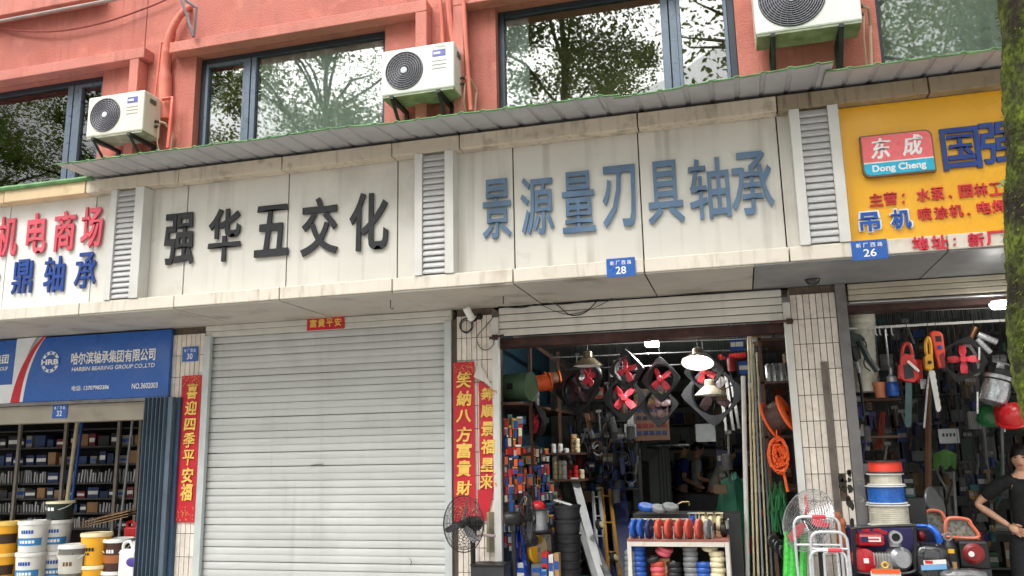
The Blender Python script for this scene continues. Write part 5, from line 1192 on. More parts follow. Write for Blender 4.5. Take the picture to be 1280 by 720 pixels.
# ---- wheel rack
RYY = -.2
a = PY(784, 676, RYY); c = PY(911, 678, RYY); zt = (a.z+c.z)/2-.0; k = mpp(850, 690, RYY)
m_rw = mat('chipped_white_steel', (206, 200, 190), .45, var=.08, blotch=.35, bcol=(140, 104, 84), bsc=12)
wr = thing('wheel_rack', 'chipped white steel rack loaded with caster wheels', 'rack', ((a.x+c.x)/2, RYY, 0))
for x in (a.x+.016, c.x-.016):
    for Y in (RYY, RYY+.42): MB().bb((x-.016, Y-.016, 0), (x+.016, Y+.016, zt)).build('post', m_rw, wr)
MB().bb((a.x, RYY-.018, zt+.001), (c.x, RYY+.43, zt+.018)).build('top_shelf', mat('rusty_red_edge', (150, 92, 80), .6, var=.2), wr); MB().bb((a.x+.034, RYY-.016, zt-.038), (c.x-.034, RYY-.004, zt-.001)).build('front_rail', m_rw, wr)
zl = .42
for z in (zl, .1): MB().bb((a.x+.033, RYY-.01, z-.02), (c.x-.033, RYY+.42, z)).build('lower_shelf', m_rw, wr)
MB().bb((a.x+.033, RYY+.425, .1), (c.x-.033, RYY+.43, zt)).build('back_sheet', m_dark, wr)
def wheel(label, p, ax, r, w_, cc, hub='grey', fork=False, name='caster_wheel', group='caster wheels on the white rack'):
    t = thing(name, label, 'wheel', p, group); u = V(ax).normalized(); p = V(p)
    MB().lathe([(r*.62, -w_*.5), (r*.86, -w_*.5), (r*.97, -w_*.32), (r, 0), (r*.97, w_*.32), (r*.86, w_*.5), (r*.62, w_*.5)], p, u, 22).build('tyre', pm(cc), t, smooth=True)
    MB().lathe([(r*.61, -w_*.3), (r*.3, -w_*.3), (r*.24, -w_*.55), (r*.24, w_*.55), (r*.3, w_*.3), (r*.61, w_*.3)], p, u, 18).build('hub', pm(hub), t, smooth=True)
    if fork:
        b = MB()
        for s_ in (-1, 1): b.tube([p+u*s_*w_*.8, p+u*s_*w_*.8+V((0, .01, r*1.25))], .009, 4)
        b.box(p+V((0, .01, r*1.3)), (w_*2.4, .07, .008)); b.build('fork', pm('cream' if fork == 2 else 'silver', .35, .3), t)
    return t
row = [(793, 'blue'), (802, 'blue'), (812, 'navy'), (824, 'orange'), (836, 'orange'), (849, 'orange'), (861, 'orange'), (874, 'orange'), (885.5, 'grey')]
mrd = mat('paint_orange_45_0', COLS['orange'], .45); MATS['paint_orange_45_0'] = mat('brick_red_rubber', (190, 76, 58), .5, var=.08)
rad = 12.2*k
ords = ['first', 'second', 'third', 'fourth', 'fifth', 'sixth', 'seventh', 'eighth', 'ninth', 'tenth', 'eleventh', 'twelfth']
for i, (x, cc) in enumerate(row):
    p = PY(x, 662, RYY+.05); p.z = zt+.02+rad; wheel('%s wheel standing on the rack top, %s from the left' % ({'orange': 'brick red', 'blue': 'blue', 'navy': 'dark blue', 'grey': 'grey'}[cc], ords[i]), p, (1, -.32, U(-.03, .03)), rad, .036, cc)
for i, x in enumerate((787, 799, 806, 818, 828, 842, 855, 868, 881, 890)):
    q = PY(x, 668, RYY-.005); MB().tube([(q.x, RYY-.0, zt+.019), (q.x, RYY-.0, zt+.11)], .004, 5).lathe([(.007, 0), (.007, .01)], (q.x, RYY, zt+.11), n=8).build('divider_pin', pm('silver', .3, .5), wr)
for i, (x, y, cc, fk) in enumerate(((795, 652, 'orange', 1), (808, 651, 'grey', 2), (820, 650, 'grey', 2), (833, 652, 'cream', 2), (846, 651, 'grey', 2), (858, 651, 'blue', 1), (866, 648, 'blue', 1), (878, 648, 'cream', 2), (888, 647, 'cream', 2), (898, 648, 'cream', 2), (903, 655, 'black', 2), (906, 666, 'black', 1))):
    p = PY(x, y, RYY+.22); p.z = zt+.02+.062+(.05 if y < 650 else .0); wheel('%s forked caster in the rear row on the rack, %s from left' % ({'orange': 'brick red'}.get(cc, cc), ords[i]), p, (1, U(-.6, .2), U(-.2, .2)), .06, .034, cc, 'cream' if fk == 2 else 'grey', fk)
    b = MB(); b.box((p.x, p.y, zt+.019+(p.z-.062-zt-.019)/2), (.05, .05, max(.004, p.z-.062-zt-.021))); b.build('packing_block', m_card, label='small packing block under the %s rear caster' % ords[i], cat='block', group='packing blocks under the rear casters')
for i, (x, y, cc) in enumerate(((808, 634, 'blue'), (824, 636, 'grey'), (838, 634, 'grey'))):
    p = PY(x, y, RYY+.42); wheel('%s wheel heaped behind the rack top, %s of three' % (cc, ords[i]), p, (.2, -.3, 1), .075, .04, cc, group='wheels heaped behind the rack')
MB().bb((a.x, RYY+.45, .013), (c.x+.1, RYY+.85, PY(824, 642, RYY+.5).z)).build('work_table', m_charcoal, label='dark low table behind the wheel rack', cat='table')
q0 = PY(848, 648, RYY+.5); MB().tube([q0, q0+V((0, 0, .12)), q0+V((.04, 0, .14)), q0+V((.10, 0, .14)), q0+V((.10, 0, .11))], .008, 6).build('tap_fitting', mat('brass', (176, 156, 110), .35, .6), smooth=True, label='brass tap fitting standing up behind the rack', cat='tap')
si = 0
for x, ytop, cc, n_, dx in ((797.5, 684, 'blue', 6, 0), (822, 704, 'orange', 3, 0), (842, 703, 'black', 4, .01), (862.5, 688, 'grey', 6, 0), (879, 703, 'blue', 4, 0), (895, 691, 'cream', 5, .01), (785.5+4, 690, 'grey', 5, 0)):
    p = PY(x, ytop, RYY+.09); z = zl+.001; th = .0425; num = max(2, int((p.z-z)/th)+1); 
    for j in range(num):
        wheel('%s wheel in the %s flat stack inside the rack, %s from below' % ({'orange': 'brick red'}.get(cc, cc), ords[si], ords[min(j, 11)]), V((p.x+U(-.004, .004)+dx*(j % 2), RYY+.09, z+th/2+th*j)), (U(-.04, .04), U(-.04, .04), 1), .062, .041, 'pink' if cc == 'orange' and j % 2 else cc, 'grey' if cc != 'black' else 'silver')
    si += 1
zz = PY(829, 690, RYY+.09); 
for j in range(2): wheel('pink red wheel tilted on the black pile, %s' % ['lower', 'upper'][j], zz+V((.0+.02*j, 0, .028*j)), (.35, -.25, 1), .066, .038, 'pink')
wheel('black wheel tilted left on the pile under the rack top', PY(816, 698, RYY+.07), (-.3, -.2, 1), .062, .038, 'black')
wheel('cream wheel lying highest at the right of the rack', PY(887, 685, RYY+.12), (.1, -.15, 1), .065, .04, 'cream')
b = MB(); b.box((zz.x, RYY+.12, (zl+zz.z)/2-.01), (.10, .08, zz.z-zl-.08)); b.build('packing_carton', m_card, label='low carton under the tilted pink red wheels', cat='carton')
# ---- pedestal fans in front of the second pillar
def cage_fan(label, c, nrm, R, m_cage, blade_m, nb=3, pole=True, depth=.12, spin=0., name='pedestal_fan', px_=None, rings=9):
    t = thing(name, label, 'fan', (c.x, c.y, 0), 'pedestal fans on the pavement'); u, v, w_ = basis(nrm)
    b = MB()
    for i in range(rings):
        k_ = i/(rings-1); r = R*(.22+.78*k_); o_ = depth*.5*(1-k_**2.2)
        for s_ in (-1, 1): b.torus(c+w_*(s_*o_), w_, r, .0022, 30, 3)
    b.torus(c, w_, R, .005, 36, 5)
    for i in range(20):
        a = 2*math.pi*i/20; d = u*math.cos(a)+v*math.sin(a)
        for s_ in (-1, 1): b.tube([c+d*R*.12+w_*s_*depth*.5, c+d*R*.6+w_*s_*depth*.38, c+d*R], .0018, 3)
    b.build('cage', m_cage, t)
    for i in range(nb):
        a = 2*math.pi*i/nb+spin; d = u*math.cos(a)+v*math.sin(a); e = w_.cross(d)
        MB().prism([c+d*R*.12-e*R*.06, c+d*R*.45-e*R*.15+w_*.02, c+d*R*.86-e*R*.1+w_*.02, c+d*R*.9+e*R*.05-w_*.01, c+d*R*.45+e*R*.11-w_*.02, c+d*R*.12+e*R*.06], w_*.004).build('blade', blade_m, t)
    MB().lathe([(R*.15, -.03), (R*.16, .02), (R*.1, .05)], c, w_, 18).build('hub', m_black, t, smooth=True)
    MB().lathe([(R*.2, -.20), (R*.27, -.18), (R*.27, -.07), (R*.2, -.05)], c, w_, 20).build('motor', m_black, t, smooth=True)
    if pole:
        m0 = c-w_*.12; MB().cyl((m0.x, m0.y, 0.05), (m0.x, m0.y, m0.z-.04), .022, n=12).build('pole', m_black, t); MB().lathe([(.2, 0), (.2, .02), (.04, .06)], (m0.x, m0.y, 0.0), n=24).build('base', m_black, t); MB().box((m0.x, m0.y, m0.z-.05), (.05, .07, .1)).build('neck', m_black, t)
    return t
c = PY(579, 655, -.45); cage_fan('black pedestal fan with three dark blades in front of the red couplets', c, (-.45, -1, .05), 34*mpp(579, 655, -.45), m_black, flat('grey_blade', (70, 70, 76), .35), 3, spin=.35)
c2 = PY(641, 649, -.35); cage_fan('second black pedestal fan turned sideways beside the blue sheet', c2+V((.10, .1, 0)), (.9, .45, .0), .22, m_black, flat('grey_blade', (70, 70, 76), .35), 3, spin=1.)
q0 = PY(580, 709, -.5); q1 = PY(631, 709, -.5); bx = thing('black_cabinet', 'low black cabinet between the two black fan poles', 'cabinet', (q0.x, -.5, 0)); MB().bb((q0.x+.035, -.42, .02), (q1.x-.03, -.22, q0.z)).build('cabinet_body', m_charcoal, bx, bev=.006); MB().bb((q0.x+.03, -.43, q0.z+.001), (q1.x-.025, -.21, q0.z+.014)).build('cabinet_top', m_black, bx)
wire('cable_hank', 'pinkish cable hank strung between the two black fans', curve([PY(588, 672, -.4), PY(596, 670, -.42), PY(606, 669, -.42), PY(619, 670, -.42)]), .012, mat('pink_grey_cable', (150, 128, 136), .6), n=6)
b = MB(); b.tube([PY(613, 640, -.03), PY(613, 690, -.03)], .035, 4); b.build('hanging_board', mat('mould_board', (136, 128, 104), .8, var=.25, blotch=.6, bcol=(70, 70, 50), bsc=14), label='mouldy narrow board at the right edge of the second pillar', cat='board')
# ---- right side of the hardware shop
pole_cols = [(929, 'white', .02, 470), (935, 'cream', .009, 415), (938.5, 'cream', .011, 420), (942, 'silver', .009, 430), (946, 'cream', .008, 440), (950, 'grey', .011, 470)]
for i, (x, cc, r, yt) in enumerate(pole_cols):
    q = PY(x, yt, .45+.03*i); bt = PY(x+6+2*i, 735, .40+.03*i); wire('standing_pole', '%s long pole standing at the right side, %s from the left' % (cc, ords[i]), [q, bt], r, pm(cc), 'pole', 8, 'long poles standing in the hardware shop')
for i, (x, y, x2, y2) in enumerate(((899, 470, 908, 540), (907, 468, 917, 538), (913, 470, 924, 536))): plank('white gutter profile hanging behind the large fan, %s of three' % ords[i], PY(x, y, 1.6), PY(x2, y2, 1.6), .06, .03, pm('white'))
MB().tube([PY(898, 447, 1.3), PY(932, 444, 1.3)], .03, 8).build('red_hose_roll', pm('red'), label='red rolled hose lying high at the right', cat='hose', smooth=True)
for i, (x, y, cc, w_, h_) in enumerate(((921, 431, 'blue', .13, .13), (930, 460, 'blue', .1, .12), (938, 482, 'blue', .05, .14), (945, 425, 'tan', .1, .12), (958, 423, 'silver', .1, .08), (916, 420, 'silver', .1, .06))):
    p = PY(x, y, .9); box_item('boxed_part', '%s packed part high at the right of the hardware shop, %s counted inwards' % (cc, ords[i]), 'box', p-V((0, 0, h_/2)), (w_, .08, h_), pm(cc), 'packed parts high at the right of the shop', stripe=pm('white'))
rs = thing('side_shelf', 'brown side shelf in the right corner of the hardware shop', 'shelving', PY(965, 500, .5))
for y in (425, 478, 545, 610): z = zat(965, y, .5); MB().bb((xat(952, 500, .5), .35, z-.02), (pC0+.05, 1.4, z)).build('shelf', m_rustf, rs)
MB().bb((xat(952, 500, .5), .35, 0), (xat(952, 500, .5)+.03, .38, 2.6)).build('post', m_rustf, rs)
for i, (x, y) in enumerate(((962, 470), (969, 468), (978, 472))):
    p = PY(x, y, .6); p.z = zat(965, 478, .5); MB().lathe([(.035, 0), (.035, .16), (.02, .18)], p, n=14).build('metal_can', pm('silver', .3, .7), smooth=True, label='silver can on the right side shelf, %s of three' % ords[i], cat='can', group='silver cans on the right side shelf')
spool('orange hose reel leaning behind the third pillar', PY(973, 521, .12), (1, -.35, .42), .165, .15, pm('orange') if False else flat('vivid_orange', (232, 100, 38)), mat('dark_hose', (70, 44, 36), .5, var=.3, scale=30), .78)
t = thing('rope_coil', 'bundled coil of orange rope hanging below the hose reel', 'rope', PY(973, 570, .05)); c = PY(973, 569, .05); random.seed(31); b = MB()
for i in range(26):
    rr = U(.02, .10); b.tube([c+V((rr*.8*math.cos(a*.42+i)+U(-.008, .008), U(-.04, .03), rr*1.5*math.sin(a*.42+i)+.012*math.sin(a*1.7+i))) for a in range(16)], .007, 5)
b.build('strands', flat('orange_rope', (226, 92, 34), .7), t, kind='stuff')
MB().tube([c+V((.03, 0, -.13)), c+V((.05, 0, -.30))], .012, 6).build('tail', flat('orange_rope', (226, 92, 34), .7), t)
MB().tube([c+V((0, 0, .13)), c+V((0, 0, .30))], .006, 5).build('hanging_loop', flat('orange_rope', (226, 92, 34), .7), t)
b = MB(); random.seed(6)
for i in range(60): q = PY(U(962, 982), U(600, 640), U(.1, .3)); b.tube([q, q+V((U(-.03, .03), 0, -U(.05, .2)))], .006, 4)
b.build('hanging_nets', pm('green'), label='bunch of green netting strips below the orange rope', cat='netting', kind='stuff')
for i, (x, y) in enumerate(((967, 677), (975, 684), (981, 690), (988, 694))): wheel('white wheel with a black tyre leaning at the third pillar, %s from the left' % ords[i], PY(x, y, -.12-.02*i), (.5, -1, .1), .058, .03, 'black', 'white', group='white and black wheels at the third pillar')
# ---- back of the shop: people, columns, boards, machinery
pw = person('person in a navy work jacket standing at the back counter', PY(853, 650, 6.6)*1.0, 1.74, mat('work_blue', (40, 66, 136), .8), pm('black', .8), {-1: (-.24, -.02, 1.1), 1: (.22, -.14, 1.1)[:3] and (.24, -.05, 1.1)} if False else {-1: ((-.24, .02, 1.10), (-.18, -.2, 1.0)), 1: ((.24, .0, 1.10), (.16, -.22, 1.02))}, yaw=1.9, lean=.1, group='people at the back of the hardware shop', detail=False)
pw.location.z = .013
pw = person('person in a grey shirt standing behind the navy jacket', PY(874, 650, 7.2), 1.72, mat('pale_grey_cotton', (168, 170, 168), .8), pm('black', .8), {-1: ((-.24, 0, 1.1), (-.2, -.2, 1.05)), 1: ((.24, 0, 1.1), (.2, -.2, 1.05))}, yaw=1.7, lean=.05, group='people at the back of the hardware shop', detail=False); pw.location.z = .013
pw = person('person in a pale shirt leaning over the counter', PY(892, 650, 7.0), 1.70, mat('off_white_cotton', (206, 200, 184), .8), pm('grey', .8), {-1: ((-.22, -.1, 1.1), (-.12, -.3, 1.02)), 1: ((.22, -.1, 1.1), (.12, -.3, 1.02))}, yaw=1.4, lean=.5, group='people at the back of the hardware shop', detail=False); pw.location.z = .013
q0 = PY(845, 612, 6.0); q1 = PY(935, 612, 6.0); MB().bb((q0.x, 6.0, .013), (q1.x+.3, 6.5, .95)).build('service_counter', flat('counter_grey', (52, 54, 58), .6), label='dark service counter at the back of the hardware shop', cat='counter')
p = PY(814, 585, 5.0); MB().bb((p.x-.28, 5.0, .013), (p.x+.26, 5.2, zat(814, 555, 5.0))).build('steel_cabinet', mat('dull_grey_cabinet', (172, 178, 176), .5, var=.08), label='grey steel cabinet standing in the depth of the shop', cat='cabinet')
b = MB()
for i in range(4): b.bb((p.x+.1+.05*i, 4.985, .1), (p.x+.125+.05*i, 4.999, zat(814, 556, 5.0)))
b.build('cabinet_ribs', pm('grey'), [o for o in col.objects if o.name == 'steel_cabinet'][0])
wh = thing('pulley_machine', 'grey pulley wheel with a shiny shaft above the cabinet', 'machine', PY(804, 558, 4.6)); p = PY(804, 558, 4.6); MB().lathe([(.2, -.03), (.21, 0), (.2, .03)], p, (.3, -1, 0), 26).build('pulley', pm('grey'), wh, smooth=True); MB().cyl(p+V((.05, -.06, 0)), PY(862, 556, 4.5), .03, n=10).build('shaft', pm('silver', .25, .8), wh, smooth=True); MB().bb((p.x-.05, 4.62, .013), (p.x+.05, 4.72, p.z-.1)).build('stand', m_shelf, wh)
p = PY(882, 541, 3.4); MB().box(p, (.24, .02, .22)).build('white_board', mat('grey_white_card', (186, 190, 190), .6), label='plain white board hanging in the middle of the shop', cat='board')
MB().tube([p+V((0, 0, .11)), p+V((0, 0, .9))], .004, 4).build('board_wire', m_black, [o for o in col.objects if o.name == 'white_board'][0])
t = thing('green_sack', 'crumpled green sack heaped near the long poles', 'sack', PY(917, 640, 1.2)); p = PY(917, 622, 1.2); n, m = 22, 16; P = []
for j in range(m+1):
    tt_ = math.pi*j/m
    for i in range(n):
        a = 2*math.pi*i/n; d = V((math.sin(tt_)*math.cos(a), math.sin(tt_)*math.sin(a), math.cos(tt_))); r = 1+.22*mnoise.noise(d*3.1)+.1*mnoise.noise(d*9); P.append(V((p.x, 1.2, p.z-.25))+V((d.x*.17*r, d.y*.18*r, d.z*.45*r)))
MB().add(P, [(j*n+i, (j+1)*n+i, (j+1)*n+(i+1) % n, j*n+(i+1) % n) for j in range(m) for i in range(n)]).build('cloth', mat('sack_green', (40, 112, 84), .6, var=.15), t, smooth=True)
MB().bb((p.x-.2, 1.0, .013), (p.x+.2, 1.4, p.z-.66)).build('low_stool', m_shelf, label='low dark stool under the green sack', cat='stool')
cb_ = thing('chart_board', 'tall chart board with rows of coloured samples behind the fans', 'board', PY(814, 535, 2.9)); p = PY(814, 518, 2.9)
MB().box(p, (.42, .02, .62)).build('board', pm('brown'), cb_); random.seed(77)
for i in range(6):
    for j in range(5): MB().box(p+V((-.15+.075*j, -.018, .23-.09*i)), (.055, .015, .045)).build('sample', pmd(['lime', 'yellow', 'blue', 'navy', 'red', 'blue'][i]), cb_)
MB().tube([p+V((0, .0, .3)), (p.x, 2.9, 2.95)], .006, 4).build('hanging_wire', m_black, cb_)
# cluttered goods in the depth
def clutter(n_, xr, yr, Yr, seed, where, pal, group):
    random.seed(seed); kinds = ['box', 'can', 'tool']
    for i in range(n_):
        x, y, Y = U(*xr), U(*yr), U(*Yr); p = PY(x, y, Y); cc = random.choice(pal); kd = random.choice(kinds); s_ = U(.05, .11)
        lb_ = '%s %s %s' % (cc, {'box': 'boxed article', 'can': 'round tin', 'tool': 'long tool'}[kd], where)
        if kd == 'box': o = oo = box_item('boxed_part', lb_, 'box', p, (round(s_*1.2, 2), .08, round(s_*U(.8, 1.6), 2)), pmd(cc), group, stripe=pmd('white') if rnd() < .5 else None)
        elif kd == 'can': oo = MB().lathe([(s_*.45, 0), (s_*.45, s_*1.2), (s_*.3, s_*1.35)], p, n=12).build('tin_can', pmd(cc), smooth=True, label=lb_, cat='can', group=group)
        else: b = MB(); d = V((U(-.5, .5), U(-.2, .2), 1)).normalized(); b.tube([p, p+d*s_*2.6], .011, 6); b.box(p+d*s_*2.6, (.06, .03, .03)); oo = b.build('hand_tool', pmd(cc), label=lb_, cat='tool', group=group)
        wz = MB().tube([(0, 0, s_*.8), (0, 0, 2.93-p.z)], .002, 3).mesh('hanging_wire', m_black, off=V((0, 0, 0))); ow = link('hanging_wire', wz); ow.parent = oo
        if kd != 'box': ow.location = p
dull = ['grey', 'black', 'navy', 'silver', 'brown', 'blue', 'grey', 'tan', 'white', 'teal']
bs = thing('back_shelf', 'tall dark goods shelf behind the hanging fans', 'shelving', PY(755, 560, 3.2)); xa, xb = xat(722, 560, 3.2), xat(800, 560, 3.2)
for y in (500, 526, 552, 580, 610, 640): z = zat(760, y, 3.2); MB().bb((xa, 3.1, z-.02), (xb, 3.5, z)).build('shelf', m_shelf, bs)
for x in (xa, xb): MB().bb((x-.02, 3.08, 0), (x+.02, 3.1, 2.6)).build('post', m_shelf, bs)
for j, y in enumerate((526, 552, 580, 610, 640)):
    random.seed(60+j); z = zat(760, y, 3.2); x = xa+.05
    while x < xb-.1:
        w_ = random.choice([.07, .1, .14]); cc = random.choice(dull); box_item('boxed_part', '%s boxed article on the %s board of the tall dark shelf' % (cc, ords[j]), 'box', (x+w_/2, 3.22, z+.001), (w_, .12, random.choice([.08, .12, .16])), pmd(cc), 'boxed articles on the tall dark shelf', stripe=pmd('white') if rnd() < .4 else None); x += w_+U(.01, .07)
bk = thing('rear_shelf', 'crowded goods shelf on the rear wall of the hardware shop', 'shelving', (-.5, 8.7, 0))
for z in (.5, .9, 1.3, 1.7, 2.1, 2.45): MB().bb((-2.3, 8.55, z-.02), (.4, 8.95, z)).build('shelf', m_shelf, bk)
for j, z in enumerate((.9, 1.3, 1.7, 2.1, 2.45)):
    random.seed(80+j); x = -2.2
    while x < .2:
        w_ = random.choice([.1, .16, .22]); cc = random.choice(dull+['yellow', 'red']); box_item('boxed_part', '%s boxed article on the %s board of the rear wall shelf' % (cc, ords[j]), 'box', (x+w_/2, 8.7, z+.001), (w_, .14, random.choice([.12, .2, .26])), pmd(cc), 'boxed articles on the rear wall shelf', stripe=pmd('white') if rnd() < .4 else None); x += w_+U(.02, .12)
clutter(60, (706, 790), (470, 640), (1.7, 3.0), 51, 'crammed in the dim middle of the hardware shop', dull+['orange', 'red'], 'small articles crammed in the middle of the hardware shop')
clutter(40, (900, 985), (440, 700), (.7, 1.4), 52, 'crammed at the right side of the hardware shop', dull+['orange', 'red'], 'small articles crammed at the right of the hardware shop')
# hanging hardware in the middle: bundles of hoses and tools on wires
random.seed(44)
for i in range(26):
    x, y, Y = U(712, 800), U(512, 590), U(1.8, 2.8); p = PY(x, y, Y); cc = random.choice(['grey', 'silver', 'black', 'black', 'brown', 'navy']); t = thing('hanging_tool', '%s tool on a wire in the dim middle of the shop, number %s' % (cc, i) if False else '%s tool hanging on a wire in the dim middle of the hardware shop' % cc, 'tool', p, 'tools hanging in the middle of the hardware shop')
    MB().tube([p+V((0, 0, .0)), p+V((0, 0, .5))], .003, 3).build('wire', m_black, t)
    if i % 3 == 0: MB().torus(p+V((0, 0, -.08)), (U(-.4, .4), -1, .2), .06, .012, 18, 6).build('coil', pm(cc), t, smooth=True)
    elif i % 3 == 1: MB().box(p+V((0, 0, -.09)), (.06, .05, .18), Matrix.Rotation(U(-.5, .5), 3, 'Y')).build('handle_block', pm(cc), t, bev=.01)
    else: MB().cyl(p, p+V((U(-.08, .08), 0, -.22)), .022, .014, n=10).build('shaft', pm(cc, .35, .3), t, smooth=True)
# ================================================================== tool shop at the right (number 26)
led('bright round ceiling light at the mouth of the tool shop', 1250, 379, -.12, .075, .09, .045, 25, True)
rod('white rail carrying the tools in the tool shop', [PY(1060, 411, .35), PY(1300, 398, .35)], .012, pm('white'))
rod('upper thin rail in the tool shop', [PY(1062, 378.5, .03), PY(1300, 366, .03)], .008, pm('silver', .4, .4))
rod('second thin rail below the lintel of the tool shop', [PY(1085, 391, .4), PY(1300, 382, .4)], .006, pm('silver', .4, .4))
def poly(t, name, pts, Y, d, m, bev=.006): return MB().prism([PY(x, y, Y) for x, y in pts], (0, d, 0)).build(name, m, t, bev=bev)
def hang(t, x, y0, y1, Y): MB().tube([PY(x, y0, Y), PY(x, y1, Y)], .003, 4).build('hanging_wire', m_black, t)
# white ribbed duct
p0 = PY(1075, 388, .45); p1 = PY(1082, 490, .45); du = thing('bucket_stack', 'white stack of ribbed plastic buckets hanging beside the steel post', 'bucket stack', p1)
b = MB(); pr_ = []; L_ = (p1-p0).length
for i in range(25): k = i/24; pr_.append(((.118 if k < .3 else .11-.01*k)*(1+.045*(i % 2)), L_*k))
b.lathe(pr_, p0, p1-p0, 24); b.build('ribbed_wall', mat('dirty_white_plastic', (204, 202, 186), .5, var=.08, streak=.4), du)
# trimmer
t = thing('grass_trimmer', 'dark green grass trimmer hanging in front of the white duct', 'trimmer', PY(1072, 450, .25))
poly(t, 'engine_cover', [(1062, 414), (1076, 418), (1082, 424), (1074, 432), (1064, 434)], .2, .10, mat('dark_green_plastic', (24, 44, 38), .4))
poly(t, 'grip', [(1064, 434), (1073, 432), (1077, 448), (1068, 450)], .2, .08, m_black); MB().tube([PY(1070, 450, .2), PY(1076, 482, .2), PY(1080, 520, .2)], .012, 6).build('shaft', m_black, t); MB().tube([PY(1074, 426, .18), PY(1086, 450, .18), PY(1097, 464, .18)], .028, 6).build('boom', mat('dark_green_plastic', (24, 44, 38), .4), t); MB().tube([PY(1071, 452, .2), PY(1074, 466, .2)], .016, 6).build('collar', pm('silver', .3, .5), t)
MB().tube(curve([PY(1078, 424, .2), PY(1083, 432, .2), PY(1080, 455, .2), PY(1088, 464, .2)]), .006, 5).build('cable', m_black, t)
# hooks row
for i, x in enumerate((1088, 1094, 1099, 1107, 1114)):
    q = PY(x, 411, .33); wire('hanging_hook', 'white hook on the tool rail, %s from the left' % ords[i], [q+V((0, 0, .02)), q+V((0, -.01, -.05)), q+V((.012, -.012, -.06))], .005, pm('white'), 'hook', 5, 'white hooks on the tool rail')
wire('steel_rod', 'thin steel rod hanging above the blue bottle', [PY(1106, 412, .3), PY(1112, 462, .3)], .008, pm('silver', .3, .6), 'rod'); wire('steel_rod', 'thin dark rod hanging left of the steel one', [PY(1094, 412, .4), PY(1098, 462, .4)], .005, m_charcoal, 'rod')
t = thing('spray_bottle', 'blue bottle with a silver collar hanging in the tool shop', 'bottle', PY(1117, 495, .3)); p = PY(1117, 495, .3); MB().lathe([(.045, 0), (.05, .01), (.05, .1), (.035, .12)], p, n=18).build('bottle', pm('blue', .3), t, smooth=True); MB().lathe([(.04, .12), (.042, .16), (.02, .18), (.015, .24)], p, n=16).build('collar', pm('silver', .3, .6), t, smooth=True)
t = thing('clay_pot', 'small orange pot beside the blue bottle', 'pot', PY(1101, 496, .35)); p = PY(1101, 497, .35); MB().lathe([(.04, 0), (.052, .11), (.055, .115), (.055, .13)], p, n=18).build('pot_wall', mat('terracotta', (206, 128, 92), .7), t, smooth=True)
MB().tube([p+V((0, 0, .13)), p+V((0, 0, .32))], .006, 5).build('stem', pm('brown'), t)
ts = thing('tool_shelf', 'narrow shelf behind the hanging tools beside the steel post', 'shelving', PY(1090, 500, .6))
for y in (478, 499, 545, 600): z = zat(1090, y, .6); MB().bb((px1+.05, .5, z-.02), (xat(1124, y, .6), .9, z)).build('shelf', m_rustf, ts)
MB().bb((px1+.03, .5, 0), (px1+.05, .53, 2.5)).build('post', m_rustf, ts)
# saws
def saw(label, body, bar, handle, Y, mb, mbar, teeth=False, x=0, y=0):
    t = thing('chainsaw', label, 'chainsaw', PY(*body[0], Y), 'chainsaws hanging on the rail'); poly(t, 'saw_body', body, Y, .08, mb); 
    p = poly(t, 'guide_bar', bar, Y+.035, .008, mbar, 0)
    MB().tube(curve([PY(x_, y_, Y+.03) for x_, y_ in handle], 6), .014, 6).build('handle', mb, t, smooth=True); return t
t = saw('red chainsaw with a long dark bar hanging on the rail', [(1126, 446), (1131, 442), (1140, 443), (1146, 452), (1149, 470), (1144, 478), (1130, 476), (1124, 470)], [(1132, 476), (1140, 476), (1139.5, 528), (1138, 534), (1133, 534), (1131, 528)], [(1127, 448), (1129, 434), (1133, 429), (1138, 432), (1141, 446)], .15, mat('saw_red', (206, 48, 44), .35), mat('dark_bar', (70, 92, 92), .3, .6)); poly(t, 'side_cover', [(1129, 456), (1141, 454), (1143, 472), (1131, 474)], .145, .006, m_charcoal); hang(t, 1133, 404, 430, .2)
poly(t, 'front_guard', [(1133, 452), (1136, 450), (1150, 463), (1148, 466)], .12, .01, pm('white')); poly(t, 'rear_grip', [(1123, 456), (1127, 454), (1126, 473), (1123, 474)], .16, .05, mat('saw_red', (206, 48, 44), .35))
t = saw('small amber chainsaw with a pale serrated bar', [(1156, 446), (1159, 442), (1166, 444), (1168, 460), (1164, 463), (1157, 461)], [(1161, 463)] + [(1168+.7*i+(.9 if i % 2 else 0), 463+4.2*i) for i in range(12)] + [(1175, 514), (1172, 515), (1170, 511)], [(1158, 443), (1157, 430), (1160, 422), (1163, 430), (1164, 444)], .12, mat('amber_plastic', (226, 164, 36), .35), mat('pale_bar', (206, 206, 198), .35, .3)); MB().lathe([(.016, 0), (.016, .006)], PY(1162, 453, .11), (0, -1, 0), 12).build('knob', m_black, t); hang(t, 1159, 398, 424, .15)
t = thing('control_pendant', 'orange red pendant controller with a blue button', 'controller', PY(1172, 438, .2), None); poly(t, 'case', [(1162, 416), (1166, 413), (1175, 414), (1179, 418), (1182, 440), (1180, 458), (1174, 461), (1168, 440)], .2, .07, mat('orange_red_case', (222, 74, 40), .35), .012); poly(t, 'panel', [(1169, 420), (1176, 420), (1177, 427), (1170, 427)], .197, .004, m_black, 0); MB().lathe([(.018, 0), (.018, .01), (.01, .014)], PY(1175, 434, .198), (0, -1, 0), 12).build('button', pm('blue'), t); poly(t, 'lower_plate', [(1174, 444), (1180, 440), (1182, 458), (1178, 461)], .197, .003, mat('dark_red', (130, 30, 32), .4), 0); hang(t, 1169, 398, 414, .22)
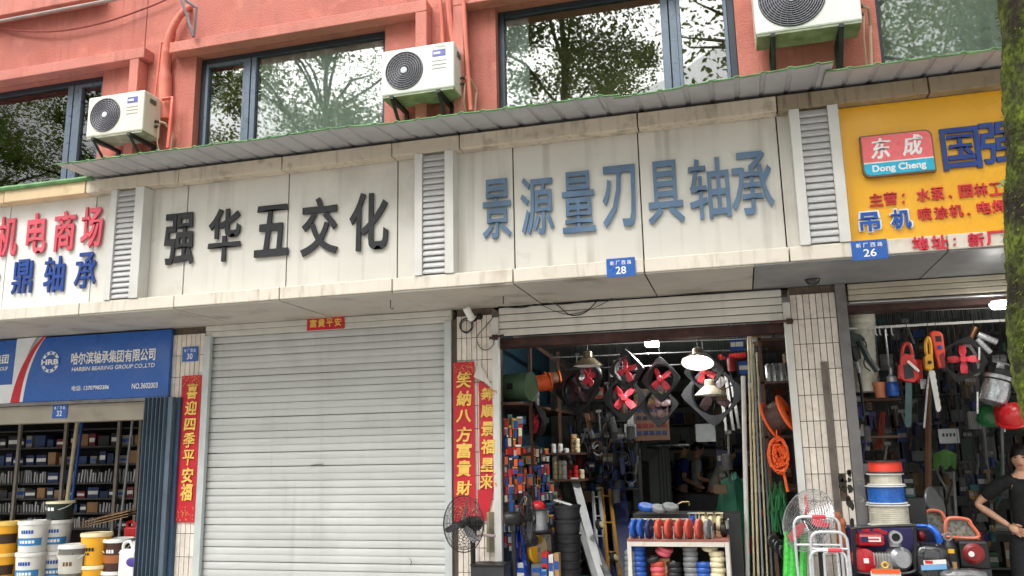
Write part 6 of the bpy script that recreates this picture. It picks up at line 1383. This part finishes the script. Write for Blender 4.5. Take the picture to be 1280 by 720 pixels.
t = thing('power_saw_case', 'second red saw partly hidden behind the amber chainsaw', 'chainsaw', PY(1152, 465, .35)); poly(t, 'saw_body', [(1145, 448), (1153, 450), (1154, 476), (1148, 480), (1144, 470)], .35, .08, mat('saw_red', (206, 48, 44), .35)); poly(t, 'comb', [(1150, 474), (1158, 474), (1156, 486), (1151, 486)], .33, .01, pm('silver', .3, .5), 0); hang(t, 1148, 404, 450, .36)
t = ax_fan('tilted black fan with broad pink red blades in the tool shop', 1204, 449, 32, .3, -.15, 'black', 'red', tilt=.0, spin=.35)
t.rotation_euler = (0.1, .35, -.2)
wire('fan_arc', 'white arched hose hanging behind the tilted fan', curve([PY(1203, 432, .36), PY(1212, 433, .36), PY(1220, 446, .36), PY(1224, 465, .36), PY(1216, 468, .36)]), .014, pm('white'), 'hose', 6)
# sprayers
t = thing('pipe_fitting', 'pair of crossed silver pipe fittings near the round light', 'fitting', PY(1225, 425, .3)); MB().cyl(PY(1212, 425, .3), PY(1219, 409, .3), .025, n=12).build('sleeve', pm('brown', .4, .4), t, smooth=True); MB().cyl(PY(1222, 418, .28), PY(1246, 428, .28), .028, n=14).build('upper_tube', pm('silver', .3, .6), t, smooth=True); MB().cyl(PY(1221, 424, .26), PY(1238, 441, .26), .024, n=14).build('lower_tube', pm('silver', .3, .6), t, smooth=True); hang(t, 1217, 401, 410, .3)
wire('hanging_ring', 'thin wire ring below the round light', [PY(1233, 408, .35)+V((.05*math.cos(i*.4), 0, .06*math.sin(i*.4))) for i in range(17)], .003, m_charcoal, 'ring', 4)
t = thing('clear_canister', 'clear plastic wrapped silver canister near the trunk', 'canister', PY(1243, 490, .25)); p = PY(1240, 507, .25); ax = PY(1252, 455, .25)-p; MB().lathe([(.05, 0), (.105, .03), (.11, .12), (.10, .2), (.108, .22), (.108, .27), (.095, .33), (.06, .36)], p, ax, 22).build('shell', mat('foil_shell', (190, 194, 198), .18, .7, var=.25, scale=25), t, smooth=True); MB().lathe([(.103, .205), (.112, .215), (.103, .225)], p, ax, 22, cap=False).build('dark_band', m_charcoal, t); hang(t, 1250, 400, 456, .27); MB().lathe([(.112, .25), (.114, .3), (.1, .34)], p, ax, 12, cap=False).build('wrapped_top', pm('black', .2), t)
def helmet(label, x, y, Y, r, m):
    p = PY(x, y, Y); t = thing('safety_helmet', label, 'helmet', p, 'safety helmets hanging in the tool shop'); MB().lathe([(r, 0), (r*.98, r*.35), (r*.8, r*.72), (r*.42, r*.96), (.001, r)], p, (-.3, -.5, .8), 22, cap=False).build('shell', m, t, smooth=True); MB().lathe([(r*1.12, -.006), (r*1.12, .004), (r, .01)], p, (-.3, -.5, .8), 22, cap=False).build('brim', m, t, smooth=True)
helmet('red safety helmet hanging beside the mossy trunk', 1269, 523, .2, .125, pm('red', .25)); helmet('second red helmet half hidden by the wrapped canister', 1256, 520, .45, .11, pm('red', .25)); helmet('dark green helmet left of the red ones', 1240, 522, .5, .11, pm('green', .3))
for i, (x, y0, y1, cc) in enumerate(((1222, 490, 517, 'white'), (1157, 466, 535, 'silver'), (1256, 500, 540, 'silver'), (1224, 434, 450, 'white'))): wire('steel_rod', '%s rod dangling among the hanging tools, %s of four' % (cc, ords[i]), [PY(x+(4 if i == 1 else 0), y0, .25), PY(x-(2 if i == 1 else 0), y1, .25)], .008, pm(cc, .3, .4), 'rod', 6, 'rods dangling in the tool shop')
# wooden post, rake, poster, racks
wire('wooden_post', 'brown wooden post in the middle of the tool shop', [PY(1160, 478, .9), PY(1160, 640, .9), V((PY(1160, 640, .9).x, .9, 0.013))], .03, mat('brown_wood', (104, 74, 50), .7, var=.15), 'post', 6)
rkh = thing('leaf_rake', 'bundle of green plastic leaf rakes behind the wooden post', 'rake', PY(1180, 585, 1.2))
for i in range(15): x = 1168+1.9*i; MB().tube([PY(1182, 562, 1.2), PY(x, 568, 1.18), PY(x-1, 584+3*math.sin(i), 1.2)], .008, 4).build('tine', mat('leaf_rake_green', (92, 140, 70), .5), rkh)
MB().tube([PY(1182, 563, 1.2), PY(1186, 540, 1.25)], .012, 6).build('handle', pm('brown'), rkh)
t = thing('price_board', 'small white notice board with dark writing in the tool shop', 'sign', PY(1186, 552, 1.1)); p = PY(1186, 545, 1.1); MB().box(p, (.17, .01, .13)).build('board', mat('grey_white_card', (186, 190, 190), .6), t)
b = MB()
for i in range(4): b.box(p+V((-.045+.03*i, -.0065, .01)), (.018, .002, .03))
b.build('dark_marks', m_charcoal, t); tag(kids(t)[-1], kind='stuff')
MB().tube([p+V((0, 0, .06)), p+V((0, 0, .5))], .003, 4).build('hanging_wire', m_black, t)
dk = thing('tool_rack', 'dark steel rack along the rear of the tool shop', 'shelving', (2.4, 2.5, 0))
for z in (.4, .75, 1.1, 1.45, 1.8, 2.15, 2.5): MB().bb((.95, 2.3, z-.02), (4.6, 2.7, z)).build('shelf', m_shelf, dk)
for x in (1.2, 2.0, 2.8, 3.6): MB().bb((x-.02, 2.27, 0), (x+.02, 2.3, 2.7)).build('post', pm('grey'), dk)
for j, z in enumerate((.4, .75, 1.1, 1.45, 1.8, 2.15)):
    random.seed(100+j); x = 1.0
    while x < 3.9:
        w_ = random.choice([.07, .1, .15, .2]); cc = random.choice(dull+['grey', 'black', 'green']); box_item('boxed_part', '%s boxed article on the %s board of the tool shop rack' % (cc, ords[j]), 'box', (x+w_/2, 2.42, z+.001), (w_, .14, random.choice([.08, .14, .2, .24])), pmd(cc), 'boxed articles on the tool shop rack', stripe=pmd('white') if rnd() < .4 else None); x += w_+U(.01, .08)
clutter(34, (1066, 1086), (500, 640), (.35, .8), 71, 'crammed on the shelf beside the steel post', ['blue', 'teal', 'white', 'orange', 'grey', 'black', 'silver', 'tan', 'purple'], 'small articles beside the steel post')
clutter(60, (1090, 1150), (420, 620), (.9, 1.8), 72, 'in the dim left half of the tool shop', dull, 'small articles in the dim left half of the tool shop')
clutter(80, (1165, 1255), (430, 660), (1.2, 2.0), 73, 'in the dim right half of the tool shop', dull+['green', 'black'], 'small articles in the dim right half of the tool shop')
clutter(22, (1212, 1245), (610, 700), (.8, 1.2), 74, 'stacked left of the person in black', dull+['yellow', 'red'], 'small articles left of the person in black')
for i, (x0, y0, x1_, y1_) in enumerate(((1228, 520, 1240, 640), (1252, 530, 1254, 600), (1192, 590, 1196, 660))): wire('standing_pole', ['grey pole leaning behind the person in black', 'dark pole behind the helmets', 'thin grey pole below the notice board'][i], [PY(x0, y0, 1.1), PY(x1_, y1_, .9)], .012, pm('grey'), 'pole', 6)
random.seed(91); t = thing('red_rope', 'dark red rope bundle hanging behind the wire reels', 'rope', PY(1100, 545, .7)); b = MB()
for i in range(8): b.tube(curve([PY(1104+U(-3, 3), 515, .7), PY(1101+U(-4, 4), 535, .68), PY(1098+U(-4, 4), 560, .7)], 4), .006, 4)
b.build('strands', mat('dull_red_rope', (140, 50, 34), .7), t, kind='stuff')
# ---- goods on the pavement at the third pillar
RY2 = -.12
def reel(label, x, yt, yb, Wpx, fl, wi, rf):
    z0 = zat(x, yb, RY2); z1 = zat(x, yt, RY2); k_ = mpp(x, yb, RY2); R = Wpx*k_/2; X = xat(x, (yt+yb)/2, RY2)
    t = thing('wire_reel', label, 'reel', (X, RY2, z0), 'wire reels stacked at the tool shop')
    for z in (z0+.004, z1-.006): MB().lathe([(R*1.08, -.004), (R*1.1, 0), (R*1.08, .005)], (X, RY2, z), n=30).build('flange', fl, t, smooth=True)
    pr_ = []
    for i in range(19): pr_.append((R*rf*(1+.012*(i % 2)), z0+.008+(z1-z0-.018)*i/18))
    MB().lathe(pr_, (X, RY2, 0), n=36).build('winding', wi, t)
    MB().cyl((X, RY2, z1-.002), (X, RY2, z1+.001), R*.2, n=12).build('core', m_black, t)
m_ny = mat('pale_nylon_line', (196, 192, 174), .28, .0, var=.12, scale=14, coat=.3)
reel('largest pale nylon reel at the bottom of the reel stack', 1111, 630, 656, 47, pm('white'), m_ny, .98)
reel('bright blue wire reel, second from the bottom of the stack', 1107.5, 606.5, 629, 44, pm('white'), mat('blue_wire', (30, 98, 184), .3, var=.15, scale=18), .97)
reel('pale nylon reel between the blue and the red ones', 1107, 591.5, 606, 40, pm('white'), m_ny, .93)
reel('red line reel on top of the reel stack', 1106, 575.5, 591, 41, m_charcoal, flat('fluorescent_red', (236, 66, 44), .4), .95)
q = PY(1108, 657, RY2); cb = thing('carton_box', 'dark purple carton carrying the stacked wire reels', 'carton', (q.x, RY2, 0)); MB().bb((xat(1063, 680, -.2), -.32, .02), (xat(1143, 680, -.2), .1, q.z-.004)).build('carton_walls', mat('purple_carton', (44, 40, 92), .6, var=.1), cb); MB().box((q.x-.12, RY2-.06, q.z-.001), (.3, .26, .004)).build('plastic_wrap', m_clear, cb)
# pump
t = thing('water_pump', 'red and silver petrol water pump in a black tube frame', 'pump', PY(1105, 715, -.5)); Yp = -.5
def ppt(x, y, dy=0.): return PY(x, y, Yp+dy)
m_pr = mat('pump_red', (182, 26, 40), .3, var=.06, coat=.4); m_psil = mat('cast_silver', (176, 178, 182), .38, .6, var=.1, scale=14)
fr_ = [(1068, 664), (1071, 660), (1138, 657), (1143, 661), (1144, 700), (1138, 716), (1078, 717), (1069, 706)]
for dy in (0, .28): MB().tube(curve([ppt(x, y, dy) for x, y in fr_]+[ppt(*fr_[0], dy)], 5), .013, 6).build('frame_loop', m_black, t, smooth=True)
b = MB(); [b.tube([ppt(x, y, 0), ppt(x, y, .28)], .012, 5) for x, y in ((1069, 662), (1143, 660), (1078, 717), (1138, 716))]; b.build('frame_tie', m_black, t)
a = ppt(1071, 683, .03); c = ppt(1106, 667, .03); MB().bb((a.x, a.y, a.z), (c.x, a.y+.2, c.z)).build('fuel_tank', m_pr, t, bev=.03)
MB().box((a.x*.45+c.x*.55, a.y-.002, (a.z+c.z)/2+.005), (.12, .004, .035)).build('decal', m_wht, t); MB().box((a.x+.06, a.y-.0025, (a.z+c.z)/2+.005), (.05, .004, .035)).build('decal', pm('navy'), t)
MB().box((a.x*.4+c.x*.6, a.y-.0045, (a.z+c.z)/2+.005), (.075, .002, .012)).build('decal_mark', pm('red'), t)
p = ppt(1079, 699, .1); MB().lathe([(.03, -.09), (.085, -.08), (.09, .0), (.085, .06)], p, (0, 1, 0), 24).build('recoil_cover', m_pr, t, smooth=True); MB().box(p+V((.01, -.092, 0)), (.035, .004, .035)).build('sticker', m_wht, t)
p = ppt(1100, 702, .1); MB().box(p, (.15, .16, .13)).build('engine_block', mat('engine_grey', (158, 158, 150), .45, .4, var=.15, scale=20), t, bev=.012)
b = MB(); [b.box(p+V((-.05+.02*i, -.085, .03)), (.008, .02, .09)) for i in range(6)]; b.build('cooling_fins', m_psil, t)
p = ppt(1124, 698, .08); MB().lathe([(.03, -.10), (.075, -.09), (.085, -.02), (.085, .04), (.06, .07)], p, (.25, -1, 0), 24).build('pump_housing', m_psil, t, smooth=True)
p = ppt(1119, 683, .06); MB().cyl(p, p+V((0, 0, .07)), .042, n=16).build('outlet_neck', m_psil, t, smooth=True); q = ppt(1118.5, 671, .02); MB().lathe([(.045, -.01), (.045, .05), (.03, .05), (.03, .0)], q, (0, -1, 0), 18, cap=False).build('outlet_flange', m_psil, t, smooth=True); MB().lathe([(.03, 0), (.03, .002)], q+V((0, -.02, 0)), (0, -1, 0), 16).build('outlet_bore', m_black, t)
for x in (1082, 1096, 1104): MB().box(ppt(x, 662+ (3 if x == 1104 else 0), .1), (.05, .05, .025), Matrix.Rotation(.3, 3, 'Y')).build('filler_cap', m_pr, t)
MB().bb((xat(1066, 719, -.5), -.55, .013), (xat(1146, 719, -.5), -.12, zat(1105, 719, -.5)-.012)).build('display_crate', m_charcoal, label='dark crate under the red water pump', cat='crate')
# packet in front
p = PY(1107, 716, -.62); t = thing('parts_packet', 'white and orange packet with a yellow ring in front of the pump', 'packet', p); MB().box(p-V((0, 0, .05)), (.2, .02, .12)).build('packet', pm('white'), t); MB().box(p+V((0, -.012, .012)), (.19, .012, .03)).build('orange_header', pm('orange') if False else flat('vivid_orange', (232, 100, 38)), t); MB().torus(p+V((0, -.012, .055)), (0, 1, 0), .02, .007, 16, 6).build('ring', pm('yellow'), t); MB().bb((p.x-.1, -.68, .0), (p.x+.1, -.57, p.z-.112)).build('stand', m_charcoal, t)
# blue cowl, wrapped goods, orange baskets, motors
t = thing('blue_cowl', 'bright blue curved plastic cowl behind the wrapped goods', 'cowl', PY(1165, 690, -.2)); MB().tube(curve([PY(1146, 657, -.2), PY(1160, 658, -.22), PY(1171, 667, -.24), PY(1178, 690, -.24)]), [.012]*10+[.022]*10+[.026]*11, 8).build('rim', mat('azure_plastic', (40, 104, 210), .3), t, smooth=True); poly(t, 'shell', [(1146, 660), (1160, 661), (1169, 669), (1174, 690), (1146, 690)], -.12, .1, mat('dark_cowl', (26, 34, 60), .4)); MB().bb((xat(1146, 700, -.12)+.01, -.115, .013), (xat(1174, 700, -.12)-.01, -.03, zat(1160, 690, -.12)-.003)).build('foot', m_charcoal, t)
MB().ball(PY(1152, 670, -.17), (.03, .03, .04), 12, 8).build('motor_cap', mat('dark_red', (130, 30, 32), .4), t, smooth=True)
def lump(name, label, cat, x, y, Y, sx, sy, sz, m, seed, extra=None):
    p = PY(x, y, Y); t = thing(name, label, cat, (p.x, Y, 0)); n, mm_ = 26, 16; P = []
    for j in range(mm_+1):
        tt_ = math.pi*j/mm_
        for i in range(n):
            a = 2*math.pi*i/n; d = V((math.sin(tt_)*math.cos(a), math.sin(tt_)*math.sin(a), math.cos(tt_))); e_ = V([math.copysign(abs(v)**.55, v) for v in d]); r = 1+.07*mnoise.noise(d*3+V((seed, 0, 0)))+.05*mnoise.noise(d*9+V((seed, 0, 0))); P.append(p+V((e_.x*sx*r, e_.y*sy*r, e_.z*sz*r)))
    MB().add(P, [(j*n+i, (j+1)*n+i, (j+1)*n+(i+1) % n, j*n+(i+1) % n) for j in range(mm_) for i in range(n)]).build('wrapping', m, t, smooth=True)
    if p.z-sz > .02: MB().bb((p.x-sx*.8, Y-sy*.7, .013), (p.x+sx*.8, Y+sy*.7, p.z-sz*.9)).build('box_under', m_charcoal, t)
    return t, p
t, p = lump('wrapped_goods', 'glossy plastic wrapped dark goods with a blue and white print', 'package', 1163, 703, -.42, .125, .1, .14, mat('black_film', (38, 38, 42), .12, var=.3, scale=18, coat=.6), 3); MB().box(p+V((0, -.108, -.02)), (.17, .006, .035), Matrix.Rotation(-.06, 3, 'Y')).build('blue_print', pm('lightblue'), t); MB().box(p+V((0.01, -.108, .015)), (.15, .006, .03), Matrix.Rotation(-.06, 3, 'Y')).build('white_print', pm('white'), t); MB().box(p+V((-.03, -.112, .015)), (.05, .004, .02)).build('red_print', pm('red'), t)
def basket(label, pts, Y, m):
    t = thing('plastic_basket', label, 'basket', PY(*pts[0], Y), 'orange rimmed baskets at the tool shop'); P = [PY(x, y, Y) for x, y in pts]; MB().tube(curve(P+[P[0]], 5), .014, 6).build('rim', m, t, smooth=True); MB().prism([q+V((0, .02, 0)) for q in P], (0, .01, 0)).build('film', mat('crinkled_film', (128, 128, 118), .15, var=.4, scale=40, coat=.5), t); c_ = sum(P, V((0, 0, 0)))/len(P); zb = min(q.z for q in P); MB().bb((c_.x-.08, Y+.04, .013), (c_.x+.08, Y+.2, zb+.02)).build('stand', m_charcoal, t)
m_ob = mat('orange_pink_plastic', (222, 118, 86), .4)
basket('orange rimmed basket farther left behind the blue cowl', [(1154, 668), (1157, 641), (1174, 639), (1181, 650), (1183, 668)], .1, m_ob)
basket('orange rimmed basket nearest the person in black', [(1182, 671), (1184, 649), (1208, 649), (1214, 656), (1222, 672)], -.15, m_ob)
t = thing('submersible_pump', 'black submersible pump with a ring handle and a yellow label', 'pump', PY(1190, 716, -.35)); p = PY(1190, 716, -.35); MB().lathe([(.055, -.1), (.06, 0), (.06, .17), (.045, .21), (.03, .23)], p, n=20).build('motor_body', m_black, t, smooth=True); MB().torus(p+V((0, 0, .255)), (0, 1, 0), .026, .008, 18, 6).build('ring_handle', pm('grey'), t); MB().box(p+V((0, -.062, .16)), (.04, .004, .03)).build('label_plate', pm('yellow'), t); MB().box(p+V((.012, -.061, .06)), (.03, .004, .05)).build('copper_plate', pm('tan'), t); MB().bb((p.x-.07, -.42, .013), (p.x+.07, -.28, p.z-.102)).build('stand', m_charcoal, t)
t = thing('blower_motor', 'dark red and black blower motor beside the submersible pump', 'motor', PY(1215, 712, -.3)); p = PY(1215, 692, -.3); MB().box(p, (.2, .16, .2)).build('housing', mat('blower_black', (26, 24, 26), .35), t, bev=.02); MB().lathe([(.07, -.0), (.075, .01), (.05, .03)], p+V((-.01, -.08, .01)), (0, -1, 0), 22).build('red_cover', mat('dark_red', (130, 30, 32), .4), t, smooth=True); MB().lathe([(.02, 0), (.02, .01)], p+V((-.03, -.112, .01)), (0, -1, 0), 14).build('round_sticker', pm('white'), t); MB().bb((p.x-.1, -.37, .013), (p.x+.1, -.23, p.z-.102)).build('stand', m_charcoal, t)
lump('wrapped_goods', 'clear plastic wrapped goods at the bottom edge below the blower', 'package', 1204, 722, -.5, .16, .1, .06, mat('grey_film', (110, 110, 112), .12, var=.3, scale=18, coat=.6), 9)
for i, (x, y) in enumerate(((1165, 626), (1172, 636))): p = PY(x, y, .3+.05*i); t = thing('cutting_saw', ['grey disc cutter behind the baskets', 'second grey disc cutter nearer the baskets'][i], 'saw', p); MB().lathe([(.11, -.012), (.115, 0), (.11, .012)], p, (1, -.75, .1), 26).build('disc_guard', pm('grey', .4, .4), t, smooth=True); MB().box(p+V((-.12, .03, -.01)), (.14, .1, .07)).build('saw_motor', mat('saw_red', (206, 48, 44), .35) if i == 0 else m_charcoal, t, bev=.015); MB().bb((p.x-.2, p.y, .013), (p.x+.05, p.y+.12, p.z-.12)).build('stand', m_charcoal, t)
p = PY(1137, 616, .1); t = thing('green_meter', 'small green framed meter right of the reel stack', 'meter', p); MB().box(p, (.08, .03, .08)).build('meter_case', mat('dark_teal_case', (26, 66, 58), .4), t, bev=.006); MB().box(p+V((0, -.016, .01)), (.055, .003, .045)).build('screen', pm('grey'), t); MB().bb((p.x-.09, .05, .013), (p.x+.1, .3, p.z-.041)).build('stand', m_charcoal, t)
# folding trolleys
m_tube = mat('silver_grey_tube', (200, 204, 206), .35, .3, var=.05)
def trolley(label, Y, bl, tl, tr, br, yt, grip, cross, dy=.1):
    t = thing('folding_trolley', label, 'trolley', (PY(*bl, Y).x, Y, 0), 'folding trolleys at the third pillar'); A = PY(*bl, Y-dy); D = PY(*br, Y-dy); A.z = D.z = .03
    B = PY(*tl, Y); C_ = PY(*tr, Y); zt = zat((tl[0]+tr[0])/2, yt, Y); r = min(.07, (C_.x-B.x)*.3)
    pts = [A, B]+[V((B.x+r-r*math.cos(a), Y, zt-r+r*math.sin(a))) for a in [math.pi/2*i/6 for i in range(1, 7)]]+[V((C_.x-r+r*math.sin(a), Y, zt-r+r*math.cos(a))) for a in [math.pi/2*i/6 for i in range(0, 6)]]+[C_, D]
    MB().tube(pts, .011, 8).build('tube_frame', m_tube, t, smooth=True)
    if grip: MB().cyl(V((xat(grip[0], yt, Y), Y, zt)), V((xat(grip[1], yt, Y), Y, zt)), .015, n=10).build('red_grip', flat('grip_red', (214, 60, 72)), t, smooth=True)
    for i, y in enumerate(cross): zc = zat((tl[0]+tr[0])/2, y, Y); MB().cyl(V((B.x+.005, Y-.01, zc)), V((C_.x-.005, Y-.01, zc)), .009, n=8).build('cross_bar', m_tube, t, smooth=True)
    MB().bb((A.x-.02, Y-dy-.22, .02), (D.x+.02, Y-dy, .035)).build('foot_plate', pm('grey', .4, .4), t)
    for s_ in (A, D): MB().lathe([(.05, -.015), (.055, 0), (.05, .015)], (s_.x, Y-dy+.03, .055), (1, 0, 0), 16).build('wheel', m_black, t, smooth=True)
trolley('tallest folding trolley with a red grip at the third pillar', -.55, (1000, 735), (993, 665), (1050, 665), (1056, 735), 646, (1015, 1032), (681,))
trolley('middle folding trolley without a grip', -.68, (1018, 740), (1014, 685), (1060, 685), (1066, 740), 665, None, (686,))
trolley('front folding trolley, lowest, with a red grip', -.82, (1013, 745), (1013, 705), (1059, 705), (1064, 745), 688, (1035, 1052), ())
trolley('narrow inner frame of a small trolley behind the front one', -.75, (1030, 745), (1031, 705), (1048, 705), (1050, 745), 690, None, ())
c = PY(1010, 650, -.36); cage_fan('silver caged pedestal fan with red blades behind the trolleys', c, (-.9, -.9, .5), .245, pm('silver', .3, .6), flat('fan_blade_red', (222, 66, 80), .4), 3, spin=.9, rings=12)
random.seed(15); b = MB()
for i, x in enumerate((983, 990, 1003)): wire('green_broom', ['bright green broom bundle left of the trolleys', 'second bright green bundle left of the trolleys', 'green bundle seen through the tallest trolley'][i], [PY(x+2, 665, -.25), PY(x, 735, -.3)], .03, mat('lime_plastic', (70, 190, 70), .45, var=.2, scale=40), 'broom', 7)
for i, (x, y) in enumerate(((1047, 648), (1053, 656))): p = PY(x, y, -.15); t = thing('mallet_stick', ['turned reddish wooden mallet stick behind the trolleys', 'second turned wooden mallet stick nearer the pump'][i], 'mallet', p); MB().lathe([(.02, -.25), (.022, -.05), (.016, -.03), (.028, .0), (.03, .02), (.02, .045), (.001, .052)], p, n=14, cap=False).build('turning', mat('reddish_wood', (176, 100, 64), .45, var=.12), t, smooth=True); MB().cyl(p+V((0, 0, -.25)), (p.x, p.y, .0), .018, n=8).build('stick', pm('brown'), t)
# ---- person
pc = PY(1284, 640, .55)
person('person in a black shirt and dark trousers with one hand on the hip', (pc.x, .55, .013), 1.585, mat('black_cotton', (24, 24, 26), .85, var=.15, scale=12), mat('charcoal_cotton', (34, 34, 38), .85, var=.12, scale=12), {-1: ((-.37, .08, 1.15), (-.155, -.06, .98)), 1: ((.27, .02, 1.08), (.25, -.06, .84))}, yaw=-.1, longhair=True, headyaw=-.25)
print('objects', len(bpy.data.objects))
